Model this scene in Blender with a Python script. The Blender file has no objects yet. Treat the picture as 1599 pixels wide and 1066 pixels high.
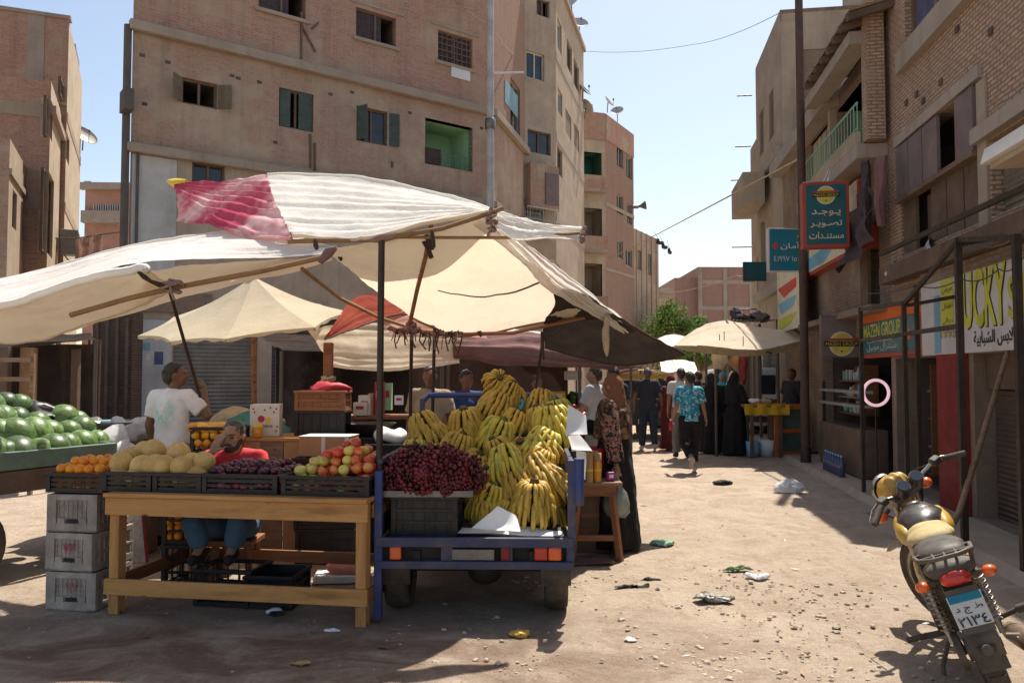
import bpy, bmesh, math, random
from mathutils import Vector, Matrix, Euler, noise
R = math.radians
rnd = random.Random(7)
sc = bpy.context.scene
col = sc.collection
# ------------------------------------------------------------------ camera, sky, sun, exposure
PITCH = math.atan2(53, 1244)
cam_d = bpy.data.cameras.new('camera'); cam = bpy.data.objects.new('camera', cam_d); col.objects.link(cam)
cam.location = (0, 0, 1.6); cam.rotation_euler = (R(90) + PITCH, 0, 0)
cam_d.sensor_width = 36; cam_d.lens = 1244 / 1599 * 36; cam_d.clip_end = 2000; cam_d.clip_start = .05
sc.camera = cam
SUN_AZ, SUN_EL = R(24), R(62.5)           # azimuth to the right of the view axis
w = bpy.data.worlds.new('World'); sc.world = w; w.use_nodes = True
nt = w.node_tree; bg = nt.nodes['Background']
sky = nt.nodes.new('ShaderNodeTexSky'); sky.sky_type = 'NISHITA'; sky.sun_disc = False
sky.sun_elevation = SUN_EL; sky.sun_rotation = SUN_AZ; sky.dust_density = 1.4; sky.air_density = 1.0; sky.ozone_density = 2.0
hz = nt.nodes.new('ShaderNodeMixRGB'); hz.blend_type = 'MULTIPLY'; hz.inputs[0].default_value = 1; hz.inputs[2].default_value = (1.06, .95, .83, 1)      # even warm tint, so skylit shade turns less blue
nt.links.new(sky.outputs[0], hz.inputs[1]); nt.links.new(hz.outputs[0], bg.inputs[0]); bg.inputs[1].default_value = 0.118
sd = bpy.data.lights.new('sun', 'SUN'); sun = bpy.data.objects.new('sun', sd); col.objects.link(sun)
sd.energy = 4.1; sd.angle = R(.55); sd.color = (1, .94, .84)
sv = Vector((math.sin(SUN_AZ) * math.cos(SUN_EL), math.cos(SUN_AZ) * math.cos(SUN_EL), math.sin(SUN_EL)))
sun.rotation_euler = sv.to_track_quat('Z', 'Y').to_euler(); sun.location = sv * 60
sc.view_settings.view_transform = 'Standard'; sc.view_settings.look = 'None'
sc.view_settings.exposure = 0.86; sc.view_settings.gamma = 1
sc.cycles.max_bounces = 8; sc.cycles.diffuse_bounces = 4; sc.cycles.glossy_bounces = 3; sc.cycles.transmission_bounces = 6

# ------------------------------------------------------------------ pixels of the photo -> points
CP, SP = math.cos(PITCH), math.sin(PITCH)
def ray(px, py):
    u, v = (px - 799.5) / 1244, (533 - py) / 1244
    return Vector((u, CP - v * SP, SP + v * CP))
def at(px, py, Y):
    d = ray(px, py); return Vector((0, 0, 1.6)) + d * (Y / d.y)
def gnd(px, py, h=0):
    d = ray(px, py); return Vector((0, 0, 1.6)) + d * ((h - 1.6) / d.z)
def hit(px, py, P, N):
    d = ray(px, py); o = Vector((0, 0, 1.6)); N = Vector(N)
    return o + d * ((Vector(P) - o).dot(N) / d.dot(N))
V = Vector

# ------------------------------------------------------------------ things, parts
def empty(name, loc=(0, 0, 0), rz=0):
    o = bpy.data.objects.new(name, None); col.objects.link(o); o.location = loc; o.rotation_euler = (0, 0, rz)
    o.empty_display_size = .1; return o
def tag(o, label=None, cat=None, group=None, kind=None):
    if label: o['label'] = label
    if cat: o['category'] = cat
    if group: o['group'] = group
    if kind: o['kind'] = kind
    return o
def thing(name, label, cat, loc=(0, 0, 0), rz=0, group=None):
    return tag(empty(name, loc, rz), label, cat, group)
def wm(o):
    m = o.matrix_basis.copy()
    while o.parent: o = o.parent; m = o.matrix_basis @ m
    return m
def kids(o): return [c for c in KID.get(o.name, [])]
KID = {}
def par(c, p):
    c.parent = p; KID.setdefault(p.name, []).append(c)
def copy_tree(o, parent=None):
    c = o.copy(); col.objects.link(c)
    if parent: par(c, parent)
    for k in kids(o): copy_tree(k, c)
    return c

class MB:
    def __init__(s): s.v = []; s.f = []; s.m = []; s.s = []; s.uv = None
    def add(s, vs, fs, mi=0, sm=False):
        o = len(s.v); s.v += [V(v) for v in vs]; s.f += [tuple(i + o for i in f) for f in fs]
        s.m += [mi] * len(fs); s.s += [sm] * len(fs); return s
    def box(s, c, size, rot=None, mi=0):
        x, y, z = size[0] / 2, size[1] / 2, size[2] / 2; c = V(c)
        vs = [V((a * x, b * y, d * z)) for a in (-1, 1) for b in (-1, 1) for d in (-1, 1)]
        if rot is not None:
            M3 = Matrix.Rotation(rot, 3, 'Z') if isinstance(rot, (int, float)) else rot
            vs = [M3 @ v for v in vs]
        return s.add([v + c for v in vs], [(0, 1, 3, 2), (4, 6, 7, 5), (0, 4, 5, 1), (2, 3, 7, 6), (0, 2, 6, 4), (1, 5, 7, 3)], mi)
    def beam(s, p0, p1, wd, ht, mi=0, up=(0, 0, 1)):          # box from p0 to p1
        p0, p1 = V(p0), V(p1); d = (p1 - p0).normalized(); x = d.cross(V(up))
        if x.length < 1e-3: x = V((1, 0, 0))
        x.normalize(); z = x.cross(d)
        M3 = Matrix((x, d, z)).transposed()
        return s.box((p0 + p1) / 2, (wd, (p1 - p0).length, ht), M3, mi)
    def tube(s, pts, r, n=8, mi=0, caps=True, sm=True, flat=1):
        pts = [V(p) for p in pts]; k = len(pts); rs = r if isinstance(r, (list, tuple)) else [r] * k
        t0 = (pts[1] - pts[0]).normalized(); a = t0.orthogonal().normalized(); vs = []
        for i, p in enumerate(pts):
            t = (pts[min(i + 1, k - 1)] - pts[max(i - 1, 0)])
            t = t.normalized() if t.length > 1e-9 else t0
            a = (a - t * a.dot(t)); a = a.normalized() if a.length > 1e-6 else t.orthogonal().normalized(); b = t.cross(a)
            for j in range(n):
                q = 2 * math.pi * j / n; vs.append(p + (a * math.cos(q) + b * math.sin(q) * flat) * rs[i])
        fs = [(i * n + j, i * n + (j + 1) % n, (i + 1) * n + (j + 1) % n, (i + 1) * n + j) for i in range(k - 1) for j in range(n)]
        s.add(vs, fs, mi, sm)
        if caps: s.add(vs[:n], [tuple(range(n))[::-1]], mi); s.add(vs[-n:], [tuple(range(n))], mi)
        return s
    def cyl(s, p0, p1, r0, r1=None, n=14, mi=0, caps=True): return s.tube([p0, p1], [r0, r0 if r1 is None else r1], n, mi, caps)
    def ell(s, c, r, seg=14, rings=9, rot=None, mi=0, fn=None):
        c = V(c); r = (r, r, r) if isinstance(r, (int, float)) else r; vs = []
        for i in range(rings + 1):
            th = math.pi * i / rings
            for j in range(seg):
                ph = 2 * math.pi * j / seg
                d = V((math.sin(th) * math.cos(ph), math.sin(th) * math.sin(ph), math.cos(th)))
                q = V((d.x * r[0], d.y * r[1], d.z * r[2]))
                if fn: q = fn(q, d)
                if rot is not None: q = rot @ q
                vs.append(q + c)
        fs = [(i * seg + j, (i + 1) * seg + j, (i + 1) * seg + (j + 1) % seg, i * seg + (j + 1) % seg) for i in range(rings) for j in range(seg)]
        return s.add(vs, fs, mi, True)
    def lathe(s, prof, n=20, c=(0, 0, 0), M3=None, mi=0, sm=True):
        c = V(c); vs = []
        for r, z in prof:
            for j in range(n):
                q = V((r * math.cos(2 * math.pi * j / n), r * math.sin(2 * math.pi * j / n), z))
                vs.append((M3 @ q if M3 else q) + c)
        return s.add(vs, [(i * n + j, i * n + (j + 1) % n, (i + 1) * n + (j + 1) % n, (i + 1) * n + j) for i in range(len(prof) - 1) for j in range(n)], mi, sm)
    def grid(s, fn, nu, nv, mi=0, sm=True):
        vs = [fn(i / nu, j / nv) for j in range(nv + 1) for i in range(nu + 1)]
        return s.add(vs, [(j * (nu + 1) + i, j * (nu + 1) + i + 1, (j + 1) * (nu + 1) + i + 1, (j + 1) * (nu + 1) + i) for j in range(nv) for i in range(nu)], mi, sm)
    def quad(s, *p, mi=0): return s.add(p, [tuple(range(len(p)))], mi)
    def prism(s, pts, h, mi=0):                               # pts: planar polygon (3D), h: extrusion vector
        h = V(h); n = len(pts); a = [V(p) for p in pts]
        return s.add(a + [p + h for p in a], [tuple(range(n))[::-1], tuple(range(n, 2 * n))] + [(i, (i + 1) % n, n + (i + 1) % n, n + i) for i in range(n)], mi)
    def xf(s, M4): s.v = [M4 @ v for v in s.v]; return s
    def wob(s, amp, sc_, seed=0):
        o = V((seed * 3.1, seed * 1.7, seed * .9)); s.v = [v + noise.noise_vector(v * sc_ + o) * amp for v in s.v]; return s
    def build(s, name, mats, parent=None, world=False, bevel=0, fix=False):
        me = bpy.data.meshes.new(name); vs = s.v
        if world and parent: inv = wm(parent).inverted(); vs = [inv @ v for v in vs]
        me.from_pydata([tuple(v) for v in vs], [], s.f)
        for m in (mats if isinstance(mats, (list, tuple)) else [mats]): me.materials.append(m)
        me.polygons.foreach_set('material_index', s.m); me.polygons.foreach_set('use_smooth', s.s)
        if fix:
            bm = bmesh.new(); bm.from_mesh(me); bmesh.ops.recalc_face_normals(bm, faces=bm.faces); bm.to_mesh(me); bm.free()
        uvl = me.uv_layers.new(name='UVMap'); k = 0; buf = [0.0] * (2 * len(me.loops))
        for p in me.polygons:
            n = p.normal; hz = math.hypot(n.x, n.y)
            for li, vi in zip(p.loop_indices, p.vertices):
                co = s.v[vi]
                if abs(n.z) > .8 or hz < 1e-6: a, b = co.x, co.y
                else: a, b = (-n.y * co.x + n.x * co.y) / hz, co.z
                buf[2 * li] = a; buf[2 * li + 1] = b
        uvl.data.foreach_set('uv', buf)
        me.update(); o = bpy.data.objects.new(name, me); col.objects.link(o)
        if parent: par(o, parent)
        if bevel:
            b = o.modifiers.new('bevel', 'BEVEL'); b.width = bevel; b.segments = 2; b.limit_method = 'ANGLE'
        return o

def blob(prims, voxel=.014, smooth=4, disp=None):
    """one continuous surface out of capsules 'c', flat cones 'k' and ellipsoids 'e'"""
    m = MB()
    for p in prims:
        if p[0] == 'c':
            _, a, b, r0, r1 = p; a, b = V(a), V(b); d = (b - a).normalized() if (b - a).length > 1e-6 else V((0, 0, 1))
            pts, rs = [], []
            for t in (0, .3, .7): pts.append(a - d * r0 * math.cos(t * math.pi / 2)); rs.append(max(r0 * math.sin(t * math.pi / 2), r0 * .08))
            pts += [a, b]; rs += [r0, r1]
            for t in (.7, .3, 0): pts.append(b + d * r1 * math.cos(t * math.pi / 2)); rs.append(max(r1 * math.sin(t * math.pi / 2), r1 * .08))
            m.tube(pts, rs, 12)
        elif p[0] == 'k': m.cyl(p[1], p[2], p[3], p[4], 14)
        elif p[0] == 'm': m.add(p[1].v, p[1].f)
        else: m.ell(p[1], p[2], 16, 10, p[3] if len(p) > 3 else None)
    me = bpy.data.meshes.new('tmp'); me.from_pydata([tuple(v) for v in m.v], [], m.f)
    bm = bmesh.new(); bm.from_mesh(me); bmesh.ops.remove_doubles(bm, verts=bm.verts, dist=1e-5); bmesh.ops.recalc_face_normals(bm, faces=bm.faces); bm.to_mesh(me); bm.free()
    o = bpy.data.objects.new('tmp', me); col.objects.link(o)
    r = o.modifiers.new('r', 'REMESH'); r.mode = 'VOXEL'; r.voxel_size = voxel
    if smooth: q = o.modifiers.new('s', 'SMOOTH'); q.iterations = smooth; q.factor = .5
    dg = bpy.context.evaluated_depsgraph_get(); dg.update()
    ev = o.evaluated_get(dg).to_mesh(); out = MB()
    nv = [V(x.normal) for x in ev.vertices] if disp else None
    vs = [V(x.co) for x in ev.vertices]
    if disp: vs = [v + n * disp(v) for v, n in zip(vs, nv)]
    out.add(vs, [tuple(p.vertices) for p in ev.polygons], 0, True)
    bpy.data.objects.remove(o); return out

# ------------------------------------------------------------------ writing
AR = {'ا': 0xFE8D, 'أ': 0xFE83, 'ب': 0xFE8F, 'ت': 0xFE95, 'ج': 0xFE9D, 'ح': 0xFEA1, 'د': 0xFEA9, 'ر': 0xFEAD, 'س': 0xFEB1, 'ش': 0xFEB5, 'ص': 0xFEB9,
      'ط': 0xFEC1, 'ع': 0xFEC9, 'ف': 0xFED1, 'ك': 0xFED9, 'ل': 0xFEDD, 'م': 0xFEE1, 'ن': 0xFEE5, 'ه': 0xFEE9, 'و': 0xFEED, 'ي': 0xFEF1, 'ز': 0xFEAF, 'ة': 0xFE93, '_': 0xFEFB}
RJ = 'اأدروزة_'
def arabic(t):
    t = t.replace('لا', '_'); out = []
    for i, c in enumerate(t):
        if c == 'ـ': out.append(c); continue
        if c not in AR: out.append(c); continue
        pv = i > 0 and (t[i - 1] in AR or t[i - 1] == 'ـ') and t[i - 1] not in RJ
        nx = i + 1 < len(t) and (t[i + 1] in AR or t[i + 1] == 'ـ') and c not in RJ
        out.append(chr(AR[c] + (3 if pv and nx else 2 if nx else 1 if pv else 0)))
    return ''.join(reversed(out))
def text(s, width, height, m, org, xd, up, parent, name='lettering', off=.006, bold=0, world=True):
    """lettering fitted to a box whose lower left corner is org, standing proud of the plane by off"""
    c = bpy.data.curves.new('t', 'FONT'); c.body = s; c.offset = bold; c.extrude = 0; c.resolution_u = 3
    o = bpy.data.objects.new('t', c); col.objects.link(o)
    dg = bpy.context.evaluated_depsgraph_get(); dg.update(); ev = o.evaluated_get(dg).to_mesh()
    vs = [V(v.co) for v in ev.vertices]; fs = [tuple(p.vertices) for p in ev.polygons]
    bpy.data.objects.remove(o)
    if not vs: return None
    x0, x1 = min(v.x for v in vs), max(v.x for v in vs); y0, y1 = min(v.y for v in vs), max(v.y for v in vs)
    xd, up = V(xd).normalized(), V(up).normalized(); n = xd.cross(up)
    mb = MB(); mb.add([V(org) + xd * ((v.x - x0) / (x1 - x0) * width) + up * ((v.y - y0) / (y1 - y0) * height) + n * off for v in vs], fs)
    return mb.build(name, m, parent, world)
# ------------------------------------------------------------------ materials
class N:
    def __init__(s, name):
        s.m = bpy.data.materials.new(name); s.m.use_nodes = True; s.t = s.m.node_tree; s.b = s.t.nodes['Principled BSDF']; s.out = s.t.nodes['Material Output']
    def n(s, k, **kw):
        x = s.t.nodes.new('ShaderNode' + k)
        for a, b in kw.items():
            if a[0] == 'i' and a[1:].isdigit(): x.inputs[int(a[1:])].default_value = b
            else: setattr(x, a, b)
        return x
    def l(s, a, b): s.t.links.new(a, b)
    def mix(s, f, a, b, mode='MIX'):
        x = s.n('MixRGB', blend_type=mode)
        for i, q in enumerate((f, a, b)):
            if hasattr(q, 'links'): s.l(q, x.inputs[i])
            else: x.inputs[i].default_value = q if isinstance(q, (int, float)) else (*q, 1)[:4]
        return x.outputs[0]
    def noise(s, vec, scale, detail=4, rough=.55, lo=.4, hi=.6, dist=0):
        x = s.n('TexNoise'); x.inputs['Scale'].default_value = scale; x.inputs['Detail'].default_value = detail; x.inputs['Roughness'].default_value = rough; x.inputs['Distortion'].default_value = dist
        s.l(vec, x.inputs['Vector']); r = s.n('MapRange', clamp=True); s.l(x.outputs[0], r.inputs[0]); r.inputs[1].default_value = lo; r.inputs[2].default_value = hi
        return r.outputs[0]
    def coord(s, k='Object'): return s.n('TexCoord').outputs[k]
    def scl(s, vec, v):
        x = s.n('Mapping'); s.l(vec, x.inputs[0]); x.inputs['Scale'].default_value = v; return x.outputs[0]
    def bump(s, h, strength, dist=.01, prev=None):
        x = s.n('Bump'); x.inputs['Strength'].default_value = strength; x.inputs['Distance'].default_value = dist; s.l(h, x.inputs['Height'])
        if prev is not None: s.l(prev, x.inputs['Normal'])
        return x.outputs[0]
    def base(s, c): s.l(c, s.b.inputs['Base Color']) if hasattr(c, 'links') else setattr(s.b.inputs['Base Color'], 'default_value', (*c, 1))
    def set(s, rough=None, metal=None, spec=None, **k):
        if rough is not None: s.b.inputs['Roughness'].default_value = rough
        if metal is not None: s.b.inputs['Metallic'].default_value = metal
        if spec is not None: s.b.inputs['Specular IOR Level'].default_value = spec
        return s
def dk(c, k): return tuple(x * k for x in c)
def M(name, c, rough=.7, var=.25, scale=6, bump=.15, bscale=40, bd=.004, metal=0, c2=None, rv=0, spec=.35, coat=0, dirt=0):
    if name[:4] == 'sig_': dirt = .38
    """worn surface: two noise-mixed tones, a little grime, fine bump; rv = value variation between copies"""
    n = N(name); co = n.coord(); c2 = c2 or dk(c, 1 - var)
    k = n.mix(n.noise(co, scale, 6, .65, .32, .68), c, c2)
    if dirt: k = n.mix(n.n('Math', operation='MULTIPLY', i1=dirt).outputs[0] if False else n.noise(co, scale * .7, 8, .7, .5, .72), k, n.mix(dirt, k, (.16, .12, .085)))
    if rv:
        oi = n.n('ObjectInfo'); h = n.n('HueSaturation'); r = n.n('MapRange', i3=1 - rv, i4=1 + rv); n.l(oi.outputs['Random'], r.inputs[0]); n.l(r.outputs[0], h.inputs['Value']); n.l(k, h.inputs['Color']); k = h.outputs[0]
    n.base(k); n.set(rough, metal, spec)
    if coat: n.b.inputs['Coat Weight'].default_value = coat; n.b.inputs['Coat Roughness'].default_value = .12
    if bump: n.l(n.bump(n.noise(co, bscale, 5, .6, .2, .8), bump, bd), n.b.inputs['Normal'])
    rr = n.n('MapRange', i3=max(rough - .12, .02), i4=min(rough + .14, 1)); n.l(n.noise(co, scale * 2.3, 5, .6, .3, .7), rr.inputs[0]); n.l(rr.outputs[0], n.b.inputs['Roughness'])
    return n.m
def brick(name, c1, c2, mortar, plaster=None, pl=(.5, .6), bump=.6, bw=.23, bh=.075, ms=.011):
    """brickwork in metres (UV), with plaster smeared over part of it and streaks of grime"""
    n = N(name); uv = n.coord('UV'); co = n.coord()
    b = n.n('TexBrick', offset=.5); wv = n.n('TexNoise'); wv.inputs['Scale'].default_value = 3.5; wv.inputs['Detail'].default_value = 5; n.l(uv, wv.inputs['Vector']); wa = n.n('VectorMath', operation='SCALE'); wa.inputs['Scale'].default_value = .05; n.l(wv.outputs['Color'], wa.inputs[0]); wb_ = n.n('VectorMath', operation='ADD'); n.l(uv, wb_.inputs[0]); n.l(wa.outputs[0], wb_.inputs[1]); n.l(wb_.outputs[0], b.inputs['Vector'])
    for k, v in (('Color1', (*c1, 1)), ('Color2', (*c2, 1)), ('Mortar', (*mortar, 1)), ('Scale', 1), ('Mortar Size', ms), ('Mortar Smooth', .25), ('Bias', 0), ('Brick Width', bw), ('Row Height', bh)): b.inputs[k].default_value = v
    k = n.mix(n.noise(uv, 1.7, 7, .7, .35, .7), b.outputs[0], n.mix(.5, b.outputs[0], mortar))
    k = n.mix(n.noise(uv, 13, 3, .6, .45, .75), k, n.mix(.35, k, (.09, .06, .05)))
    h = n.n('Math', operation='SUBTRACT', i0=1.0); n.l(b.outputs['Fac'], h.inputs[1]); bh_ = h.outputs[0]
    if plaster:
        f = n.noise(uv, .55, 9, .68, pl[0], pl[1], .4)
        k = n.mix(f, k, n.mix(n.noise(uv, 2.3, 8, .7, .3, .7), plaster, dk(plaster, .78)))
        g = n.n('Math', operation='MULTIPLY'); iv = n.n('Math', operation='SUBTRACT', i0=1.0); n.l(f, iv.inputs[1]); n.l(iv.outputs[0], g.inputs[0]); n.l(bh_, g.inputs[1]); bh_ = g.outputs[0]
    st = n.noise(n.scl(uv, (2.2, .12, 1)), 1.2, 6, .65, .5, .72)
    k = n.mix(st, k, n.mix(.28, k, (.10, .075, .06)))
    n.base(k); n.set(.93, 0, .15)
    nb = n.bump(bh_, bump, .012); nb = n.bump(n.noise(uv, 55, 4, .6, .2, .8), .25, .006, nb); n.l(nb, n.b.inputs['Normal'])
    return n.m
def plaster(name, c, c2=None, stain=.3, scale=1.1):
    n = N(name); uv = n.coord('UV'); c2 = c2 or dk(c, .72)
    k = n.mix(n.noise(uv, scale, 9, .7, .35, .65, .3), c, c2)
    k = n.mix(n.noise(n.scl(uv, (2.5, .15, 1)), 1.5, 6, .65, .5, .75), k, n.mix(stain, k, (.1, .075, .055)))
    k = n.mix(n.noise(uv, 9, 6, .7, .55, .75), k, n.mix(.3, k, (.5, .42, .34)))
    n.base(k); n.set(.9, 0, .2); nb = n.bump(n.noise(uv, 4, 8, .7, .2, .8), .35, .02); n.l(n.bump(n.noise(uv, 60, 3, .6, .2, .8), .25, .005, nb), n.b.inputs['Normal'])
    return n.m
def fabric(name, c, c2=None, trans=.5, scale=3, stain=.25, weave=True, dye=None):
    """cloth that lets light through; dye = (colour, axis colour mask scale) blotches"""
    n = N(name); co = n.coord(); k = n.mix(n.noise(co, scale, 8, .65, .4, .7), c, c2 or dk(c, .85))
    k = n.mix(n.noise(co, scale * .6, 9, .75, .55, .72), k, n.mix(stain, k, (.35, .24, .14)))
    if dye: k = n.mix(n.noise(co, dye[1], 5, .6, dye[2], dye[3], .6), k, dye[0])
    n.t.nodes.remove(n.b)
    d = n.n('BsdfDiffuse'); t = n.n('BsdfTranslucent'); x = n.n('MixShader', i0=trans); n.l(k, d.inputs[0]); n.l(k, t.inputs[0])
    n.l(d.outputs[0], x.inputs[1]); n.l(t.outputs[0], x.inputs[2]); n.l(x.outputs[0], n.out.inputs[0])
    if weave:
        b = n.bump(n.noise(co, 16, 6, .65, .25, .75), .35, .012); n.l(b, d.inputs['Normal']); n.l(b, t.inputs['Normal'])
    return n.m
def slats(name, c, per=.1, rough=.6, metal=.3, axis='Z'):
    """roller shutter: horizontal ribs every per metres"""
    n = N(name); uv = n.coord('UV'); w_ = n.n('TexWave', wave_type='BANDS', bands_direction='Y' if axis == 'Z' else 'X', wave_profile='SIN'); w_.inputs['Scale'].default_value = .314 / per; n.l(uv, w_.inputs['Vector'])
    k = n.mix(n.noise(uv, 1.5, 8, .7, .35, .65), c, dk(c, .6)); k = n.mix(n.noise(n.scl(uv, (3, .3, 1)), 2, 6, .7, .5, .7), k, n.mix(.4, k, (.14, .07, .035)))
    n.base(k); n.set(rough, metal, .3); n.l(n.bump(w_.outputs[1], .9, .025), n.b.inputs['Normal']); return n.m
def glass_dark(name, c=(.02, .025, .03)):
    n = N(name); n.base(n.mix(n.noise(n.coord('UV'), 1.3, 5, .6, .35, .65), c, dk(c, 2.2))); n.set(.12, 0, .5); return n.m

m = {}
# walls
m['brick_red'] = brick('brick_red', (.47, .25, .185), (.37, .19, .14), (.42, .30, .22), (.45, .335, .24), (.5, .62))
m['brick_tan'] = brick('brick_tan', (.45, .265, .2), (.38, .225, .165), (.38, .285, .205), (.46, .345, .25), (.46, .56))
m['brick_raw'] = brick('brick_raw', (.36, .19, .125), (.30, .16, .105), (.3, .24, .19), (.33, .26, .2), (.6, .74))
m['brick_dusty'] = brick('brick_dusty', (.56, .385, .275), (.48, .32, .225), (.26, .185, .13), (.5, .375, .27), (.56, .7), 1.2, .15, .05, .010)
m['brick_far'] = brick('brick_far', (.34, .17, .13), (.30, .15, .12), (.33, .24, .2), (.36, .27, .23), (.55, .7), .3)
m['brick_rough'] = brick('brick_rough', (.33, .215, .15), (.25, .165, .12), (.2, .145, .105), (.36, .27, .195), (.48, .64), .9, .16, .055, .011)
m['plaster_tan'] = plaster('plaster_tan', (.43, .34, .25)); m['plaster_grey'] = plaster('plaster_grey', (.46, .365, .275)); m['plaster_cream'] = plaster('plaster_cream', (.5, .41, .3))
m['plaster_dark'] = plaster('plaster_dark', (.27, .2, .145), stain=.45); m['plaster_white'] = plaster('plaster_white', (.56, .54, .51)); m['plaster_green'] = plaster('plaster_green', (.3, .5, .3), (.34, .54, .34), .12)
m['plaster_mint'] = plaster('plaster_mint', (.3, .5, .36)); m['plaster_teal'] = plaster('plaster_teal', (.06, .2, .15)); m['plaster_pink'] = plaster('plaster_pink', (.46, .27, .2)); m['plaster_blue'] = plaster('plaster_blue', (.24, .4, .43))
m['concrete'] = plaster('concrete', (.37, .315, .26), (.3, .25, .2)); m['concrete_band'] = plaster('concrete_band', (.37, .3, .235), (.3, .24, .185), .3)
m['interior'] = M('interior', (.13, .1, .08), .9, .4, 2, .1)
# metal, wood, plastic
m['shutter_green'] = slats('shutter_green', (.11, .155, .13), .045, .6, .1); m['shutter_brown'] = slats('shutter_brown', (.15, .10, .075), .055, .7, .1); m['shutter_grey'] = slats('shutter_grey', (.3, .27, .22), .1)
m['shutter_dark'] = slats('shutter_dark', (.10, .085, .075), .1); m['shutter_white'] = slats('shutter_white', (.55, .57, .58), .09, .5, .2); m['louvre'] = slats('louvre', (.24, .19, .13), .06, .8, 0)
m['plank_brown'] = M('plank_brown', (.17, .11, .075), .75, .45, 3, .4, 25); m['plank_violet'] = M('plank_violet', (.2, .15, .14), .7, .35, 2, .3)
m['wood_frame'] = M('wood_frame', (.2, .13, .085), .7, .4, 6); m['pane'] = glass_dark('pane'); m['pane_blue'] = glass_dark('pane_blue', (.06, .07, .13)); m['frame_white'] = M('frame_white', (.58, .55, .5), .6, .25, 4)
m['frame_alu'] = M('frame_alu', (.42, .38, .33), .45, .2, 4, metal=.4); m['curtain'] = M('curtain', (.09, .065, .07), .9, .5, 9)
m['rail_grey'] = M('rail_grey', (.22, .21, .19), .5, .3, 8, metal=.6); m['rust'] = M('rust', (.115, .06, .042), .75, .5, 9, .4, c2=(.06, .04, .032)); m['steel_dark'] = M('steel_dark', (.032, .026, .022), .5, .5, 7, .2, metal=.3, c2=(.07, .045, .03))
m['pole_grey'] = M('pole_grey', (.5, .48, .45), .6, .25, 3, .2, c2=(.34, .3, .27)); m['pipe'] = M('pipe', (.12, .1, .085), .7, .3, 3)
m['white_plastic'] = M('white_plastic', (.7, .7, .7), .4, .15, 5, .05); m['dish'] = M('dish', (.5, .48, .44), .5, .3, 5, .05); m['cable'] = M('cable', (.12, .1, .085), .6, .2, 3, 0)
def wood(name, c, c2, rough=.62, ring=9):
    n = N(name); co = n.coord(); s = n.scl(co, (1.2, 14, 14))
    k = n.mix(n.noise(s, 1.6, 7, .65, .3, .7, 1.2), c, c2); k = n.mix(n.noise(n.scl(co, (.8, 5, 5)), 3, 5, .6, .52, .7), k, dk(c2, .75)); k = n.mix(n.noise(co, 5, 8, .7, .55, .8), k, n.mix(.3, k, (.12, .075, .04)))
    kn = n.n('TexVoronoi'); kn.inputs['Scale'].default_value = 1; n.l(n.scl(co, (4.2, 9, 9)), kn.inputs[0]); r = n.n('MapRange', i1=.06, i2=.14, i3=1, i4=0); n.l(kn.outputs[0], r.inputs[0]); k = n.mix(r.outputs[0], k, (.1, .04, .015))
    n.base(k); n.set(rough, 0, .3); n.l(n.bump(n.noise(s, 3, 6, .6, .2, .8), .3, .004), n.b.inputs['Normal']); return n.m
m['pine'] = wood('pine', (.56, .30, .105), (.40, .19, .06)); m['wood_red'] = wood('wood_red', (.3, .13, .06), (.2, .085, .04)); m['wood_old'] = wood('wood_old', (.3, .2, .12), (.19, .12, .075)); m['wood_pole'] = M('wood_pole', (.34, .19, .085), .7, .4, 7, .3)
m['black_plastic'] = M('black_plastic', (.016, .015, .016), .42, .3, 6, .1, spec=.4); m['grey_plastic'] = M('grey_plastic', (.42, .36, .31), .65, .3, 9, .25, 30, c2=(.24, .20, .17), dirt=.5, rv=.12)
m['ink_red'] = M('ink_red', (.5, .035, .06), .6, .3, 20); m['card'] = M('card', (.44, .26, .125), .8, .2, 5, .1); m['card_white'] = M('card_white', (.66, .62, .56), .7, .12, 5, .05); m['tape'] = M('tape', (.66, .6, .5), .4, .1, 5, 0); m['paper'] = M('paper', (.78, .77, .76), .8, .1, 6, .1)
m['blue_paint'] = M('blue_paint', (.045, .055, .14), .55, .4, 5, .25, c2=(.05, .05, .075), dirt=.8); m['blue_bright'] = M('blue_bright', (.035, .06, .21), .45, .3, 5, .15, dirt=.6); m['green_paint'] = M('green_paint', (.17, .25, .2), .55, .35, 6, .2, dirt=.6)
m['lamp_orange'] = M('lamp_orange', (.75, .12, .015), .25, .2, 8, 0, coat=.5); m['lamp_red'] = M('lamp_red', (.55, .03, .02), .22, .3, 8, 0, coat=.5); m['rubber'] = M('rubber', (.03, .026, .023), .85, .4, 8, .4, c2=(.11, .085, .062)); m['dark_iron'] = M('dark_iron', (.03, .026, .024), .7, .4, 5)
m['chrome'] = M('chrome', (.42, .39, .35), .38, .25, 9, .1, metal=.85, c2=(.24, .19, .14)); m['dusty_metal'] = M('dusty_metal', (.36, .31, .25), .6, .35, 9, .2, metal=.4); m['jar_orange'] = M('jar_orange', (.7, .3, .03), .3, .15, 8, 0, coat=.4); m['lid_yellow'] = M('lid_yellow', (.75, .5, .04), .4, .15, 8, 0)
m['orange_wood'] = M('orange_wood', (.52, .13, .03), .5, .3, 6, .1, coat=.2); m['glass_cab'] = glass_dark('glass_cab', (.05, .075, .06)); m['yellow_cloth'] = M('yellow_cloth', (.66, .38, .02), .8, .2, 6); m['paint_red'] = M('paint_red', (.24, .02, .022), .5, .3, 3, .1)
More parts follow.
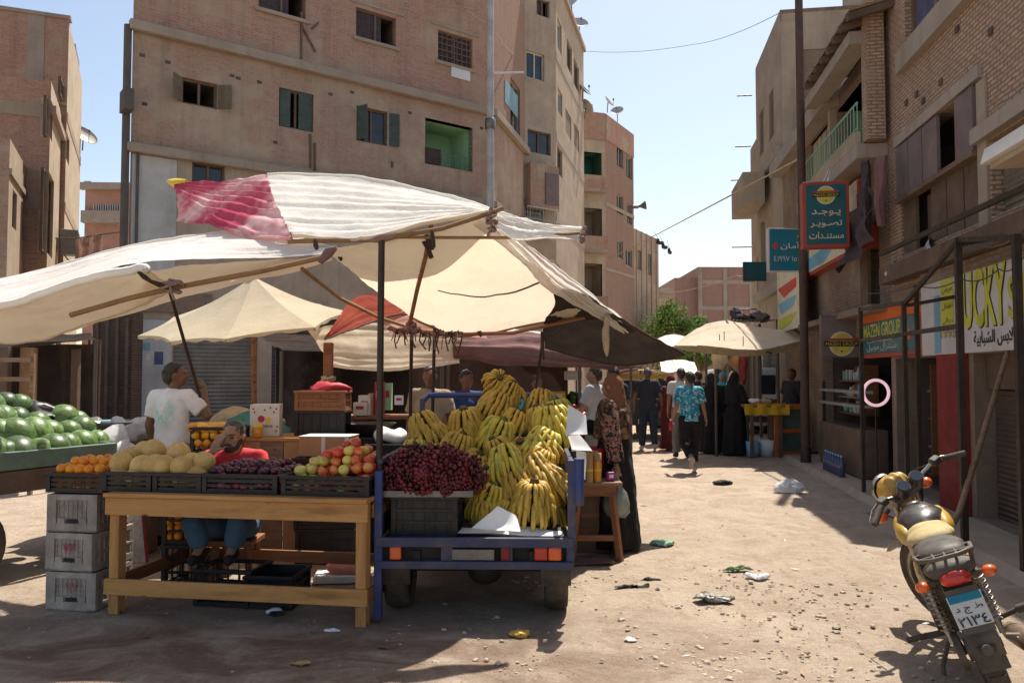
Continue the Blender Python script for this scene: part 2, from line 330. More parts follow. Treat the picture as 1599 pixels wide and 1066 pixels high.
# ground
def ground_mat():
    n = N('dusty_ground'); co = n.coord()
    k = n.mix(n.noise(co, .55, 10, .72, .38, .64, .5), (.53, .425, .325), (.44, .345, .26))
    k = n.mix(n.noise(co, 2.6, 9, .75, .46, .66, .6), k, (.38, .28, .2))
    k = n.mix(n.noise(co, 1.1, 7, .7, .58, .7, .9), k, n.mix(.5, k, (.25, .165, .11)))
    k = n.mix(n.noise(n.scl(co, (1.3, .5, 1)), 7, 9, .78, .5, .68, .5), k, n.mix(.35, k, (.24, .17, .12)))
    k = n.mix(n.noise(co, 24, 7, .75, .5, .75), k, n.mix(.6, k, (.6, .5, .4))); k = n.mix(n.noise(co, 70, 4, .7, .6, .7), k, n.mix(.6, k, (.16, .11, .08)))
    # wet, spilled patches in front of the stall, enlarged and darkened for deeper shade
    wv = n.n('VectorMath', operation='DISTANCE'); mp = n.n('Mapping'); n.l(co, mp.inputs[0]); mp.inputs['Scale'].default_value = (.27, .62, 1); n.l(mp.outputs[0], wv.inputs[0]); wv.inputs[1].default_value = (-.5, 2.75, 0)
    rr = n.n('MapRange', i1=.35, i2=1.05, i3=1, i4=0); n.l(wv.outputs['Value'], rr.inputs[0]); mm = n.n('Math', operation='MULTIPLY'); n.l(rr.outputs[0], mm.inputs[0]); n.l(n.noise(n.scl(co, (1, 1.6, 1)), 1.6, 9, .7, .34, .58, .8), mm.inputs[1])
    k = n.mix(mm.outputs[0], k, n.mix(.82, k, (.15, .08, .05)))
    n.base(k); n.set(.94, 0, .18)
    ro = n.n('MapRange', i3=.95, i4=.68); n.l(mm.outputs[0], ro.inputs[0]); n.l(ro.outputs[0], n.b.inputs['Roughness'])
    b = n.bump(n.noise(co, 1.8, 8, .68, .2, .8), .7, .07); b = n.bump(n.noise(co, 9, 8, .75, .25, .75), .8, .03, b); b = n.bump(n.noise(co, 45, 5, .7, .3, .8), .6, .010, b); n.l(b, n.b.inputs['Normal']); return n.m
m['ground'] = ground_mat()
m['kerb'] = plaster('kerb', (.42, .335, .255), (.34, .265, .2), .2, 2); m['stone'] = M('stone', (.5, .39, .29), .95, .35, 12, .4, rv=.25)
# cloth
m['canopy_white'] = fabric('canopy_white', (.88, .86, .81), (.84, .8, .73), .36, 2, .12); m['canopy_beige'] = fabric('canopy_beige', (.8, .71, .56), (.73, .63, .48), .42, 2, .25)
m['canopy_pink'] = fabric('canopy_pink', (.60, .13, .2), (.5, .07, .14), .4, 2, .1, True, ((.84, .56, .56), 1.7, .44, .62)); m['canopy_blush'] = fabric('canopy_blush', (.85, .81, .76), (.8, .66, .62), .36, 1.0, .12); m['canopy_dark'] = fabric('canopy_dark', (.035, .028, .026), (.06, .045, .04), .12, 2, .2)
m['canopy_mauve'] = fabric('canopy_mauve', (.28, .17, .16), (.2, .12, .115), .3, 3, .2); m['canopy_red'] = fabric('canopy_red', (.36, .09, .06), (.30, .075, .06), .35, 3, .15); m['canopy_salmon'] = fabric('canopy_salmon', (.62, .36, .29), (.55, .3, .25), .5, 3); m['umbrella'] = fabric('umbrella', (.68, .61, .46), (.57, .5, .37), .4, 2, .2)
m['cord'] = M('cord', (.06, .035, .025), .8, .4, 20); m['cord_light'] = M('cord_light', (.45, .33, .22), .8, .4, 20); m['rag'] = fabric('rag', (.4, .27, .22), (.3, .18, .15), .3, 9)
m['sack'] = M('sack', (.52, .42, .28), .9, .3, 9, .5, 60); m['teal_cloth'] = M('teal_cloth', (.1, .32, .29), .85, .4, 6); m['bag_white'] = fabric('bag_white', (.75, .75, .76), (.68, .68, .7), .3, 5, .1)
# ------------------------------------------------------------------ ground
def axis(segs):
    o = [segs[0][0]]
    for a, b, st in segs:
        k = max(1, round((b - a) / st)); o += [a + (b - a) * (i + 1) / k for i in range(k)]
    return o
def ground():
    xs = axis([(-400, -60, 85), (-60, -14, 11.5), (-14, -5, .5), (-5, 5.2, .085), (5.2, 12, .4), (12, 60, 12), (60, 400, 85)]); ys = axis([(-60, 1, 15), (1, 2.6, .3), (2.6, 10, .075), (10, 20, .2), (20, 60, 2), (60, 900, 120)])
    mb = MB(); nx = len(xs)
    def h(x, y):
        if abs(x) > 14 or y > 40 or y < 1: return 0
        p = V((x, y, 0)); k = min(1, (14 - abs(x)) / 3)
        v = noise.fractal(p * .7, 1, 2, 4) * .014 + noise.fractal(p * 4.2, 1, 2, 3) * .0075
        v += max(0, noise.noise(p * 1.6 + V((9, 3, 1))) - .25) * .03
        wr_ = (x - 3.1) * .9898 - y * .1425
        for w0, dd in ((-.75, .022), (-1.05, .012), (-2.05, .022), (-2.3, .014), (-3.2, .014)): v -= dd * math.exp(-((wr_ - w0 - .12 * noise.noise(V((y * .35, w0, 0)))) / .11) ** 2) * max(0, .55 + noise.noise(V((y * .8, w0 * 3, 2))))
        return v * k
    mb.add([(x, y, h(x, y)) for y in ys for x in xs], [(j * nx + i, j * nx + i + 1, (j + 1) * nx + i + 1, (j + 1) * nx + i) for j in range(len(ys) - 1) for i in range(nx - 1)], 0, True)
    tag(mb.build('ground', m['ground']), kind='structure')
ground()
D2, N2 = V((.1425, .9898, 0)), V((.9898, -.1425, 0))           # along the right-hand shop fronts, and across the street
def sp(s, w, z=0): return V((3.1, 0, 0)) + D2 * s + N2 * w + V((0, 0, z))
def sY(px, w):                                                  # street distance of the point of plane w seen in column px
    k = (px - 799.5) / 1244; return (3.1 + N2.x * w - k * N2.y * w) / (k * D2.y - D2.x)
def hR(px, py, w):
    p = hit(px, py, sp(0, w), N2); q = p - V((3.1, 0, 0)); return q.dot(D2), p.z
kb = MB()
def kerbf(u, v): 
    s = 1 + u * 21; ww = [-.12, -.02, .62][int(round(v * 2))]; z = [-.02, .075, .085][int(round(v * 2))]
    p = sp(s, ww, z); return p + V((0, 0, noise.noise(p * 1.5) * .014)) + N2 * noise.noise(p * .9) * .05
kb.grid(kerbf, 90, 2, 0, False); tag(kb.build('pavement', m['kerb']), kind='structure')

# ------------------------------------------------------------------ buildings
class Face:
    """one upright wall plane; d runs to the right as seen from outside, n points out"""
    def __init__(s, p, d, L): s.P = V((p[0], p[1], 0)); s.d = V((d[0], d[1], 0)).normalized(); s.n = V((s.d.y, -s.d.x, 0)); s.L = L
    def pt(s, u, z, w=0): return s.P + s.d * u + s.n * w + V((0, 0, z))
    def end(s): q = s.P + s.d * s.L; return (q.x, q.y)
    def px(s, x, y): p = hit(x, y, s.P, s.n); return (p - s.P).dot(s.d), p.z
    def rect(s, x0, y0, x1, y1):
        xm = (x0 + x1) / 2; return (s.px(x0, y0)[0], s.px(x1, y0)[0], s.px(xm, y1)[1], s.px(xm, y0)[1])
    def rl(s, x0, ya, yb, x1): return (s.px(x0, ya)[0], s.px(x1, ya)[0], s.px(x0, yb)[1], s.px(x0, ya)[1])
    def bx(s, mb, u0, u1, z0, z1, w0, w1, mi=0):
        c = s.pt((u0 + u1) / 2, (z0 + z1) / 2, (w0 + w1) / 2); M3 = Matrix((s.d, s.n, V((0, 0, 1)))).transposed(); mb.box(c, (u1 - u0, w1 - w0, z1 - z0), M3, mi)
    def wall(s, mb, z0, z1, ops=(), dep=.25, mi=0):
        us = sorted({0, s.L} | {min(max(q, 0), s.L) for o in ops for q in o[:2]}); zs = sorted({z0, z1} | {min(max(q, z0), z1) for o in ops for q in o[2:4]})
        for i in range(len(us) - 1):
            for j in range(len(zs) - 1):
                a, b, c, e = us[i], us[i + 1], zs[j], zs[j + 1]; um, zm = (a + b) / 2, (c + e) / 2
                if any(o[0] < um < o[1] and o[2] < zm < o[3] for o in ops): continue
                mb.quad(s.pt(a, c), s.pt(b, c), s.pt(b, e), s.pt(a, e), mi=mi)
        for o in ops:
            a, b, c, e = max(o[0], 0), min(o[1], s.L), max(o[2], z0), min(o[3], z1)
            mb.quad(s.pt(a, c), s.pt(b, c), s.pt(b, c, -dep), s.pt(a, c, -dep), mi=mi); mb.quad(s.pt(a, e), s.pt(b, e), s.pt(b, e, -dep), s.pt(a, e, -dep), mi=mi)
            mb.quad(s.pt(a, c), s.pt(a, e), s.pt(a, e, -dep), s.pt(a, c, -dep), mi=mi); mb.quad(s.pt(b, c), s.pt(b, e), s.pt(b, e, -dep), s.pt(b, c, -dep), mi=mi)
    def room(s, mb, o, dep=2.2, back=.24):
        a, b, c, e = o[:4]
        for q in (((a, c, -dep), (b, c, -dep), (b, e, -dep), (a, e, -dep)), ((a, c, -back), (a, e, -back), (a, e, -dep), (a, c, -dep)), ((b, c, -back), (b, e, -back), (b, e, -dep), (b, c, -dep)), ((a, c, -back), (b, c, -back), (b, c, -dep), (a, c, -dep)), ((a, e, -back), (b, e, -back), (b, e, -dep), (a, e, -dep))):
            mb.quad(*[s.pt(*p) for p in q])
def window(f, par_, r, kind='sash', fm='wood_frame', pm='pane', sm='shutter_green', nsash=2, open_=.0):
    """window > pane / shutter / grille; r = (u0, u1, z0, z1)"""
    u0, u1, z0, z1 = r; t = .055; mb = MB(); w0, w1 = -.16, -.08
    f.bx(mb, u0, u1, z0, z0 + t, w0, w1); f.bx(mb, u0, u1, z1 - t, z1, w0, w1); f.bx(mb, u0, u0 + t, z0 + t, z1 - t, w0, w1); f.bx(mb, u1 - t, u1, z0 + t, z1 - t, w0, w1)
    for k in range(1, nsash):
        c = u0 + (u1 - u0) * k / nsash; f.bx(mb, c - t / 2, c + t / 2, z0 + t, z1 - t, w0, w1)
    if kind == 'grille':
        for k in range(1, 7): c = u0 + (u1 - u0) * k / 7; f.bx(mb, c - .012, c + .012, z0 + t, z1 - t, -.075, -.055)
        for k in range(1, 5): c = z0 + (z1 - z0) * k / 5; f.bx(mb, u0 + t, u1 - t, c - .012, c + .012, -.054, -.034)
    W = mb.build('window', m[fm], par_, True)
    def leaf(a, b, ang, hinge):
        q = MB(); wd = b - a; ca, sa = math.cos(ang), math.sin(ang); hu = a if hinge < 0 else b
        ax = f.d * ca * (1 if hinge < 0 else -1) + f.n * sa; c = f.pt(hu, (z0 + z1) / 2, -.05) + ax * wd / 2; nn = ax.cross(V((0, 0, 1)))
        q.box(c, (wd - .01, .035, z1 - z0 - .04), Matrix((ax, nn, V((0, 0, 1)))).transposed()); q.build('shutter', m[sm], W, True)
    um = (u0 + u1) / 2
    def pn(a, b, mm=pm):
        q = MB(); q.quad(f.pt(a, z0, -.13), f.pt(b, z0, -.13), f.pt(b, z1, -.13), f.pt(a, z1, -.13)); q.build('pane', m[mm], W, True)
    if kind == 'sash' or kind == 'grille': pn(u0 + .02, u1 - .02)
    elif kind == 'closed': leaf(u0 + .03, um, 0, -1); leaf(um, u1 - .03, 0, 1)
    elif kind == 'mid': leaf(u0 + .03, u0 + (u1 - u0) * .33, .12, -1); leaf(u0 + (u1 - u0) * .55, u1 - .03, .12, 1)
    elif kind == 'wide': leaf(u0 + .03, u0 + (u1 - u0) * .45, 1.25, -1); leaf(u0 + (u1 - u0) * .55, u1 - .03, math.pi - .35, 1); pn(u0 + .3 * (u1 - u0), u1 - .02)
    elif kind == 'flap': leaf(u0 + .02, um, 2.3, -1); leaf(um, u1 - .02, 2.4, 1)
    elif kind == 'half': pn(u0 + .02, u0 + (u1 - u0) * .66, 'curtain')
    elif kind == 'left': pn(um, u1 - .02, 'pane')
    return W
def dish_on(par_none, p, r, label, az=0, group='satellite dishes on the roofs'):
    t = thing('satellite_dish', label, 'satellite dish', p, az, group)
    M3 = Euler((R(52), 0, 0)).to_matrix(); mb = MB(); mb.lathe([(.01, -.06 * r)] + [(r * k / 6, (-.06 + .3 * (k / 6) ** 2) * r) for k in range(1, 7)] + [(r * .98, .26 * r)], 20, (0, 0, .55), M3); mb.build('reflector', m['dish'], t)
    mb = MB(); mb.cyl((0, .06, 0), (0, .02, .55), .025); mb.build('mast', m['rail_grey'], t); mb = MB(); mb.tube([M3 @ V((0, -r * .9, .2 * r)) + V((0, 0, .55)), M3 @ V((0, -.1, r * .75)) + V((0, 0, .55))], .012, 6); mb.box(M3 @ V((0, -.08, r * .78)) + V((0, 0, .55)), (.07, .07, .1)); mb.build('feed_arm', m['rail_grey'], t); return t
def shell(mb, faces, z0, z1, back, mi=0):
    """closes a building behind its faces: back walls and roof"""
    pts = [faces[0].P] + [V((*f.end(), 0)) for f in faces]; b = [V((*q, 0)) for q in back]
    ring = pts + b
    for i in range(len(faces), len(ring)):
        a, c = ring[i], ring[(i + 1) % len(ring)]; mb.quad(a + V((0, 0, z0)), c + V((0, 0, z0)), c + V((0, 0, z1)), a + V((0, 0, z1)), mi=mi)
    mb.add([p + V((0, 0, z1 - .35)) for p in ring], [tuple(range(len(ring)))], mi)
def cornice(faces, par_, z, h=.22, out=.16, mat_='concrete_band'):
    for f in faces: mb = MB(); f.bx(mb, -.1, f.L + .1, z, z + h, .003, out); mb.build('cornice', m[mat_], par_, True, .02)
def railing(f, par_, u0, u1, z, hgt, w, n=10, mat_='rail_grey', name='railing'):
    mb = MB(); mb.cyl(f.pt(u0, z + hgt, w), f.pt(u1, z + hgt, w), .018, n=6); mb.cyl(f.pt(u0, z + .05, w), f.pt(u1, z + .05, w), .012, n=6)
    for k in range(n + 1): u = u0 + (u1 - u0) * k / n; mb.cyl(f.pt(u, z, w), f.pt(u, z + hgt, w), .009, n=5)
    return mb.build(name, m[mat_], par_, True)
def slab(f, par_, name, mt, *r):
    mb = MB(); f.bx(mb, *r); return mb.build(name, m[mt], par_, True)
def blding(name, label, faces, z1, walls, opss, back, wm_, cat='building', dep=.25):
    c = sum((V((*f.end(), 0)) for f in faces), V()) / len(faces); t = thing(name, label, cat, c)
    for f, ops, k in zip(faces, opss, wm_):
        mb = MB(); f.wall(mb, 0, z1, ops, dep); mb.build('wall', m[k], t, True)
    mb = MB(); shell(mb, faces, 0, z1, back); mb.build('rear_wall', m[wm_[0]], t, True); return t

# --- the big brick block across the junction
A = Face((-9.2, 19), (.8, .6), 10.68); B_ = Face(A.end(), (.25, .97), 4.55)
def sl(f, x0, ya, x1, yb, h): return f.rl(x0, ya, ya + h, x1)
rc = {'top1': A.rect(404, -30, 478, 22), 'top2': A.rect(556, 20, 619, 66), 'top3': A.rect(684, 54, 738, 102), 'm1': A.rect(284, 126, 340, 166), 'm2': A.rect(436, 142, 490, 202), 'm3': A.rect(557, 170, 605, 224), 'low': A.rect(300, 255, 352, 288)}
log = A.rect(664, 192, 738, 262); shop1 = (A.px(272, 500)[0], A.px(402, 500)[0], 0, 3.1); shop2 = (A.px(425, 500)[0], A.px(560, 500)[0], 0, 3.2); shop3 = (A.px(600, 500)[0], A.px(690, 500)[0], 0, 3.2)
zb1 = A.px(205, 232)[1]; zb2 = A.px(205, 42)[1]; H1 = 15.5
opA = list(rc.values()) + [log, shop1, shop2, shop3]
bw_ = [B_.rect(797, 130, 812, 225)]
L1 = thing('brick_apartment_block', 'wide brick and plaster block behind the stalls with green shutters and green loggia', 'building', (-3, 24, 0))
for z0, z1, k in ((0, zb1, 'plaster_grey'), (zb1, zb2, 'brick_tan'), (zb2, H1, 'brick_red')):
    mb = MB(); A.wall(mb, z0, z1, [o for o in opA if z0 - .5 < (o[2] + o[3]) / 2 < z1]); mb.build('wall', m[k], L1, True)
    mb = MB(); B_.wall(mb, z0, z1, [o for o in bw_ if z0 < (o[2] + o[3]) / 2 < z1]); mb.build('wall', m['brick_raw' if k == 'brick_red' else k], L1, True)
mb = MB(); shell(mb, [A, B_], 0, H1, [(-3, 33), (-8, 30)]); mb.build('rear_wall', m['brick_tan'], L1, True)
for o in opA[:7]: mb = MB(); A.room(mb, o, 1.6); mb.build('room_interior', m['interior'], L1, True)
cornice([A, B_], L1, zb1 - .1, .22, .2); cornice([A, B_], L1, zb2 - .1, .24, .2)
for k, kind, fm in (('top1', 'half', 'wood_frame'), ('top2', 'half', 'wood_frame'), ('top3', 'grille', 'wood_frame'), ('m1', 'flap', 'wood_frame'), ('m2', 'mid', 'wood_frame'), ('m3', 'wide', 'wood_frame'), ('low', 'sash', 'wood_frame')):
    window(A, L1, rc[k], kind, fm, 'curtain' if k == 'top3' else 'pane', 'louvre' if k == 'm1' else 'shutter_green')
for k in ('top1', 'top2', 'top3'):
    o = rc[k]; slab(A, L1, 'window_sill', 'concrete_band', o[0] - .1, o[1] + .1, o[2] - .1, o[2] - .004, .003, .07); slab(A, L1, 'lintel', 'concrete_band', o[0] - .25, o[1] + .25, o[3] + .12, o[3] + .2, .003, .03)
# loggia: recessed green balcony with a dark door and a railing
mb = MB(); A.room(mb, log, 1.3, .0); mb.build('loggia', m['plaster_green'], L1, True)
mb = MB(); A.bx(mb, log[0] + .05, log[0] + .72, log[2], log[3] - .55, -1.29, -1.22); mb.build('door', m['plank_brown'], L1, True)
railing(A, L1, log[0], log[1], log[2], .42, -.06, 14); mb = MB(); A.bx(mb, log[0], log[0] + .55, log[2] + .02, log[2] + .5, -.05, .02); mb.build('railing_panel', m['steel_dark'], L1, True)
mb = MB(); A.bx(mb, *A.rect(704, 108, 733, 124), .005, .05); mb.build('wall_plate', m['white_plastic'], L1, True)
for o, k in ((shop1, 'shutter_grey'), (shop2, 'shutter_dark'), (shop3, 'shutter_dark')):
    mb = MB(); A.bx(mb, o[0] + .03, o[1] - .03, .02, o[3] - .02, -.2, -.15); mb.build('roller_shutter', m[k], L1, True)
mb = MB(); q = A.px(213, 520)[0], A.px(268, 520)[0]; A.bx(mb, q[0], q[1], 0.02, 2.95, .004, .06); wp = mb.build('wall_panel', m['plaster_white'], L1, True, .01)
for x0, y0, x1, y1, k in ((217, 535, 234, 547, 'plaster_blue'), (227, 552, 234, 562, 'card_white'), (240, 549, 254, 569, 'pane_blue')):
    mb = MB(); A.bx(mb, *A.rect(x0, y0, x1, y1), .061, .066); mb.build('poster', m[k], wp, True)
mb = MB(); A.bx(mb, A.px(205, 300)[0], A.px(275, 300)[0], 3.3, zb1 - .12, .003, .03); mb.build('plaster_patch', m['plaster_white'], L1, True)
mb = MB(); A.bx(mb, A.px(215, 480)[0], A.px(330, 480)[0], 3.15, 3.65, .004, .1); mb.build('shop_sign', m['plaster_dark'], L1, True)
def sign_ar(s, x0, y0, x1, y1, mt, par_, f=A, w=.11):
    r = f.rect(x0, y0, x1, y1); return text(arabic(s), r[1] - r[0], r[3] - r[2], m[mt], f.pt(r[0], r[2], w), f.d, V((0, 0, 1)), par_, off=.004)
mb = MB()
for x, y in ((222, 86), (262, 97), (226, 162), (362, 118), (372, 122), (405, 128), (516, 147), (550, 144), (640, 176), (675, 195), (752, 200), (430, 222)):
    u, z = A.px(x, y); slab(A, L1, 'putlog_hole', 'interior', u - .06, u + .06, z - .045, z + .03, .002, .012)
mb = MB()
for x0, y0, x1, y1 in ((484, 210, 484, 262), (491, 224, 491, 267), (470, 92, 470, 20), (612, 252, 612, 262), (470, 40, 492, 82), (486, 46, 497, 36)):
    a, b = A.px(x0, y0), A.px(x1, y1); mb = MB(); mb.beam(A.pt(*a, .025), A.pt(*b, .025), .05, .05); mb.build('wall_bracket', m['plank_brown'], L1, True)
window(B_, L1, bw_[0], 'sash', 'frame_alu')
mb = MB(); B_.bx(mb, 1.6, 3.4, B_.px(800, 175)[1], B_.px(800, 140)[1], .004, .02); mb.build('plaster_patch', m['plaster_blue'], L1, True)
# drain pipe and box on its left corner
dp = thing('drain_pipe', 'dark drain pipe with a square box running up the left corner of the brick block', 'pipe', A.pt(-.1, 0, .1))
mb = MB(); mb.cyl(A.pt(-.12, 0, .05), A.pt(-.12, zb2, .05), .09); mb.cyl(A.pt(.15, 3, .08), A.pt(.15, zb1, .08), .035); mb.build('pipe', m['pipe'], dp, True); mb = MB(); r_ = A.px(187, 145), A.px(202, 180); A.bx(mb, r_[0][0], r_[1][0], r_[1][1], r_[0][1], .0, .5); mb.build('meter_box', m['pipe'], dp, True)

# --- taller block on its right
C1 = Face((.48, 29.8), (.8, .6), 1.55); C2 = Face(C1.end(), (.235, .97), 7.4)
o1 = [C1.rect(822, 82, 850, 124), C1.rect(824, 205, 860, 240), C1.rect(812, 310, 848, 346), C1.rect(838, 0, 858, 26)]
o2 = [C2.rl(x0, ya, yb, x1) for x0, ya, yb, x1 in ((870, 25, 72, 877), (885, 58, 102, 893), (896, 88, 130, 904), (853 + 18, 135, 172, 878), (883, 168, 205, 892), (896, 190, 225, 904), (870, 225, 268, 878))]
L2 = blding('tall_apartment_block', 'tall grey-brown apartment block with a sunlit side, right of the brick block', [C1, C2], 17.2, None, [o1, o2], [(-2, 40), (-3, 33)], ['plaster_grey', 'plaster_tan'])
for o, k, fm in zip(o1, ('sash', 'sash', 'grille', 'half'), ('frame_white', 'plank_brown', 'frame_white', 'plank_brown')): window(C1, L2, o, k, fm)
for i, o in enumerate(o2): window(C2, L2, o, 'closed' if i in (4, 5) else 'sash', 'frame_white' if i in (0, 3) else 'wood_frame', sm='louvre')
slab(C1, L2, 'cornice', 'concrete_band', 0, C1.L, 5.6, 5.8, .003, .25); slab(C2, L2, 'cornice', 'concrete_band', 0, C2.L, 17.2, 17.4, -.2, .12)
for z in (4.4, 7.6, 10.8, 14): slab(C2, L2, 'concrete_band', 'concrete', 0, C2.L, z, z + .3, .003, .02)
mb = MB(); C1.bx(mb, .05, 1.45, 7.9, 9.6, .003, .3); mb.build('balcony_box', m['brick_tan'], L2, True); mb = MB(); C1.bx(mb, .75, 1.4, 8.1, 9.3, .301, .34); mb.build('balcony_panel', m['plank_violet'], L2, True)
mb = MB(); r_ = C1.rect(812, 310, 850, 348); C1.bx(mb, r_[0] - .05, r_[1] + .3, r_[2] - .45, r_[2] - .02, .003, .5); mb.build('balcony', m['plaster_grey'], L2, True); railing(C1, L2, r_[0], r_[1] + .3, r_[2], .5, .46, 10, 'frame_white')
rf = C2
for i, (x, y, Y, r) in enumerate(((892, 12, 34, .42), (905, 42, 36.5, .4), (911, 145, 37, .4), (915, 172, 38, .42))):
    dish_on(None, at(x, y + 14, Y), r, ['pale dish on the roof edge of the tall block, topmost of all', 'pale dish just below the topmost one on the tall block', 'dark-backed dish high on the far corner of the tall block', 'dish below the dark-backed one on the tall block corner'][i], R(-40 + 50 * i))

# --- pink brick block with balconies, farther down the street
E1 = Face((1.6, 39), (.95, .31), 3.3); E2 = Face(E1.end(), (.48, .87), 4.1); E3 = Face(E2.end(), (.48, .87), 4.2)
zE = 14.9
op1 = [(1.35, 3.1, 10.95, 12.85), (1.35, 3.1, 7.9, 10.0), (1.35, 3.1, 4.9, 7.2), (1.35, 3.1, 2.2, 4.2)]
op2 = [E2.rl(x0, ya, yb, x1) for x0, ya, yb, x1 in ((963, 226, 258, 973), (978, 242, 276, 987), (963, 302, 332, 973), (979, 317, 348, 987), (964, 374, 402, 973), (977, 388, 414, 987))]
op3 = [E3.rl(x0, ya, yb, x1) for x0, ya, yb, x1 in ((995, 390, 420, 1003), (1010, 395, 428, 1018))]
L3 = blding('balcony_block', 'pinkish brick block with stacked balconies and a teal balcony at the top', [E1, E2], zE, None, [op1, op2], [(3, 48), (-1, 44)], ['plaster_cream', 'brick_raw'])
for i, o in enumerate(op1):
    mb = MB(); E1.room(mb, o, 1.3, .0); mb.build('balcony_recess', m[['plaster_teal', 'plaster_cream', 'plaster_cream', 'plaster_dark'][i]], L3, True)
    mb = MB(); E1.bx(mb, o[0] - .1, o[1] + .1, o[2] - .2, o[2] - .03, .003, .5, 0); mb.build('balcony_slab', m['concrete_band'], L3, True)
    mb = MB(); E1.bx(mb, o[0] - .1, o[1] + .1, o[2] - .028, o[2] + .62, .38, .5); mb.build('parapet', m[['paint_red', 'brick_red', 'brick_raw', 'plaster_tan'][i] if i else 'brick_red'], L3, True)
    mb = MB(); E1.bx(mb, o[0] + .1, o[0] + .8, o[2], o[3] - .3, -1.29, -1.2); mb.build('door', m['plank_brown'], L3, True)
slab(E1, L3, 'parapet', 'brick_red', 0, E1.L, zE - 1.4, zE, .003, .06); slab(E2, L3, 'parapet', 'brick_red', .06, E2.L, zE - 1.3, zE, .003, .04)
for z, h, o in ((6.9, .15, .03), (3.6, .2, .12), (10.2, .2, .03)): slab(E2, L3, 'concrete_band', 'concrete_band', 0, E2.L, z, z + h, .003, o)
for o in op2: window(E2, L3, o, 'sash', 'frame_alu')
L3b = blding('low_brick_wing', 'lower tan brick wing stepping down from the balcony block', [E3], 9.7, None, [op3], [(5, 52), (3, 47)], ['brick_tan'])
for o in op3: window(E3, L3b, o, 'closed', 'wood_frame', sm='louvre')
for k in range(5): slab(E3, L3b, 'pilaster', 'concrete_band', .3 + k * .85, .42 + k * .85, .0, 9.7, .003, .05)
slab(E3, L3b, 'concrete_band', 'concrete_band', 0, E3.L, 3.5, 3.75, .06, .14)
for i, (x, y, Y, r) in enumerate(((950, 172, 41, .5), (964, 186, 43, .5))): dish_on(None, at(x, y + 4, Y), r * .72, ['satellite dish standing on the front corner of the pink balcony block roof', 'satellite dish behind the corner one on the pink block roof'][i], R(70 - 90 * i))
lk = thing('loudspeaker_horn', 'grey horn loudspeaker on the far edge of the pink balcony block', 'loudspeaker', at(994, 323, 43.4)); mb = MB(); mb.lathe([(.05, 0), (.08, .2), (.25, .5)], 14, (0, 0, 0), Euler((0, R(80), 0)).to_matrix()); mb.cyl((-.2, 0, 0), (.1, 0, 0), .1); mb.build('horn', m['rail_grey'], lk); mb = MB(); mb.cyl((-.6, 0, -.05), (0, 0, 0), .03); mb.build('bracket', m['rail_grey'], lk)
wt = thing('laundry', 'pale laundry hung over the railing of the middle balcony', 'laundry', E1.pt(1.5, 8.2, .56)); mb = MB(); mb.grid(lambda u, v: E1.pt(1.0 + u * .6, 7.6 + v * 1.0, .53 + .03 * math.sin(u * 17)), 14, 6); mb.build('cloth', m['bag_white'], wt, True)

# --- far brick building closing the street
F1 = Face((14.35, 70), (1, .02), 2.0); F2 = Face((16.3, 69.5), (1, .02), 9)
FB = thing('far_brick_block', 'pink brick block closing the far end of the street behind the tree', 'building', (19, 70, 0))
for f, h in ((F1, 10.2), (F2, 11.1)):
    mb = MB(); f.wall(mb, 0, h, []); shell(mb, [f], 0, h, [(f.P.x + f.L, 80), (f.P.x, 80)]); mb.build('wall', m['brick_far'], FB, True)
for z in (4.8, 7.3, 9.6): slab(F2, FB, 'concrete_band', 'concrete', 0, F2.L, z, z + .35, .003, .04)
for u in (0, 2.2, 4.5, 6.8): slab(F2, FB, 'pilaster', 'concrete', u, u + .35, 0, 11, .041, .06)
F3 = Face((13.2, 60), (1, .0), 1.2); fb3 = thing('small_grey_block', 'small grey block at the far left end of the street', 'building', (12.5, 60, 0)); mb = MB(); F3.P.x = 10.9; F3.L = 1.3; F3.wall(mb, 0, 8.2, []); shell(mb, [F3], 0, 8.2, [(12.2, 66), (10.9, 66)]); mb.build('wall', m['plaster_grey'], fb3, True); slab(F3, fb3, 'cornice', 'concrete', -.1, 1.4, 7.5, 7.7, .003, .2); slab(F3, fb3, 'window', 'pane', .2, 1.1, 5.2, 6.6, .003, .05)

# --- blocks on the far left, across the alley
sd_ = (-.42, .91)
def corner_block(name, label, c, L, z1, side, mats, ops=(), fops=()):
    d = V((.93, .37, 0)).normalized(); p = V((*c, 0)) - d * L; f1 = Face((p.x, p.y), d, L); f2 = Face(c, sd_, side); e = f2.end()
    b = [(e[0] - d.x * L, e[1] - d.y * L)]
    o2 = [f2.rl(*o[:4]) for o in ops]; o1 = [f1.rect(*o) for o in fops]
    t = blding(name, label, [f1, f2], z1, None, [o1, o2], b, mats)
    for o, q in zip(o2, ops): window(f2, t, o, q[4] if len(q) > 4 else 'sash', 'plank_brown', 'curtain' if len(q) > 5 else 'pane', 'plank_brown')
    for o in o1: window(f1, t, o, 'sash', 'plank_brown')
    return t, f1, f2
t0, g1, g2 = corner_block('left_brick_tower', 'tall red brick block with grey concrete bands at the far left', (-14.72, 26), 9, 13.4, 6.2, ['brick_red', 'plaster_cream'], ((100, 120, 150, 104), (104, 205, 250, 109)))
for z in (8.85, 10.35): slab(g1, t0, 'concrete_band', 'concrete', 0, g1.L, z, z + .5, .003, .015)
u = g1.px(42, 60)[0]; slab(g1, t0, 'pilaster', 'concrete', u, u + .5, 0, 13.4, .016, .022); slab(g1, t0, 'coping', 'concrete', 0, g1.L + .05, 13.4, 13.52, -.3, .06)
for z in (4.0, 7.0, 10): mb = MB(); g2.bx(mb, 0.05, g2.L, z, z + .3, .003, .02); mb.build('concrete_band', m['concrete_band'], t0, True)
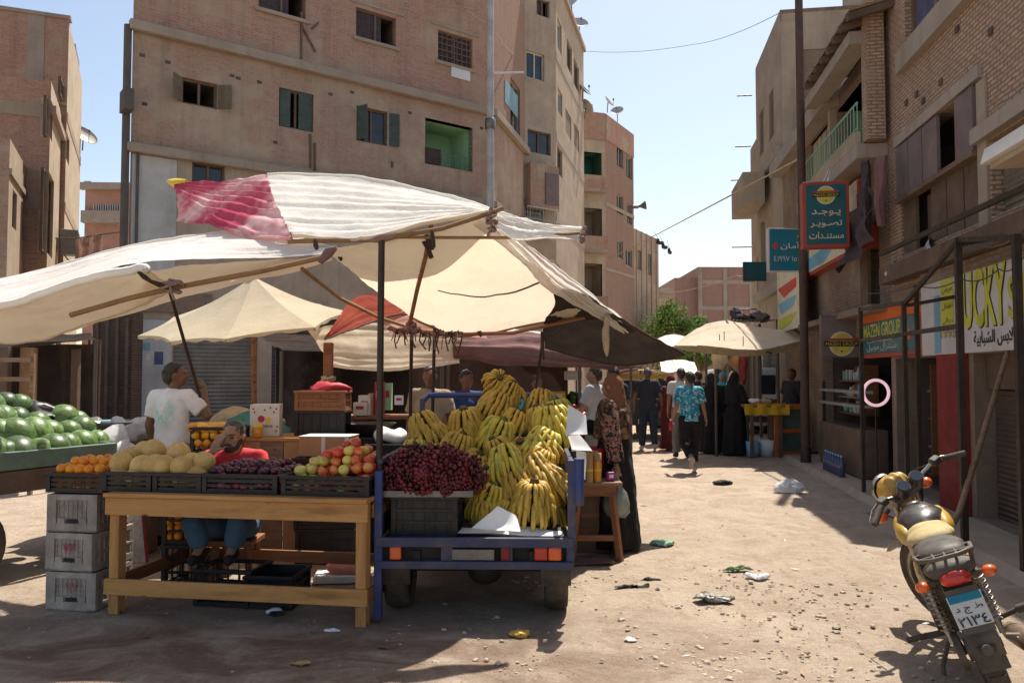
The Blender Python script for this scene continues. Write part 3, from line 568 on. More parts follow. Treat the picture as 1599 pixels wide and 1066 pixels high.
mb = MB(); g2.bx(mb, 4, 6, 13.4, 14.1, -1.5, -.1); mb.build('water_tank', m['rail_grey'], t0, True)
dish_on(None, g2.pt(6.1, 10.6, .1), .5, 'pale dish fixed to the sunlit side of the left brick block', R(60))
t1, g3, g4 = corner_block('left_brick_annex', 'lower red brick block with sunlit plastered side and tall dark openings, far left', (-13.5, 23), 9, 10.2, 3.2, ['brick_red', 'plaster_cream'], ((78, 150, 215, 83, 'sash', 1), (74, 262, 395, 85, 'sash', 1)))

for q in ((g3, 0, g3.L, 9.1, 9.5, .003, .02), (g3, 0, g3.L, 6.4, 6.9, .003, .02), (g4, .02, 3.2, 9.3, 9.5, .003, .14)): slab(q[0], t1, 'concrete_band', 'concrete_band', *q[1:])
mb = MB(); g4.bx(mb, 1.2, 3.2, 3.7, 3.9, .003, .8); g4.bx(mb, 1.2, 3.2, 3.9, 4.7, .72, .8); mb.build('balcony', m['concrete_band'], t1, True)
t2, g5, g6 = corner_block('left_plaster_house', 'low tan plaster house with dark windows at the left edge of the photo', (-12.75, 20), 9, 7.6, 3.2, ['brick_tan', 'plaster_tan'], ((20, 295, 355, 27, 'sash', 1), (36, 300, 375, 54, 'sash', 1)))
slab(g6, t2, 'window_sill', 'concrete_band', 1.2, 3.1, 3.6, 3.72, .003, .1); slab(g6, t2, 'concrete_band', 'concrete_band', 0, 3.2, 6.7, 6.85, .003, .06)
G7 = Face((-25.4, 47), (1, .05), 4.6); o7 = [G7.rect(130, 282, 141, 296), G7.rect(146, 320, 190, 352)]
t3 = blding('alley_house', 'pale pink house closing the alley between the left blocks and the brick block', [G7], 13.1, None, [o7], [(-20, 54), (-25, 54)], ['plaster_pink'])
slab(G7, t3, 'cornice', 'concrete', -.2, 5, 12.6, 13.0, .003, .4)
for z in (10.6, 7.6): slab(G7, t3, 'balcony', 'concrete', 0, 4.8, z, z + .7, .003, .5)
window(G7, t3, o7[0], 'sash', 'frame_white', 'pane_blue'); mb = MB(); r_ = o7[1]
for k in range(12): u = r_[0] + (r_[1] - r_[0]) * k / 12; G7.bx(mb, u, u + .07, r_[2], r_[3], .0, .05)
mb.build('balustrade', m['frame_white'], t3, True); mb = MB(); G7.room(mb, r_, 1.2, .0); mb.build('balcony_recess', m['plaster_pink'], t3, True)

hb = thing('air_cooler', 'box-shaped air cooler hung on the sunlit wall of the left annex', 'air cooler', g4.pt(2.9, 5.9, .35)); mb = MB(); g4.bx(mb, 2.6, 3.15, 5.5, 6.3, .1, .6); mb.build('casing', m['rail_grey'], hb, True, .02); mb = MB(); g4.bx(mb, 2.66, 3.09, 5.6, 6.2, .601, .62); mb.build('grille', m['louvre'], hb, True); mb = MB(); mb.tube([g4.pt(2.8, 5.5, .2), g4.pt(2.9, 5.1, .5), g4.pt(3.1, 4.9, .9)], .02, 6); mb.build('bracket', m['pipe'], hb, True)
hb = thing('hanging_cloth', 'tangle of grey cloth hung at the mouth of the alley', 'cloth', at(135, 385, 25)); mb = MB(); pa, pb = at(118, 372, 25), at(158, 366, 25); mb.grid(lambda u, v: pa.lerp(pb, u) + V((0, .12 * math.sin(u * 15), -v * (.9 + .5 * math.sin(u * 7)))), 24, 10); mb.wob(.08, 3); mb.build('cloth', m['rag'], hb, True); mb = MB(); mb.tube([pa - V((1, 0, 0)), pa, pb, pb + V((.8, 0, .1))], .02, 6); mb.build('pole', m['pipe'], hb, True)
# ------------------------------------------------------------------ right-hand side of the street
def RF(s1, s0, w=.6): p = sp(s1, w); return Face((p.x, p.y), -D2, s1 - s0)
# near brick house
S1 = sY(1394, .6); r1 = RF(S1, .5)
def rr(x0, ya, yb, x1): return r1.rl(x0, ya, yb, x1)
oU = (r1.px(1400, 0)[0], r1.px(1524, 0)[0], 3.2, 4.68); oL = (r1.px(1541, 0)[0], r1.L - 2, 3.2, 3.98); oT = (r1.px(1412, 0)[0], r1.px(1599, 0)[0] + 1, 5.9, 7.4)
oM = (r1.px(1352, 0)[0] if False else .12, r1.px(1453, 0)[0], .12, 1.83); oS = (r1.px(1506, 0)[0], r1.L - 1.5, .1, 1.83)
R1 = thing('brick_shop_house', 'dusty brick house over the shops on the right, with brown plank panels upstairs', 'building', sp(7, .7))
mb = MB(); r1.wall(mb, 2.8, 8.1, [oU, oL, oT], .22); mb.build('wall', m['brick_dusty'], R1, True)
mb = MB(); r1.wall(mb, 0, 2.8, [oM, oS], .3); mb.build('ground_floor_wall', m['plaster_dark'], R1, True)
mb = MB(); shell(mb, [r1], 0, 8.1, [tuple(sp(.5, 7))[:2], tuple(sp(S1, 7))[:2]]); mb.build('rear_wall', m['brick_rough'], R1, True)
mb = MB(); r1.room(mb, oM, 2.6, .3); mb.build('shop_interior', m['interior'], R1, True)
slab(r1, R1, 'lintel', 'concrete', oL[0] - .25, r1.L, 4.0, 4.16, .003, .1); slab(r1, R1, 'lintel', 'concrete', oU[0] - .1, oU[1] + .1, 4.69, 4.83, .003, .05); slab(r1, R1, 'window_sill', 'concrete', oT[0] - .1, oT[1] + .2, 5.6, 5.89, .003, .1)
slab(r1, R1, 'concrete_pillar', 'plaster_tan', oU[1] + .01, oU[1] + .22, 3.0, 4.65, .003, .03)
k = oU[0]
for i in range(5):
    a, b = oU[0] + (oU[1] - oU[0]) * i / 5, oU[0] + (oU[1] - oU[0]) * (i + 1) / 5
    if i != 3: slab(r1, R1, 'shutter_panel', 'plank_violet', a + .015, b - .015, 3.95, 4.64, .02 if i else .0, .06)
    slab(r1, R1, 'plank', 'plank_brown', a + .012, b - .02, 3.2, 3.9, -.07 if i != 1 else -.19, -.03 if i != 1 else -.16)
slab(r1, R1, 'rail', 'wood_frame', oU[0], oU[1], 3.9, 3.96, -.05, .08)
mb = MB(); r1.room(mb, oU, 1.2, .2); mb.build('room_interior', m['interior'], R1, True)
for i in range(4):
    a, b = oL[0] + (oL[1] - oL[0]) * i / 4, oL[0] + (oL[1] - oL[0]) * (i + 1) / 4; slab(r1, R1, 'louvre_shutter', 'louvre', a + .03, b - .03, 3.2, 3.96, -.16, -.11)
for i in range(5):
    a, b = oT[0] + (oT[1] - oT[0]) * i / 5, oT[0] + (oT[1] - oT[0]) * (i + 1) / 5; window(r1, R1, (a, b, oT[2], oT[3]), 'sash', 'wood_frame', 'pane_blue', nsash=1)
slab(r1, R1, 'roller_shutter', 'shutter_brown', oS[0] + .02, oS[1], .1, 1.45, -.26, -.2); slab(r1, R1, 'shutter_box', 'plank_brown', oS[0] + .02, oS[1], 1.46, 1.83, -.28, -.12)
slab(r1, R1, 'fascia', 'plank_brown', .2, r1.L, 2.84, 3.06, .003, .22); slab(r1, R1, 'fascia', 'brick_rough', r1.px(1440, 0)[0], r1.L, 2.7, 2.83, .003, .1)
slab(r1, R1, 'pilaster', 'paint_red', r1.px(1459, 0)[0], r1.px(1499, 0)[0], .03, 1.84, .003, .07)
rnd.seed(4)
for i in range(9):
    u = rnd.uniform(.5, 4); z = rnd.uniform(4.9, 5.5) if i < 5 else rnd.uniform(4.95, 6.6); slab(r1, R1, 'putlog_hole', 'interior', u, u + .09, z, z + .07, .002, .02)
mb = MB(); a = r1.px(1420, 0)[0]
mb.beam(r1.pt(a, 3.16, .42), r1.pt(r1.L - .5, 3.12, .42), .04, .05); mb.build('rail', m['steel_dark'], R1, True)
# cream hood on the wall
q = r1.px(1560, 240); hd = thing('lamp_hood', 'cream metal hood jutting from the brick wall at the right edge', 'lamp', r1.pt(q[0], q[1], .0))
mb = MB(); rh = Face(tuple(r1.pt(0, 0, .62))[:2], r1.d, 1); c0 = rh.px(1537, 250)[0]; c1 = c0 + 1.1; pts = [r1.pt(c0, 3.40, 0), r1.pt(c0, 3.58, 0), r1.pt(c0, 3.54, .62), r1.pt(c0, 3.40, .66)]; mb.prism(pts, r1.d * (c1 - c0)); mb.build('housing', m['card_white'], hd, True, .01)
mb = MB(); r1.bx(mb, c0 + .06, c1 - .06, 3.35, 3.397, .12, .6); mb.build('diffuser', m['plaster_cream'], hd, True)
# lower house with the balcony
S2 = 18.9; r2 = RF(S2, S1 + .004)
R2h = thing('balcony_shop_house', 'low house over the shops with a railed balcony, mint wall and wooden lean-to roof', 'building', sp(15, .7))
zt = 6.55; u0b = r2.px(1275, 0)[0]
ob = (r2.px(1304, 0)[0], r2.L - .1, 4.9, 6.2); ow = (r2.px(1262, 0)[0], r2.px(1290, 0)[0], 5.05, 6.2)
og = (r2.px(1274, 0)[0], r2.L - .06, .06, 2.2); ox = (r2.px(1344, 0)[0], r2.L - .5, 2.55, 3.9)
mb = MB(); r2.wall(mb, 0, zt, [ob, ow, og, ox], .25); mb.build('wall', m['brick_rough'], R2h, True)
mb = MB(); shell(mb, [r2], 0, zt, [tuple(sp(S1, 7))[:2], tuple(sp(S2, 7))[:2]]); mb.build('rear_wall', m['brick_rough'], R2h, True)
mb = MB(); r2.room(mb, ob, 1.6, .2); mb.build('balcony_recess', m['plaster_mint'], R2h, True)
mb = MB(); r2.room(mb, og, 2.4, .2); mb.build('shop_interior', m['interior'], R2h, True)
mb = MB(); r2.room(mb, ox, .6, .2); mb.build('wall_recess', m['plaster_pink'], R2h, True)
for i in range(4): slab(r2, R2h, 'shutter_panel', 'plaster_cream', ow[0] + (ow[1] - ow[0]) * i / 4 + .03, ow[0] + (ow[1] - ow[0]) * (i + 1) / 4 - .03, ow[2], ow[3], -.1, -.05)
slab(r2, R2h, 'coping', 'concrete', 0, r2.px(1308, 0)[0], zt - .3, zt, .003, .3); slab(r2, R2h, 'balcony_slab', 'concrete', u0b, r2.L - .02, 4.68, 4.88, .003, .42); slab(r2, R2h, 'parapet', 'plaster_tan', u0b + .2, r2.L - .1, 4.885, 5.08, .34, .42)
railing(r2, R2h, u0b + .2, r2.L - .1, 5.08, .42, .38, 22, 'plaster_mint'); slab(r2, R2h, 'pilaster', 'plaster_tan', r2.px(1300, 0)[0], ob[0] - .01, 4.9, 6.3, .003, .12)
slab(r2, R2h, 'door', 'plank_brown', ob[0] + .05, ob[0] + 1.3, 4.9, 6.1, -.6, -.5)
for x, w_ in ((1384, .2),): u = r2.px(x, 0)[0]; slab(r2, R2h, 'balcony_post', 'brick_dusty', u - .12, u + .12, 4.9, 6.9, w_ - .12, w_ + .12)
# lean-to roof of boards on rafters
mb = MB(); ua, ub = r2.px(1311, 0)[0], r2.L + .4
mb.prism([r2.pt(ua, 6.62, .6), r2.pt(ub, 6.62, .6), r2.pt(ub, 7.0, -.9), r2.pt(ua, 7.0, -.9)], (0, 0, .03)); mb.build('lean_to_roof', m['wood_old'], R2h, True)
for i in range(8): u = ua + .05 + (ub - ua - .1) * i / 7; mb = MB(); mb.beam(r2.pt(u, 6.55, .62), r2.pt(u, 6.95, -.88), .07, .1); mb.build('rafter', m['plank_brown'], R2h, True)
slab(r2, R2h, 'beam', 'concrete', r2.px(1300, 0)[0], r2.L, 6.32, 6.5, .2, .5)
slab(r2, R2h, 'canopy_slab', 'plaster_dark', r2.px(1262, 0)[0], r2.L, 2.5, 2.6, .003, .3)
slab(r2, R2h, 'door_panel', 'plank_brown', r2.px(1340, 0)[0], r2.px(1352, 0)[0], 2.6, 4.0, .003, .05)
cb = MB(); cb.grid(lambda u, v: r2.pt(r2.px(1340, 0)[0] + u * 1.6, 3.95 - v * .75 + .25 * u, .3 + .1 * math.sin(u * 9) + .08 * math.sin(v * 7 + u * 3)), 20, 10)
ct = thing('burlap_cover', 'sagging burlap cover over the wall below the railed balcony', 'cover', r2.pt(r2.L - 1, 3.4, .3)); cb.build('cloth', m['curtain'], ct, True)
for i, x in enumerate((1352, 1376)):
    p = hit(x, 300, r2.P + r2.n * .35, r2.n); ct = thing('hanging_cloth', ['dark cloth hanging in a strip beside the pink niche', 'brown rag hanging by the balcony end'][i], 'cloth', p); mb = MB(); mb.grid(lambda u, v: p + r2.d * (u - .5) * (.28 - .16 * abs(v - .6)) + r2.n * (.05 * math.sin(u * 12 + v * 3)) + V((0, 0, .45 - v * (1.1 - .2 * i))), 12, 16); mb.wob(.03, 4, i).build('cloth', m['curtain' if i == 0 else 'canopy_mauve'], ct, True)
# tall block behind, brick side facing the camera
pc = sp(S2 + .02, .6); k1 = Face((pc.x, pc.y), N2, 6); k0 = RF(22.6, S2 + .02)
R3h = thing('tall_brick_block', 'tall weathered brick block at the bend, its blank side towards the camera', 'building', pc)
ok = [(.5, 1.2, 7.6, 8.8), (2, 2.7, 7.6, 8.8), (.6, 2.9, .1, 2.6), (.5, 1.2, 4.6, 5.8)]
mb = MB(); k0.wall(mb, 0, 10.3, ok); mb.build('wall', m['plaster_tan'], R3h, True); mb = MB(); k1.wall(mb, 0, 10.3, []); mb.build('wall', m['brick_rough'], R3h, True)
mb = MB(); shell(mb, [k0, k1], 0, 10.3, [tuple(sp(22.6, 6.6))[:2]]); mb.build('rear_wall', m['brick_rough'], R3h, True)
slab(k1, R3h, 'plaster_patch', 'plaster_tan', .02, 5, 9.3, 10.2, .003, .02); slab(k1, R3h, 'pilaster', 'concrete', 1.35, 1.75, 4, 9.3, .003, .03); slab(k1, R3h, 'pilaster', 'plaster_tan', .0, .5, 0, 10, .021, .05)
slab(k1, R3h, 'coping', 'concrete', 1.5, 4, 10.31, 10.6, -.3, -.05)
for o in ok[:2]: window(k0, R3h, o, 'closed', 'wood_frame', sm='plank_brown')
slab(k0, R3h, 'roller_shutter', 'shutter_dark', .63, 2.87, .1, 2.58, -.2, -.15)
for z in (3.6, 6.8): slab(k0, R3h, 'concrete_band', 'concrete', 0, k0.L, z, z + .25, .003, .15)
slab(k0, R3h, 'balcony', 'plaster_tan', 0, 2.2, 6.0, 6.8, .16, .7)
dish_on(None, at(1350, 3, 19.6), .35, 'pale dish on the roof edge of the tall brick block at the bend', R(150))
ps = sp(22.64, .8); k2 = RF(27, 22.64, 1.1); R4h = thing('rear_street_block', 'narrow weathered block just visible past the tall brick block at the bend', 'building', ps)
mb = MB(); k2.wall(mb, 0, 9.2, [(1, 2, 4, 5.4)]); shell(mb, [k2], 0, 9.2, [tuple(sp(22.64, 6))[:2], tuple(sp(27, 6))[:2]]); mb.build('wall', m['plaster_grey'], R4h, True); window(k2, R4h, (1, 2, 4, 5.4), 'closed', 'wood_frame', sm='plank_brown')
rnd.seed(9)
for i in range(7):                                               # brackets and pegs on its street front
    z = [8.05, 9.4, 6.3, 5.2, 4.2, 3.4, 7.1][i]; mb = MB(); p = k0.pt(.1 + .3 * (i % 3), z, .16); mb.cyl(p, p + k0.n * rnd.uniform(.3, .6), .018, n=6); mb.build('wall_bracket', m['steel_dark'], R3h, True)
# tall brown pole at the kerb
def pole(name, label, px, y0, w, zb, r, mt, cat='pole', s=None):
    p = sp(sY(px, w), w); t = thing(name, label, cat, p); Yd = p.y; top = at(px, y0, Yd).z; mb = MB(); mb.cyl((0, 0, zb), (0, 0, top), r, r * .9, 12); mb.build('shaft', m[mt], t); return t, p, top
t, p, top = pole('utility_pole', 'tall rusty brown pole at the kerb beside the hanging signs', 1256, -30, .05, 0, .075, 'rust')
mb = MB()
mb.lathe([(.095, 0), (.095, .3), (.078, .33)], 12); mb.build('base_sleeve', m['steel_dark'], t)
up_ = thing('street_pole', 'pale grey street pole in front of the brick block', 'pole', (at(765, 560, 23.4).x, 23.4, 0)); mb = MB(); mb.cyl((0, 0, 0), (0, 0, 13.5), .13, .105, 14); mb.build('shaft', m['pole_grey'], up_)
for z in (6.2, 8.9): mb = MB(); mb.lathe([(.135, z), (.16, z + .02), (.16, z + .3), (.135, z + .32)], 14); mb.build('collar', m['rail_grey'], up_)
mb = MB(); mb.beam((0, 0, 10.6), (1.0, -.2, 10.55), .05, .05); mb.build('cross_arm', m['white_plastic'], up_)
# black steel awning frame in front of the shops
fr = thing('awning_frame', 'black steel awning frame standing on the kerb before the shops', 'frame', sp(9, 0))
fp = {}
for x, zt_ in ((1345, 2.5), (1413, 2.42), (1433, 2.62), (1500, 2.88), (1592, 2.72)):
    w_ = .0 if x != 1433 else .18; p = sp(sY(x, w_), w_); fp[x] = p; mb = MB(); mb.box(p + V((0, 0, zt_ / 2 + .03)), (.055 if x > 1450 else .045, .055 if x > 1450 else .045, zt_ - .06), math.atan2(D2.y, D2.x)); mb.build('post', m['steel_dark'], fr, True)
for a, b, za, zb_ in ((1345, 1413, 2.06, 2.06), (1413, 1500, 2.06, 2.06), (1500, 1592, 2.86, 2.70), (1413, 1500, 2.4, 2.84), (1345, 1413, 2.47, 2.41)):
    mb = MB(); mb.beam(fp[a] + V((0, 0, za)) + D2 * -.03, fp[b] + V((0, 0, zb_)) + D2 * .03, .035, .045); mb.build('rail', m['steel_dark'], fr, True)
for x, z in ((1500, 2.82), (1592, 2.66), (1413, 2.38)):
    mb = MB(); mb.beam(fp[x] + V((0, 0, z)) + N2 * .03, fp[x] + V((0, 0, z + .1)) + N2 * .59, .035, .04); mb.build('rail', m['steel_dark'], fr, True)
# leaning bamboo-like stick
a = at(1495, 812, 7.6); b = at(1582, 520, 7.7); ls = thing('wooden_stick', 'long bare wooden stick leaning against the shop front', 'stick', (a.x, a.y, .1)); mb = MB()
a = at(1466, 900, 7.0); mb.tube([V((a.x, a.y, .09)), at(1500, 800, 7.25), at(1540, 665, 7.5), b], [.03, .028, .026, .02], 8); mb.wob(.02, 3); mb.build('shaft', m['wood_old'], ls, True)

# ------------------------------------------------------------------ signs
m['sig_teal'] = M('sig_teal', (.018, .115, .135), .4, .15, 3, 0); m['sig_cyan'] = M('sig_cyan', (.015, .19, .27), .4, .15, 3, 0); m['sig_red'] = M('sig_red', (.42, .07, .045), .5, .25, 4); m['sig_yellow'] = M('sig_yellow', (.62, .5, .09), .5, .15, 5, 0)
m['sig_cream'] = M('sig_cream', (.72, .63, .44), .6, .15, 5, 0); m['sig_white'] = M('sig_white', (.62, .58, .56), .5, .12, 1.5, .03); m['sig_black'] = M('sig_black', (.02, .02, .016), .5, .2, 5, 0); m['sig_lime'] = M('sig_lime', (.58, .57, .06), .5, .12, 5, 0); m['sig_orange'] = M('sig_orange', (.68, .14, .02), .5, .15, 3, 0)
m['sig_sky'] = M('sig_sky', (.2, .45, .58), .5, .15, 3, 0); m['sig_violet'] = M('sig_violet', (.3, .2, .5), .5, .2, 5, 0); m['sig_hot'] = M('sig_hot', (.62, .06, .05), .5, .2, 5, 0)
def boxsign(name, label, c, size, xd, mt_frame, mt_face, border):
    """box sign: casing > face; returns thing and lower-left corner, x and up of its front"""
    t = thing(name, label, 'sign', c); xd = V(xd).normalized(); up = V((0, 0, 1)); n = xd.cross(up); M3 = Matrix((xd, n, up)).transposed(); mb = MB()
    mb.box(c, (size[0], size[2], size[1]), M3); mb.build('casing', m[mt_frame], t, True, .008); mb = MB(); fc = c + n * (size[2] / 2 + .004); mb.box(fc, (size[0] - 2 * border, .008, size[1] - 2 * border), M3); mb.build('face', m[mt_face], t, True)
    return t, c + n * (size[2] / 2 + .008) - xd * size[0] / 2 - up * size[1] / 2, xd, up, n
def emblem(t, o, xd, up, n, w_, mt_disc='sig_yellow'):
    """round badge crossed by a dark band with lettering; w_ = band width"""
    r = w_ * .32; M3 = Matrix((xd, up, n)).transposed()
    mb = MB(); mb.cyl(o, o + n * .004, r * 1.12, n=28); mb.build('badge_rim', m['sig_cream'], t, True); mb = MB(); mb.cyl(o, o + n * .006, r, n=28); b = mb.build('badge', m[mt_disc], t, True)
    mb = MB(); mb.box(o + n * .009, (w_, w_ * .15, .006), M3); mb.build('badge_band', m['sig_black'], t, True); mb = MB(); mb.box(o + n * .009 + up * w_ * .125, (w_ * .96, w_ * .07, .006), M3); mb.build('badge_band', m['sig_red'], t, True)
    text('MAZEN GROUP', w_ * .9, w_ * .1, m['sig_yellow'], o - xd * w_ * .45 - up * w_ * .05, xd, up, t, off=.014)
    mb = MB(); mb.prism([o + n * .007 + up * r * -.62 + xd * r * .12, o + n * .007 + up * r * -.62 - xd * r * .12, o + n * .007 + up * r * -.82], n * .003); mb.build('badge_mark', m['sig_black'], t, True)
# teal sign with red border, facing the camera
Ys = 11.9; a = at(1258, 386, Ys); b = at(1326, 283, Ys); W_, H_ = b.x - a.x, b.z - a.z
xs_ = V((1, -.16, 0)).normalized(); c = V(((a.x + b.x) / 2, Ys + .12, (a.z + b.z) / 2)); t, o, xd, up, n = boxsign('hanging_sign', 'teal box sign with red border and round yellow emblem, hanging out over the street', c, (W_, H_, .22), xs_, 'sig_red', 'sig_teal', .05)
emblem(t, o + xd * W_ * .5 + up * H_ * .79, xd, up, n, W_ * .58)
for s, y, ww in (('يـوجـد', .47, .62), ('تصـويـر', .30, .68), ('مستنـدات', .13, .74)): text(arabic(s), W_ * ww, H_ * .105, m['sig_cream'], o + xd * W_ * (.5 - ww / 2) + up * H_ * y, xd, up, t, off=.003, bold=.012)
mb = MB(); mb.tube([o + xd * W_ * .55 + up * H_, o + xd * W_ * .6 + up * (H_ + .2), r2.pt(2.5, 4.2, .3)], .012, 6); mb.build('stay_wire', m['white_plastic'], t, True); mb = MB(); pp = sp(sY(1256, .05), .05); mb.beam(V((pp.x + .06, pp.y, o.z + H_ * .8)), V((pp.x + .2, pp.y - .5, o.z + H_ * .8)), .03, .03); mb.build('bracket', m['steel_dark'], t, True)
# cyan sign
Yc = 15.5; a = at(1198, 425, Yc); b = at(1250, 357, Yc); W_, H_ = b.x - a.x, b.z - a.z; c = V(((a.x + b.x) / 2, Yc, (a.z + b.z) / 2))
t, o, xd, up, n = boxsign('hanging_sign', 'square cyan sign with white Arabic lettering and a red dot, beside the teal sign', c, (W_, H_, .12), (1, .06, 0), 'sig_white', 'sig_cyan', .025)
text(arabic('أمان'), W_ * .56, H_ * .19, m['white_plastic'], o + xd * W_ * .36 + up * H_ * .5, xd, up, t, off=.003, bold=.01); text('٤١٩٩٧ ١٥', W_ * .68, H_ * .12, m['white_plastic'], o + xd * W_ * .16 + up * H_ * .24, xd, up, t, off=.003)
mb = MB(); q = o + xd * W_ * .2 + up * H_ * .59; mb.prism([q + xd * math.cos(k * math.pi / 2 + math.pi) * W_ * (.1 if k else .11) + up * math.sin(k * math.pi / 2 + math.pi) * H_ * .09 + n * .003 for k in range(4)], n * .003); mb.build('red_mark', m['sig_hot'], t, True)
mb = MB(); mb.tube([c + xd * W_ / 2, V((5.6, 15.6, c.z + .1)), sp(16.5, .7, c.z + .1)], .02, 6); mb.build('bracket', m['steel_dark'], t, True)
# light box below, parallel to the street
f_ = RF(sY(1250, .42), 1, .42); u1 = f_.px(1334, 0)[0]; z0, z1 = f_.px(1252, 437)[1], f_.px(1252, 352)[1]
t = thing('light_box', 'faded blue and cream light box with a red underside, below the teal sign', 'sign', f_.pt(u1 / 2, z0, 0)); mb = MB(); f_.bx(mb, 0, u1, z0, z1, -.35, 0); mb.build('casing', m['sig_red'], t, True, .01)
mb = MB(); f_.bx(mb, .04, u1 - .04, z0 + .06, z1 - .03, .002, .008); mb.build('face', m['sig_cream'], t, True)
mb = MB(); mb.prism([f_.pt(.1, z0 + .1, .009), f_.pt(u1 * .5, z0 + .1, .009), f_.pt(u1 * .8, z0 + .4, .009), f_.pt(.3, z0 + .3, .009)], f_.n * .003); mb.build('stripe', m['sig_sky'], t, True); mb = MB(); mb.prism([f_.pt(.1, z0 + .45, .009), f_.pt(u1 * .5, z0 + .5, .009), f_.pt(u1 * .6, z0 + .62, .009), f_.pt(.1, z0 + .56, .009)], f_.n * .003); mb.build('stripe', m['plaster_mint'], t, True)
slab(f_, t, 'bracket', 'steel_dark', u1 * .4, u1 * .45, z0 + .2, z0 + .25, -.5, -.36)
# emblem board, facing the camera
a, b = at(1282, 558, 12.9), at(1341, 492, 12.9); t, o, xd, up, n = boxsign('shop_board', 'dark maroon board with a round yellow emblem over the wooden shelves', (a + b) / 2, (b.x - a.x, b.z - a.z, .06), (1, -.1, 0), 'plank_violet', 'plank_violet', .02)
emblem(t, o + xd * (b.x - a.x) * .52 + up * (b.z - a.z) * .32, xd, up, n, (b.x - a.x) * .88)
# shop sign under the brick house's far end
f_ = RF(sY(1349, .55), 1, .55); u1 = f_.px(1438, 0)[0]; z0, z1 = 1.86, 2.56
t = thing('shop_sign', 'orange edged shop sign with yellow lettering on teal, over the dark shop', 'sign', f_.pt(u1 / 2, z0, 0)); mb = MB(); f_.bx(mb, 0, u1, z0, z1, -.09, 0); mb.build('panel', m['sig_red'], t, True, .006)
mb = MB(); f_.bx(mb, .0, u1 * .95, z1 - .17, z1 - .01, .002, .007); mb.build('band', m['sig_orange'], t, True); mb = MB(); f_.bx(mb, .0, u1 * .86, z0 + .06, z1 - .18, .002, .007); mb.build('face', m['sig_teal'], t, True)
text('MAZEN GROUP', u1 * .62, .21, m['sig_lime'], f_.pt(.05, z0 + .29, .007), f_.d, V((0, 0, 1)), t, off=.003, bold=.015); text(arabic('سنترال موبيل'), u1 * .5, .12, m['sig_white'], f_.pt(.2, z0 + .09, .007), f_.d, V((0, 0, 1)), t, off=.003)
text(arabic('خدمات').replace('خ', 'ﺧ') if False else arabic('موبايل'), u1 * .42, .06, m['sig_white'], f_.pt(.22, z0 + .22, .007), f_.d, V((0, 0, 1)), t, off=.003)
mb = MB(); mb.cyl(f_.pt(u1 * .76, z0 + .27, .008), f_.pt(u1 * .76, z0 + .27, .012), .07, n=16); mb.build('picture', m['sig_orange'], t, True)
# big white clothing-shop sign
f_ = RF(sY(1440, .53), .6, .53); u1 = f_.L; z0, z1 = 1.84, 2.78
t = thing('shop_sign', 'long white shop sign with big lime lettering and green Arabic words', 'sign', f_.pt(u1 / 2, z0, 0)); mb = MB(); f_.bx(mb, 0, u1, z0, z1, -.07, 0); mb.build('panel', m['sig_white'], t, True, .006)
def U(x): return f_.px(x, 0)[0]
mb = MB(); f_.bx(mb, U(1448), U(1457), z0 + .02, z1 - .25, .002, .006); mb.build('stripe', m['sig_sky'], t, True); mb = MB(); f_.bx(mb, U(1459), U(1478), z0 + .2, z1 - .1, .002, .006); mb.build('stripe', m['sig_lime'], t, True)
for i, s in enumerate(('حريمي', 'اطفال', 'رجالي')): text(arabic(s), U(1477) - U(1461), .08, m['sig_black'], f_.pt(U(1461), z1 - .27 - .17 * i, .006), f_.d, V((0, 0, 1)), t, off=.002)
text('1995', U(1482) - U(1458), .12, m['sig_violet'], f_.pt(U(1458), z0 + .18, .006), f_.d, V((0, 0, 1)), t, off=.004)
for dx, mt, of in ((.02, 'sig_black', .003), (0, 'sig_lime', .006)):
    text('LUCKY', U(1560) - U(1482), .62, m[mt], f_.pt(U(1482) + dx, z0 + .25 - dx * .7, .0), f_.d, V((0, 0, 1)), t, off=of, bold=.03); text('STORE', U(1599) - U(1560) + .75, .4, m[mt], f_.pt(U(1562) + dx, z0 + .3 - dx * .7, .0), f_.d, V((0, 0, 1)), t, off=of, bold=.02)
text(arabic('للملابس الشبابية'), U(1584) - U(1508), .17, m['sig_black'], f_.pt(U(1508), z0 + .05, .0), f_.d, V((0, 0, 1)), t, off=.006, bold=.02)
# faded banner at the bend and dark-green far sign
f_ = RF(sY(1215, .35), 1, .35); u1 = f_.px(1252, 0)[0]
t = thing('wall_banner', 'faded yellow and blue banner hanging on the corner of the tall brick block', 'banner', f_.pt(u1 / 2, 1.9, 0)); mb = MB(); f_.bx(mb, 0, u1, f_.px(1215, 520)[1], f_.px(1215, 420)[1], -.02, 0); mb.build('cloth', m['sig_cream'], t, True)
for i, mt in enumerate(('sig_lime', 'sig_sky', 'sig_hot')): mb = MB(); z = 2.6 + .35 * i; mb.prism([f_.pt(.2 + .3 * i, z, .002), f_.pt(u1 * .5 + .3 * i, z + .1, .002), f_.pt(u1 * .7, z + .3, .002), f_.pt(.1, z + .25, .002)], f_.n * .004); mb.build('patch', m[mt], t, True)
c = at(1182, 424, 21); t, o, xd, up, n = boxsign('far_sign', 'dark green sign standing out over the far end of the street', c, (.75, .5, .1), (1, .1, 0), 'steel_dark', 'sig_teal', .02)
mb = MB(); mb.beam(c + xd * .37, c + xd * 1.1 + V((0, 1.5, 0)), .04, .04); mb.build('bracket', m['steel_dark'], t, True)
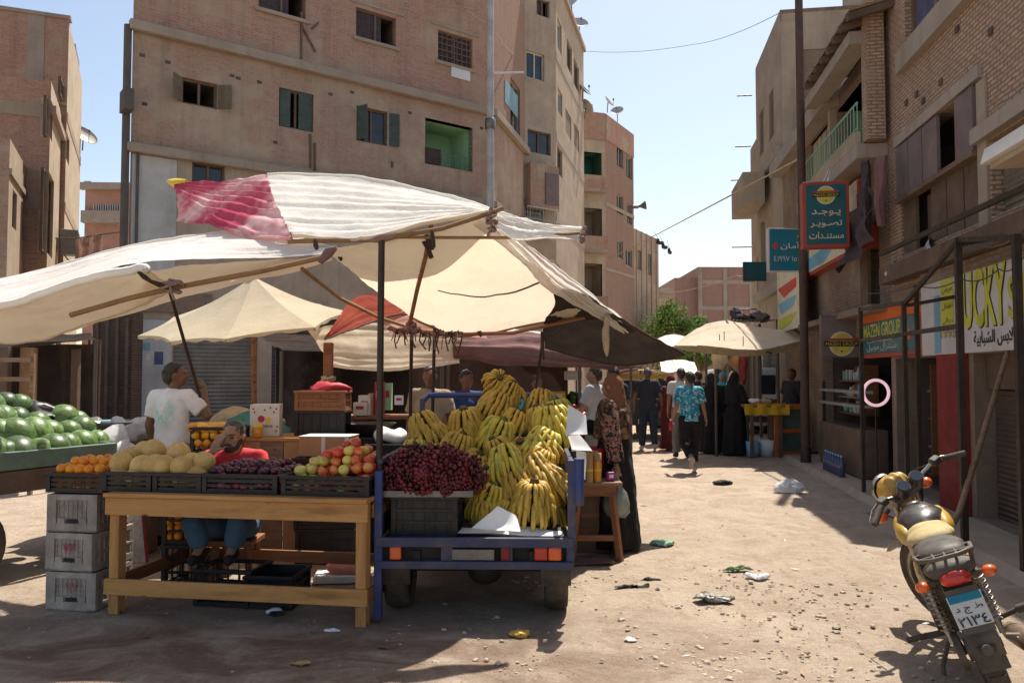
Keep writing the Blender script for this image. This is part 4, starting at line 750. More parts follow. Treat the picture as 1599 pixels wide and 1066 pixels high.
# ------------------------------------------------------------------ cloth canopies
def cr(p, t):                                                    # Catmull-Rom through a list
    n = len(p) - 1; x = t * n; i = min(int(x), n - 1); f = x - i
    a, b, c, d = p[max(i - 1, 0)], p[i], p[i + 1], p[min(i + 2, n)]
    return b + (c - a) * (.5 * f) + (a * 2 - b * 5 + c * 4 - d) * (.5 * f * f) + (b * 3 - a - c * 3 + d) * (.5 * f ** 3)
def sheet(rows, nu=60, nv=30, fold=0, nf=10, wr=.015, ws=2.5, seed=0, fade=lambda u, v: 1, edge=0):
    """cloth through rows of control points (px, py, Y); fold = depth of pleats running along u, nf of them across v"""
    P = [[at(*q) for q in r] for r in rows]; o = V((seed * 2.7, seed, 0))
    def fn(u, v):
        p = cr([cr(r, u) for r in P], v); k = fade(u, v)
        if fold:
            q = cr([cr(r, min(u + .01, 1)) for r in P], v) - cr([cr(r, max(u - .01, 0)) for r in P], v); s_ = cr([cr(r, u) for r in P], min(v + .01, 1)) - cr([cr(r, u) for r in P], max(v - .01, 0)); n = q.cross(s_)
            if n.length > 1e-8: p = p + n.normalized() * ((abs(math.sin(math.pi * nf * v + 3.2 * noise.noise(V((v * 4, u * 1.1, seed))))) ** 1.4 * (.55 + .9 * abs(noise.noise(V((v * 5 + 7, u * 2, seed))))) - .5) * fold * k)
        p = p + V((0, 0, .009 * (1 - abs(noise.noise(V((u * 3 + seed, v * 9 + u * 4, seed * 1.3))))) ** 6 + .004 * (1 - abs(noise.noise(V((u * 13, v * 17 - u * 9, seed))))) ** 5)) + noise.noise_vector(p * ws + o) * wr + noise.noise_vector(p * ws * 3.3 + o) * wr * .35
        if edge: p = p + V((0, 0, -edge * abs(noise.noise(V((u * 9, seed, 0)))) * (1 - min(1, v * 6) if v < .5 else 1 - min(1, (1 - v) * 6))))
        return p
    mb = MB(); mb.grid(fn, nu, nv); return mb, fn
def hem(fn, par_, v=None, u=None, r=.011, n=60, mt='canopy_beige', name='hem'):
    pts = [fn(i / n, v) if v is not None else fn(u, i / n) for i in range(n + 1)]; mb = MB(); mb.tube(pts, r, 6); return mb.build(name, m[mt], par_, True)
def knot(c, r, mt, par_, seed, name='rag_knot', n=34, th=.013):
    q = random.Random(seed); pts = []; th = min(th, max(r) * .2)
    a = q.uniform(0, 6); e = 0
    for i in range(n):
        a += q.uniform(.7, 1.3); e = max(-1, min(1, e + q.uniform(-.5, .5))); k = math.sqrt(1 - e * e * .9); pts.append(c + V((r[0] * k * math.cos(a), r[1] * k * math.sin(a), r[2] * e)) * q.uniform(.75, 1.1))
    pts.append(pts[-1] + V((q.uniform(-.02, .02), -.01, -.05))); pts.append(pts[-1] + V((q.uniform(-.03, .03), 0, -.07)))
    P = [cr(pts, i / 160) for i in range(161)]; mb = MB(); mb.tube(P, [th * (.6 + .5 * abs(noise.noise(p * 30))) for p in P], 6); return mb.build(name, m[mt], par_, True)
# big white canopy with the pink end
t = thing('market_canopy', 'big white cloth canopy ending in a pink tail, highest over the fruit stalls', 'canopy', at(590, 700, 6.2))
rows = [[(418, 277, 7.0), (505, 277, 7.2), (600, 288, 7.0), (690, 306, 6.5), (768, 328, 5.75)], [(425, 305, 6.5), (510, 308, 6.6), (600, 314, 6.4), (690, 320, 6.0), (768, 330, 5.68)], [(440, 340, 5.95), (520, 345, 6.0), (600, 344, 5.9), (690, 336, 5.75), (767, 332, 5.6)], [(458, 376, 5.5), (520, 378, 5.45), (590, 372, 5.4), (690, 349, 5.5), (766, 333, 5.55)]]
mb, fn = sheet(rows, 80, 70, .055, 9, .012, 2.2, 1, lambda u, v: (1 - u) ** .5 * .9 + .12); mb.build('cloth', m['canopy_white'], t, True); hem(fn, t, v=1, r=.016); hem(fn, t, v=0, mt='canopy_white')
rows = [[(266, 286, 7.6), (330, 283, 7.3), (380, 280, 7.1), (419, 277, 7.0)], [(268, 289, 7.55), (330, 300, 7.1), (385, 303, 6.75), (426, 305, 6.5)], [(272, 294, 7.5), (320, 318, 6.9), (390, 335, 6.3), (441, 340, 5.95)], [(277, 346, 7.2), (325, 350, 6.6), (395, 372, 5.9), (459, 376, 5.5)]]
mb, fn = sheet(rows, 50, 60, .05, 8, .02, 3, 2, lambda u, v: .35 + .65 * u); mb.build('pink_cloth', m['canopy_pink'], t, True); hem(fn, t, v=1, mt='canopy_pink')
mb = MB(); mb.tube([at(266, 284, 7.65), at(276, 287, 7.55), at(292, 287, 7.5)], [.03, .05, .03], 10); mb.wob(.02, 14); mb.build('knot', m['lid_yellow'], t, True)
rows = [[(766, 328, 5.75), (800, 338, 5.7), (850, 350, 5.75), (913, 357, 5.8)], [(766, 336, 5.65), (800, 352, 5.6), (850, 362, 5.65), (910, 366, 5.75)], [(764, 350, 5.55), (800, 376, 5.45), (850, 374, 5.55), (908, 378, 5.7)]]
mb, fn = sheet(rows, 50, 40, .03, 6, .008, 3, 3); mb.build('cloth_end', m['canopy_white'], t, True); hem(fn, t, u=1, r=.02, mt='rag')
knot(at(768, 343, 5.55), (.04, .04, .08), 'rag', t, 2)
rows = [[(812, 378, 5.75), (838, 375, 5.75), (868, 374, 5.75)], [(812, 382, 5.7), (838, 383, 5.7), (868, 379, 5.72)]]
# lower beige canopy, seen from below
t = thing('market_canopy', 'large beige canopy slung under the white one, seen from below', 'canopy', at(700, 700, 6.4))
rows = [[(520, 388, 5.75), (580, 377, 5.5), (660, 362, 5.5), (740, 342, 5.55), (790, 372, 5.7)], [(522, 402, 6.0), (590, 412, 5.95), (670, 418, 5.9), (760, 410, 5.95), (835, 408, 6.1)], [(560, 430, 6.5), (615, 455, 6.6), (690, 460, 6.5), (780, 450, 6.5), (880, 440, 6.7)], [(600, 462, 7.0), (650, 490, 7.15), (715, 510, 7.2), (800, 498, 7.2), (928, 484, 7.4)], [(640, 492, 7.35), (680, 512, 7.4), (720, 524, 7.5), (800, 512, 7.5), (930, 490, 7.55)]]
mb, fn = sheet(rows, 80, 60, 0, 1, .02, 1.6, 5); mb.build('cloth', m['canopy_beige'], t, True); hem(fn, t, v=1, r=.018, mt='wood_pole', name='edge_pole')
pts = [fn(.50 + .5 * i / 20, .35 + .20 * math.sin(math.pi * (.15 + i / 20 * .8))) + V((0, -.01, -.012)) for i in range(21)]; mb = MB(); mb.tube(pts, [.005 + .008 * i / 20 for i in range(21)], 6, flat=.5); mb.build('seam_tape', m['curtain'], t, True)
rows = [[(756, 336, 5.6), (812, 372, 5.8), (880, 425, 6.5), (990, 510, 7.9)], [(745, 345, 5.58), (812, 392, 5.85), (872, 450, 6.6), (975, 520, 7.9)], [(738, 352, 5.58), (812, 408, 5.9), (862, 458, 6.6), (935, 489, 7.5)]]
mb, fn2 = sheet(rows, 70, 40, .04, 6, .012, 3, 6, lambda u, v: .4 + .6 * u); mb.build('gathered_edge', m['canopy_blush'], t, True)
# dark tarpaulin at the right end
t = thing('market_canopy', 'black tarpaulin canopy drooping over the street side of the stalls', 'canopy', at(940, 700, 8))
rows = [[(858, 420, 6.55), (905, 455, 6.9), (960, 492, 7.5), (1010, 524, 8.0), (1066, 556, 8.4)], [(866, 470, 6.9), (905, 478, 7.2), (955, 510, 7.7), (1000, 535, 8.1), (1063, 558, 8.4)], [(850, 510, 7.6), (895, 512, 7.8), (945, 535, 8.1), (995, 555, 8.3), (1055, 561, 8.45)], [(850, 545, 8.3), (895, 560, 8.4), (945, 570, 8.5), (995, 570, 8.5), (1050, 563, 8.5)]]
mb, fn = sheet(rows, 60, 40, 0, 1, .03, 2.2, 7); mb.build('cloth', m['canopy_dark'], t, True); hem(fn, t, v=0, r=.016, mt='cord'); hem(fn, t, v=1, r=.01, mt='cord')
rows = [[(858, 405, 6.5), (900, 445, 7.0), (945, 480, 7.4)], [(855, 440, 6.6), (885, 468, 7.0), (942, 490, 7.45)]]
mb, fn = sheet(rows, 40, 24, .035, 5, .015, 4, 8); mb.build('gathered_edge', m['canopy_mauve'], t, True)
mb = MB(); mb.ell(at(946, 522, 7.4), (.035, .035, .2), 12, 14); mb.wob(.03, 10, 4); mb.build('rag', m['sack'], t, True)
# left canopy
t = thing('market_canopy', 'low white canopy on the left, tied to a pole over the watermelons', 'canopy', at(240, 720, 5.74))
rows = [[(-60, 452, 7.22), (50, 428, 7.13), (150, 402, 6.96), (250, 378, 6.79), (340, 366, 6.53), (430, 370, 6), (526, 392, 5.39)], [(-60, 470, 6.35), (50, 448, 6.26), (150, 418, 6.18), (250, 392, 6.09), (340, 385, 5.92), (430, 384, 5.66), (526, 394, 5.37)], [(-60, 492, 5.48), (50, 468, 5.39), (150, 432, 5.31), (215, 414, 5.22), (320, 408, 5.31), (430, 405, 5.39), (525, 397, 5.35)]]
mb, fn = sheet(rows, 90, 40, .03, 4, .02, 1.8, 9); mb.build('cloth', m['canopy_blush'], t, True); hem(fn, t, v=0, mt='canopy_white')
rows = [[(-60, 486, 5.44), (40, 468, 5.35), (130, 440, 5.26), (216, 416, 5.18), (228, 418, 5.18)], [(-60, 505, 5.83), (60, 486, 5.74), (150, 462, 5.57), (225, 436, 5.44), (268, 440, 5.31)], [(-60, 535, 6.44), (40, 534, 6.35), (120, 515, 6.18), (205, 484, 5.92), (272, 452, 5.44)]]
mb, fn = sheet(rows, 70, 40, 0, 1, .035, 1.8, 10); mb.build('front_flap', m['canopy_beige'], t, True); hem(fn, t, v=1); hem(fn, t, v=0, r=.03, mt='canopy_white')
rows = [[(232, 424, 5.22), (330, 412, 5.31), (430, 408, 5.39), (520, 399, 5.39)], [(200, 470, 6.09), (330, 436, 6), (430, 420, 5.92), (520, 404, 5.74)], [(95, 522, 6.35), (300, 462, 6.35), (430, 432, 6.26), (520, 408, 5.92)]]
mb, fn = sheet(rows, 60, 30, 0, 1, .02, 2, 11); mb.build('rear_flap', m['canopy_beige'], t, True)
rows = [[(-70, 437, 7.66), (-10, 436, 7.57), (45, 437, 7.48)], [(-70, 470, 7.13), (-10, 462, 7.13), (60, 452, 7.13)]]
mb, fn = sheet(rows, 20, 12, .02, 3, .02, 2, 12); mb.build('corner_flap', m['canopy_white'], t, True)
mb = MB(); mb.tube([at(110, 492, 5.31), at(200, 466, 5.31), at(268, 450, 5.31), at(400, 425, 5.35), at(512, 400, 5.35)], .018, 8); mb.build('cross_pole', m['wood_pole'], t, True)
mb = MB(); mb.tube([at(212, 420, 5.18), at(225, 432, 5.2), at(235, 438, 5.22), at(250, 444, 5.26), at(268, 449, 5.29)], [.014, .02, .013, .02, .02], 8); mb.wob(.01, 14); mb.build('tie_rope', m['cord'], t, True)
knot(at(270, 448, 5.28), (.08, .05, .045), 'rag', t, 3)
mb = MB(); mb.tube([at(500, 408, 5.35), at(512, 395, 5.32), at(527, 386, 5.31)], [.02, .035, .012], 8); mb.wob(.02, 12); mb.build('rag_knot', m['canopy_mauve'], t, True)
# beach umbrella
uc = at(396, 432, 8.4); t = thing('market_umbrella', 'cream market umbrella with a wooden pole behind the fruit table', 'umbrella', (uc.x, uc.y, 0))
rim = [(215, 524, 8.0), (266, 533, 7.45), (352, 529, 7.15), (492, 511, 7.3), (548, 487, 8.2), (500, 475, 9.3), (395, 478, 9.75), (270, 495, 9.2)]; rp = [at(*q) for q in rim]; top = uc
for i in range(8):
    a, b = rp[i], rp[(i + 1) % 8]
    def f(u, v):
        e = a.lerp(b, u) + (top - a.lerp(b, .5)) * .06 * math.sin(math.pi * u); p = top.lerp(e, v); p.z += -.05 * math.sin(math.pi * v) - .02 * math.sin(math.pi * u) * v; return p
    mb = MB(); mb.grid(f, 8, 10); pn = mb.build('panel', m['umbrella'], t, True)
    mb = MB(); mb.grid(lambda u, v: f(u, 1) + V((0, 0, -.03 * v * (1 + .3 * math.sin(u * 19)))), 14, 2); mb.build('valance', m['umbrella'], pn, True)
    mb = MB(); mb.tube([top + V((0, 0, -.03)), top.lerp(a, .5) + V((0, 0, -.075)), a + V((0, 0, -.02))], .008, 6); mb.build('rib', m['rail_grey'], t, True)
mb = MB(); mb.cyl((uc.x + .05, uc.y, .0), top + V((0, 0, .03)), .028); mb.build('pole', m['wood_red'], t, True); mb = MB(); mb.lathe([(.05, -.02), (.05, .02), (.02, .05), (.0, .09)], 12, top); mb.build('finial', m['wood_red'], t, True)
# red and salmon awning at the back, with its pale neighbour
t = thing('back_awning', 'red and salmon awning hanging behind the iron pole', 'canopy', at(600, 700, 8.6))
rows = [[(506, 528, 7.6), (552, 468, 8.4), (590, 460, 8.6), (640, 474, 8.8)], [(506, 530, 7.6), (560, 490, 8.2), (600, 485, 8.4), (650, 485, 8.7)], [(505, 532, 7.6), (560, 512, 8.0), (610, 495, 8.3), (655, 496, 8.6)]]
mb, fn = sheet(rows, 40, 24, .02, 3, .02, 2.5, 13); mb.build('cloth', m['canopy_red'], t, True); hem(fn, t, v=2 / 2, mt='cord', r=.008)
rows = [[(590, 492, 8.4), (640, 480, 8.7), (700, 492, 8.8), (760, 515, 8.8)], [(600, 510, 8.2), (650, 500, 8.4), (700, 505, 8.5), (760, 520, 8.7)], [(610, 522, 8.1), (655, 522, 8.2), (700, 521, 8.3), (760, 528, 8.6)]]
mb, fn = sheet(rows, 40, 24, .02, 3, .02, 2.5, 14); mb.build('salmon_cloth', m['canopy_salmon'], t, True)
t = thing('back_awning', 'pale cream awning with a sagging hem, under the red awning', 'canopy', at(600, 720, 9))
rows = [[(480, 515, 8.6), (540, 508, 8.8), (610, 505, 9.0), (725, 510, 9.2)], [(500, 545, 8.7), (560, 545, 8.9), (620, 545, 9.0), (722, 540, 9.1)], [(520, 572, 8.8), (570, 574, 8.9), (620, 577, 9.0), (718, 566, 9.0)]]
mb, fn = sheet(rows, 50, 26, .03, 3, .03, 2, 15); mb.build('cloth', m['canopy_beige'], t, True); hem(fn, t, v=1, r=.02, mt='canopy_white')
rows = [[(505, 372, 0), (1, 1, 1)]]
t = thing('back_awning', 'mauve brown awning sagging behind the bananas', 'canopy', at(800, 720, 9.5))
rows = [[(705, 528, 9.2), (790, 520, 9.6), (860, 522, 9.8), (960, 550, 10)], [(705, 545, 9.0), (790, 545, 9.2), (860, 552, 9.4), (960, 565, 9.8)], [(708, 562, 9.0), (790, 570, 9.2), (860, 572, 9.4), (960, 578, 9.8)]]
mb, fn = sheet(rows, 60, 26, .05, 4, .03, 2, 16); mb.build('cloth', m['canopy_mauve'], t, True)
t = thing('back_awning', 'sunlit white awning showing between the beige and mauve cloths', 'canopy', at(800, 720, 11))
rows = [[(700, 500, 10.5), (780, 510, 10.8), (850, 520, 11)], [(700, 528, 10.2), (780, 530, 10.4), (880, 546, 10.8)]]
mb, fn = sheet(rows, 30, 12, .02, 3, .03, 2, 17); mb.build('cloth', m['canopy_white'], t, True)
# awning over the right-hand stall, with its posts
t = thing('market_canopy', 'sunlit beige canopy over the yellow counter on the right of the street', 'canopy', at(1160, 720, 16))
rows = [[(1052, 540, 15.2), (1090, 512, 16.4), (1134, 500, 17.5), (1190, 512, 17.6), (1256, 518, 17.6)], [(1052, 541, 15.1), (1100, 522, 15.9), (1150, 518, 16.4), (1200, 526, 16.4), (1254, 530, 16.6)], [(1053, 543, 15), (1100, 540, 14.8), (1150, 546, 14.9), (1200, 545, 14.9), (1250, 533, 15.2)]]
mb, fn = sheet(rows, 60, 30, .02, 2, .03, 1.5, 18); mb.build('cloth', m['canopy_beige'], t, True)
mb, fn = sheet([[(1052, 540, 15), (1100, 541, 14.8), (1150, 545, 14.9), (1200, 545, 14.9), (1250, 534, 15.2)], [(1060, 546, 15.2), (1100, 552, 15.1), (1150, 556, 15.2), (1200, 554, 15.2), (1248, 545, 15.3)]], 40, 6, 0, 1, .01, 2, 19); mb.build('valance', m['sack'], t, True)
mb = MB(); mb.tube([at(1134, 500, 17.4), at(1145, 520, 16.6), at(1165, 535, 15.6), at(1205, 552, 14.9)], .02, 6); mb.build('rib', m['cord'], t, True)
for x in (1104, 1119, 1168): p = gnd(x, 712 - (10 if x < 1110 else 0)); mb = MB(); mb.cyl(p, (p.x, p.y, at(x, 535, p.y).z), .03, n=8); mb.build('pole', m['pipe'], t, True)
t = thing('market_canopy', 'far white canopy catching the sun beyond the black tarpaulin', 'canopy', at(1060, 700, 20))
rows = [[(1022, 530, 19.5), (1050, 522, 20.5), (1080, 528, 21)], [(1030, 545, 18.5), (1060, 540, 19), (1090, 542, 19.5)]]
mb, fn = sheet(rows, 20, 10, .03, 2, .03, 2, 20); mb.build('cloth', m['canopy_white'], t, True)
t = thing('market_canopy', 'low white sunlit awning far down the street over the dark crowd', 'canopy', at(1050, 690, 26))
mb, fn = sheet([[(1030, 566, 25), (1055, 562, 26), (1085, 566, 27)], [(1034, 583, 23), (1060, 580, 24), (1090, 584, 25)]], 16, 10, .03, 2, .03, 2, 21); mb.build('cloth', m['canopy_white'], t, True)
for i, (x, y, Y) in enumerate(((1160, 496, 18.4), (1187, 496, 18.4), (1146, 492, 18.5))):
    p = at(x, y, Y); t = thing('roof_scrap', ['dark crumpled sheet lying on top of the right-hand canopy', 'grey bundle of scrap on the right-hand canopy roof', 'loose dark rags propped at the canopy peak'][i], 'scrap', p); q = MB(); q.ell((0, 0, 0), ((.32, .22, .15)[i], .16, (.07, .1, .14)[i]), 18, 12); q.wob(.13, 4, i + 5).wob(.05, 11, i); q.build('cloth', m['curtain' if i != 1 else 'rail_grey'], t)

# ------------------------------------------------------------------ poles of the stalls
def stick(name, label, pts, r, mt, cat='pole', extra=None):
    P = [at(*q) for q in pts]; lo = min(P, key=lambda q: q.z); t = thing(name, label, cat, lo); mb = MB(); mb.tube(P, r, 9); mb.build('shaft', m[mt], t, True); return t
t = stick('iron_pole', 'tall dark iron pole between the fruit table and the banana cart', [(596, 374, 5.4), (594, 560, 5.38), (592, 760, 5.33), (591, 955, 5.3)], .023, 'steel_dark')
mb = MB(); mb.tube([at(575, 374, 5.42), at(596, 372, 5.4), at(620, 368, 5.42)], [.022, .034, .022], 8); mb.wob(.012, 20); mb.build('binding', m['rag'], t, True)
t = stick('prop_stick', 'slanting wooden prop tied to the canopy beam, right of the iron pole', [(673, 352, 5.5), (665, 400, 5.7), (652, 450, 6.1), (640, 505, 6.6)], .017, 'wood_red')
for i, (x, y, Y) in enumerate(((668, 372, 5.55), (667, 385, 5.6))): mb = MB(); mb.tube([at(x - 5, y - 8, Y), at(x, y, Y - .02), at(x + 7, y + 18, Y - .02)], .018, 7); mb.build('strap', m['cord'], t, True)
stick('canopy_beam', 'bent wooden beam along the front hem of the white canopy', [(450, 377, 5.48), (590, 374, 5.4), (690, 357, 5.45), (768, 332, 5.55), (785, 325, 5.58)], .016, 'wood_pole', 'beam')
stick('canopy_beam', 'thin straight beam running level under the white canopy end', [(600, 370, 5.5), (700, 371, 5.5), (800, 371, 5.55), (905, 364, 5.7)], .011, 'wood_pole', 'beam')
stick('canopy_beam', 'slanting brown beam from the left canopy tie to the knotted ropes', [(472, 420, 5.6), (530, 465, 6.5), (590, 495, 7.3), (660, 518, 7.5)], .016, 'wood_pole', 'beam')
t = stick('knotted_beam', 'horizontal beam wound with knotted rope and rags, below the beige canopy', [(605, 512, 7.2), (700, 522, 7.35), (800, 520, 7.45), (935, 490, 7.55)], .018, 'wood_red', 'beam'); rnd.seed(3)
for i in range(16):
    x = 612 + i * 7; y = 514 + (i * 7) * .09; knot(at(x, y, 7.2), (.032, .03, .04), ('rag', 'cord', 'canopy_mauve')[i % 3], t, i, 'rope_knot', 18)
for i in range(9): x = 618 + i * 13; mb = MB(); mb.tube([at(x, 518, 7.15), at(x + rnd.uniform(-4, 4), 532, 7.13), at(x + rnd.uniform(-8, 8), 538 + rnd.uniform(0, 16), 7.13)], .007, 5); mb.build('rope_end', m['cord'], t, True)
knot(at(642, 503, 6.65), (.04, .04, .13), 'canopy_mauve', t, 8)
for i, (x0, y0, Y0, x1, y1, Y1, l) in enumerate(((643, 505, 6.9, 641, 640, 7.3, 'thin dark post below the knotted ropes, nearest the iron pole'), (679, 498, 7.4, 676, 622, 7.5, 'thin dark post right of the knotted ropes'), (849, 520, 8.0, 838, 600, 8.3, 'dark leaning post over the top of the banana pile'), (266, 458, 5.3, 304, 590, 5.9, 'thin stick hanging down from the left canopy knot'))):
    a = at(x0, y0, Y0); b = at(x1, y1, Y1); g = b + (b - a) * ((b.z - .02) / max(a.z - b.z, .05)) if i < 3 else b + (b - a) * .25
    t = thing('thin_post' if i < 3 else 'hanging_stick', l, 'post', g); mb = MB(); mb.tube([a, b, g], .016 if i < 3 else .012, 8); mb.build('shaft', m['steel_dark'], t, True)
t = thing('timber_post', 'reddish timber post standing behind the cardboard box', 'post', gnd(512, 850)); a = at(513, 535, 7.9); mb = MB(); mb.box((a.x, a.y, a.z / 2), (.085, .085, a.z)); mb.build('shaft', m['wood_red'], t, True, .006)
mb = MB(); knot(at(512, 588, 7.82), (.07, .06, .05), 'sack', t, 8, 'rope_knot')
# lashings hanging under the canopies
for i, (x, y, Y, h) in enumerate(((492, 378, 5.45, 12), (530, 398, 6.0, 9), (675, 365, 5.4, 22), (748, 512, 7.4, 14), (846, 522, 7.5, 40))):
    t = thing('rope_lashing', 'short dark rope lashing dangling from a canopy edge', 'rope', at(x, y, Y), 0, 'rope lashings on the canopy edges'); mb = MB(); mb.tube([at(x, y - 4, Y), at(x + 1, y + h * .4, Y - .02), at(x + 3, y + h, Y - .02)], [.012, .018, .01], 7); mb.build('cord', m['cord'], t, True)
# overhead wires
def wire(label, pts, r=.012, sag=0, mt='cable'):
    P = [at(*q) for q in pts]; o = []
    for i in range(len(P) - 1):
        for k in range(12): u = k / 12; o.append(P[i].lerp(P[i + 1], u) - V((0, 0, sag * 4 * u * (1 - u))))
    o.append(P[-1]); t = thing('overhead_wire', label, 'wire', P[0]); mb = MB(); mb.tube(o, r, 5); mb.build('cable', m[mt], t, True)
wire('pale cable running from the pink block up to the brown pole', [(905, 428, 41.5), (1022, 368, 39), (1253, 246, 14.2)], .02, .0, 'cord_light'); wire('thin cable high across the sky to the right', [(912, 80, 34), (1080, 70, 30), (1222, 18, 19)], .009, .15)
wire('cable slanting over the tree to the right-hand canopy', [(948, 500, 40), (1040, 458, 34), (1150, 430, 26), (1215, 420, 20)], .012, .1, 'cord_light'); wire('loose cable across the shop signs on the right', [(1330, 455, 11.5), (1432, 445, 9.9), (1500, 435, 7.5), (1560, 420, 7.2), (1599, 400, 6.6)], .007, .06); wire('thin wire from the top of the street pole to the brick wall', [(700, -10, 24.6), (765, 40, 23.3), (812, 95, 30)], .012, .1, 'cord_light')
wire('cable drooping under the hood on the right', [(1440, 410, 10), (1520, 380, 7.6), (1599, 360, 6.8)], .012, .08)
for i, (x, y, Y) in enumerate(((1031, 379, 38.3), (1038, 386, 38.3), (1046, 394, 38.3))): t = thing('hanging_shoe', 'small dark shoe dangling below the pale cable', 'shoe', at(x, y, Y), .5 * i, 'shoes dangling from the cable'); q = MB(); q.ell((0, 0, 0), (.2, .09, .1), 10, 8); q.ell((-.1, 0, .08), (.08, .08, .14), 8, 6); q.build('upper', m['steel_dark'], t); mb = MB(); mb.tube([(0, 0, .08), (-.18, 0, .34), (-.3, 0, .55)], .01, 5); mb.build('lace', m['cord'], t)
# ------------------------------------------------------------------ fruit
def fruit_mat(name, c, c2, c3=None, rough=.35, sc_=3, bump=.1, coat=.15, rv=.15, lo=.4, hi=.6, spots=None):
    n = N(name); co = n.coord(); oi = n.n('ObjectInfo'); ad = n.n('VectorMath', operation='ADD'); n.l(co, ad.inputs[0]); sc2 = n.n('VectorMath', operation='SCALE'); n.l(oi.outputs['Location'], sc2.inputs[0]); sc2.inputs['Scale'].default_value = 9; n.l(sc2.outputs[0], ad.inputs[1]); v = ad.outputs[0]
    k = n.mix(n.noise(v, sc_, 5, .6, lo, hi), c, c2)
    if c3: r = n.n('MapRange', i1=.35, i2=.75); n.l(oi.outputs['Random'], r.inputs[0]); k = n.mix(n.noise(v, sc_ * 1.7, 6, .65, .5, .7), k, c3)
    if spots: k = n.mix(n.noise(v, spots[0], 3, .6, .62, .72), k, spots[1])
    h = n.n('HueSaturation'); r = n.n('MapRange', i3=1 - rv, i4=1 + rv); n.l(oi.outputs['Random'], r.inputs[0]); n.l(r.outputs[0], h.inputs['Value']); n.l(k, h.inputs['Color']); n.base(h.outputs[0]); n.set(rough, 0, .4)
    if coat: n.b.inputs['Coat Weight'].default_value = coat; n.b.inputs['Coat Roughness'].default_value = .2
    n.b.inputs['Subsurface Weight'].default_value = .06; n.b.inputs['Subsurface Radius'].default_value = (.02, .01, .005)
    n.l(n.bump(n.noise(co, 60, 4, .6, .2, .8), bump, .003), n.b.inputs['Normal']); return n.m
m['apple'] = fruit_mat('apple', (.62, .05, .03), (.62, .34, .06), (.50, .02, .03), .28, 9, .03, .4, .2, .45, .62); m['apple_yellow'] = fruit_mat('apple_yellow', (.62, .5, .1), (.55, .18, .04), None, .3, 8, .03, .3, .15, .55, .75)
m['orange'] = fruit_mat('orange', (.80, .24, .008), (.78, .30, .012), None, .42, 6, .5, .1, .12); m['mango'] = fruit_mat('mango', (.78, .42, .02), (.75, .3, .02), None, .35, 5, .1, .2); m['plum'] = fruit_mat('plum', (.05, .008, .018), (.14, .015, .02), (.035, .012, .03), .3, 12, .05, .2, .3)
m['melon'] = fruit_mat('melon', (.66, .44, .16), (.56, .35, .11), None, .7, 9, .7, 0, .12, spots=(40, (.7, .55, .3))); m['banana'] = fruit_mat('banana', (.58, .36, .05), (.46, .29, .045), (.36, .25, .05), .5, 9, .15, 0, .16, spots=(32, (.12, .06, .02))); m['banana_green'] = fruit_mat('banana_green', (.64, .46, .05), (.46, .42, .06), (.6, .42, .04), .45, 7, .15, .05, .12, spots=(32, (.12, .06, .02)))
m['stem'] = M('stem', (.12, .09, .04), .85, .4, 20, .3); m['stem_green'] = M('stem_green', (.16, .19, .06), .8, .4, 20, .3); m['grape'] = fruit_mat('grape', (.075, .008, .013), (.17, .018, .02), (.045, .006, .01), .42, 14, .02, .1, .4)
def melon_mat():
    n = N('watermelon'); co = n.coord(); s_ = n.n('SeparateXYZ'); n.l(co, s_.inputs[0]); at2 = n.n('Math', operation='ARCTAN2'); n.l(s_.outputs[0], at2.inputs[0]); n.l(s_.outputs[1], at2.inputs[1])
    nz = n.n('TexNoise'); nz.inputs['Scale'].default_value = 16; nz.inputs['Detail'].default_value = 5; n.l(co, nz.inputs['Vector']); a = n.n('Math', operation='MULTIPLY_ADD', i1=1.7); n.l(nz.outputs[0], a.inputs[0]); n.l(at2.outputs[0], a.inputs[2])
    w_ = n.n('Math', operation='MULTIPLY', i1=9.0); n.l(a.outputs[0], w_.inputs[0]); si = n.n('Math', operation='SINE'); n.l(w_.outputs[0], si.inputs[0]); r = n.n('MapRange', i1=-.15, i2=.75); n.l(si.outputs[0], r.inputs[0])
    oi = n.n('ObjectInfo'); g = n.mix(oi.outputs['Random'], (.02, .05, .016), (.15, .255, .07)); rm = n.n('Math', operation='MULTIPLY', i1=.55); n.l(r.outputs[0], rm.inputs[0]); k = n.mix(rm.outputs[0], g, (.018, .05, .016)); k = n.mix(n.noise(co, 30, 5, .6, .5, .75), k, n.mix(.4, k, (.22, .3, .1))); n.base(k); n.set(.38, 0, .45); return n.m
m['watermelon'] = melon_mat()
def apple_mb(r=.038):
    mb = MB(); mb.ell((0, 0, 0), r, 14, 10, fn=lambda q, d: V((q.x * (1 + .06 * d.z), q.y * (1 + .06 * d.z), q.z * .93 - (r * .35 * max(0, d.z - .75) / .25 if d.z > .75 else 0)))); return mb
def ctree(proto, loc, rot=(0, 0, 0), s=1, label=None, group=None):
    c = copy_tree(proto); c.location = loc; c.rotation_euler = rot; c.scale = (s, s, s)
    if label: c['label'] = label
    if group: c['group'] = group
    return c
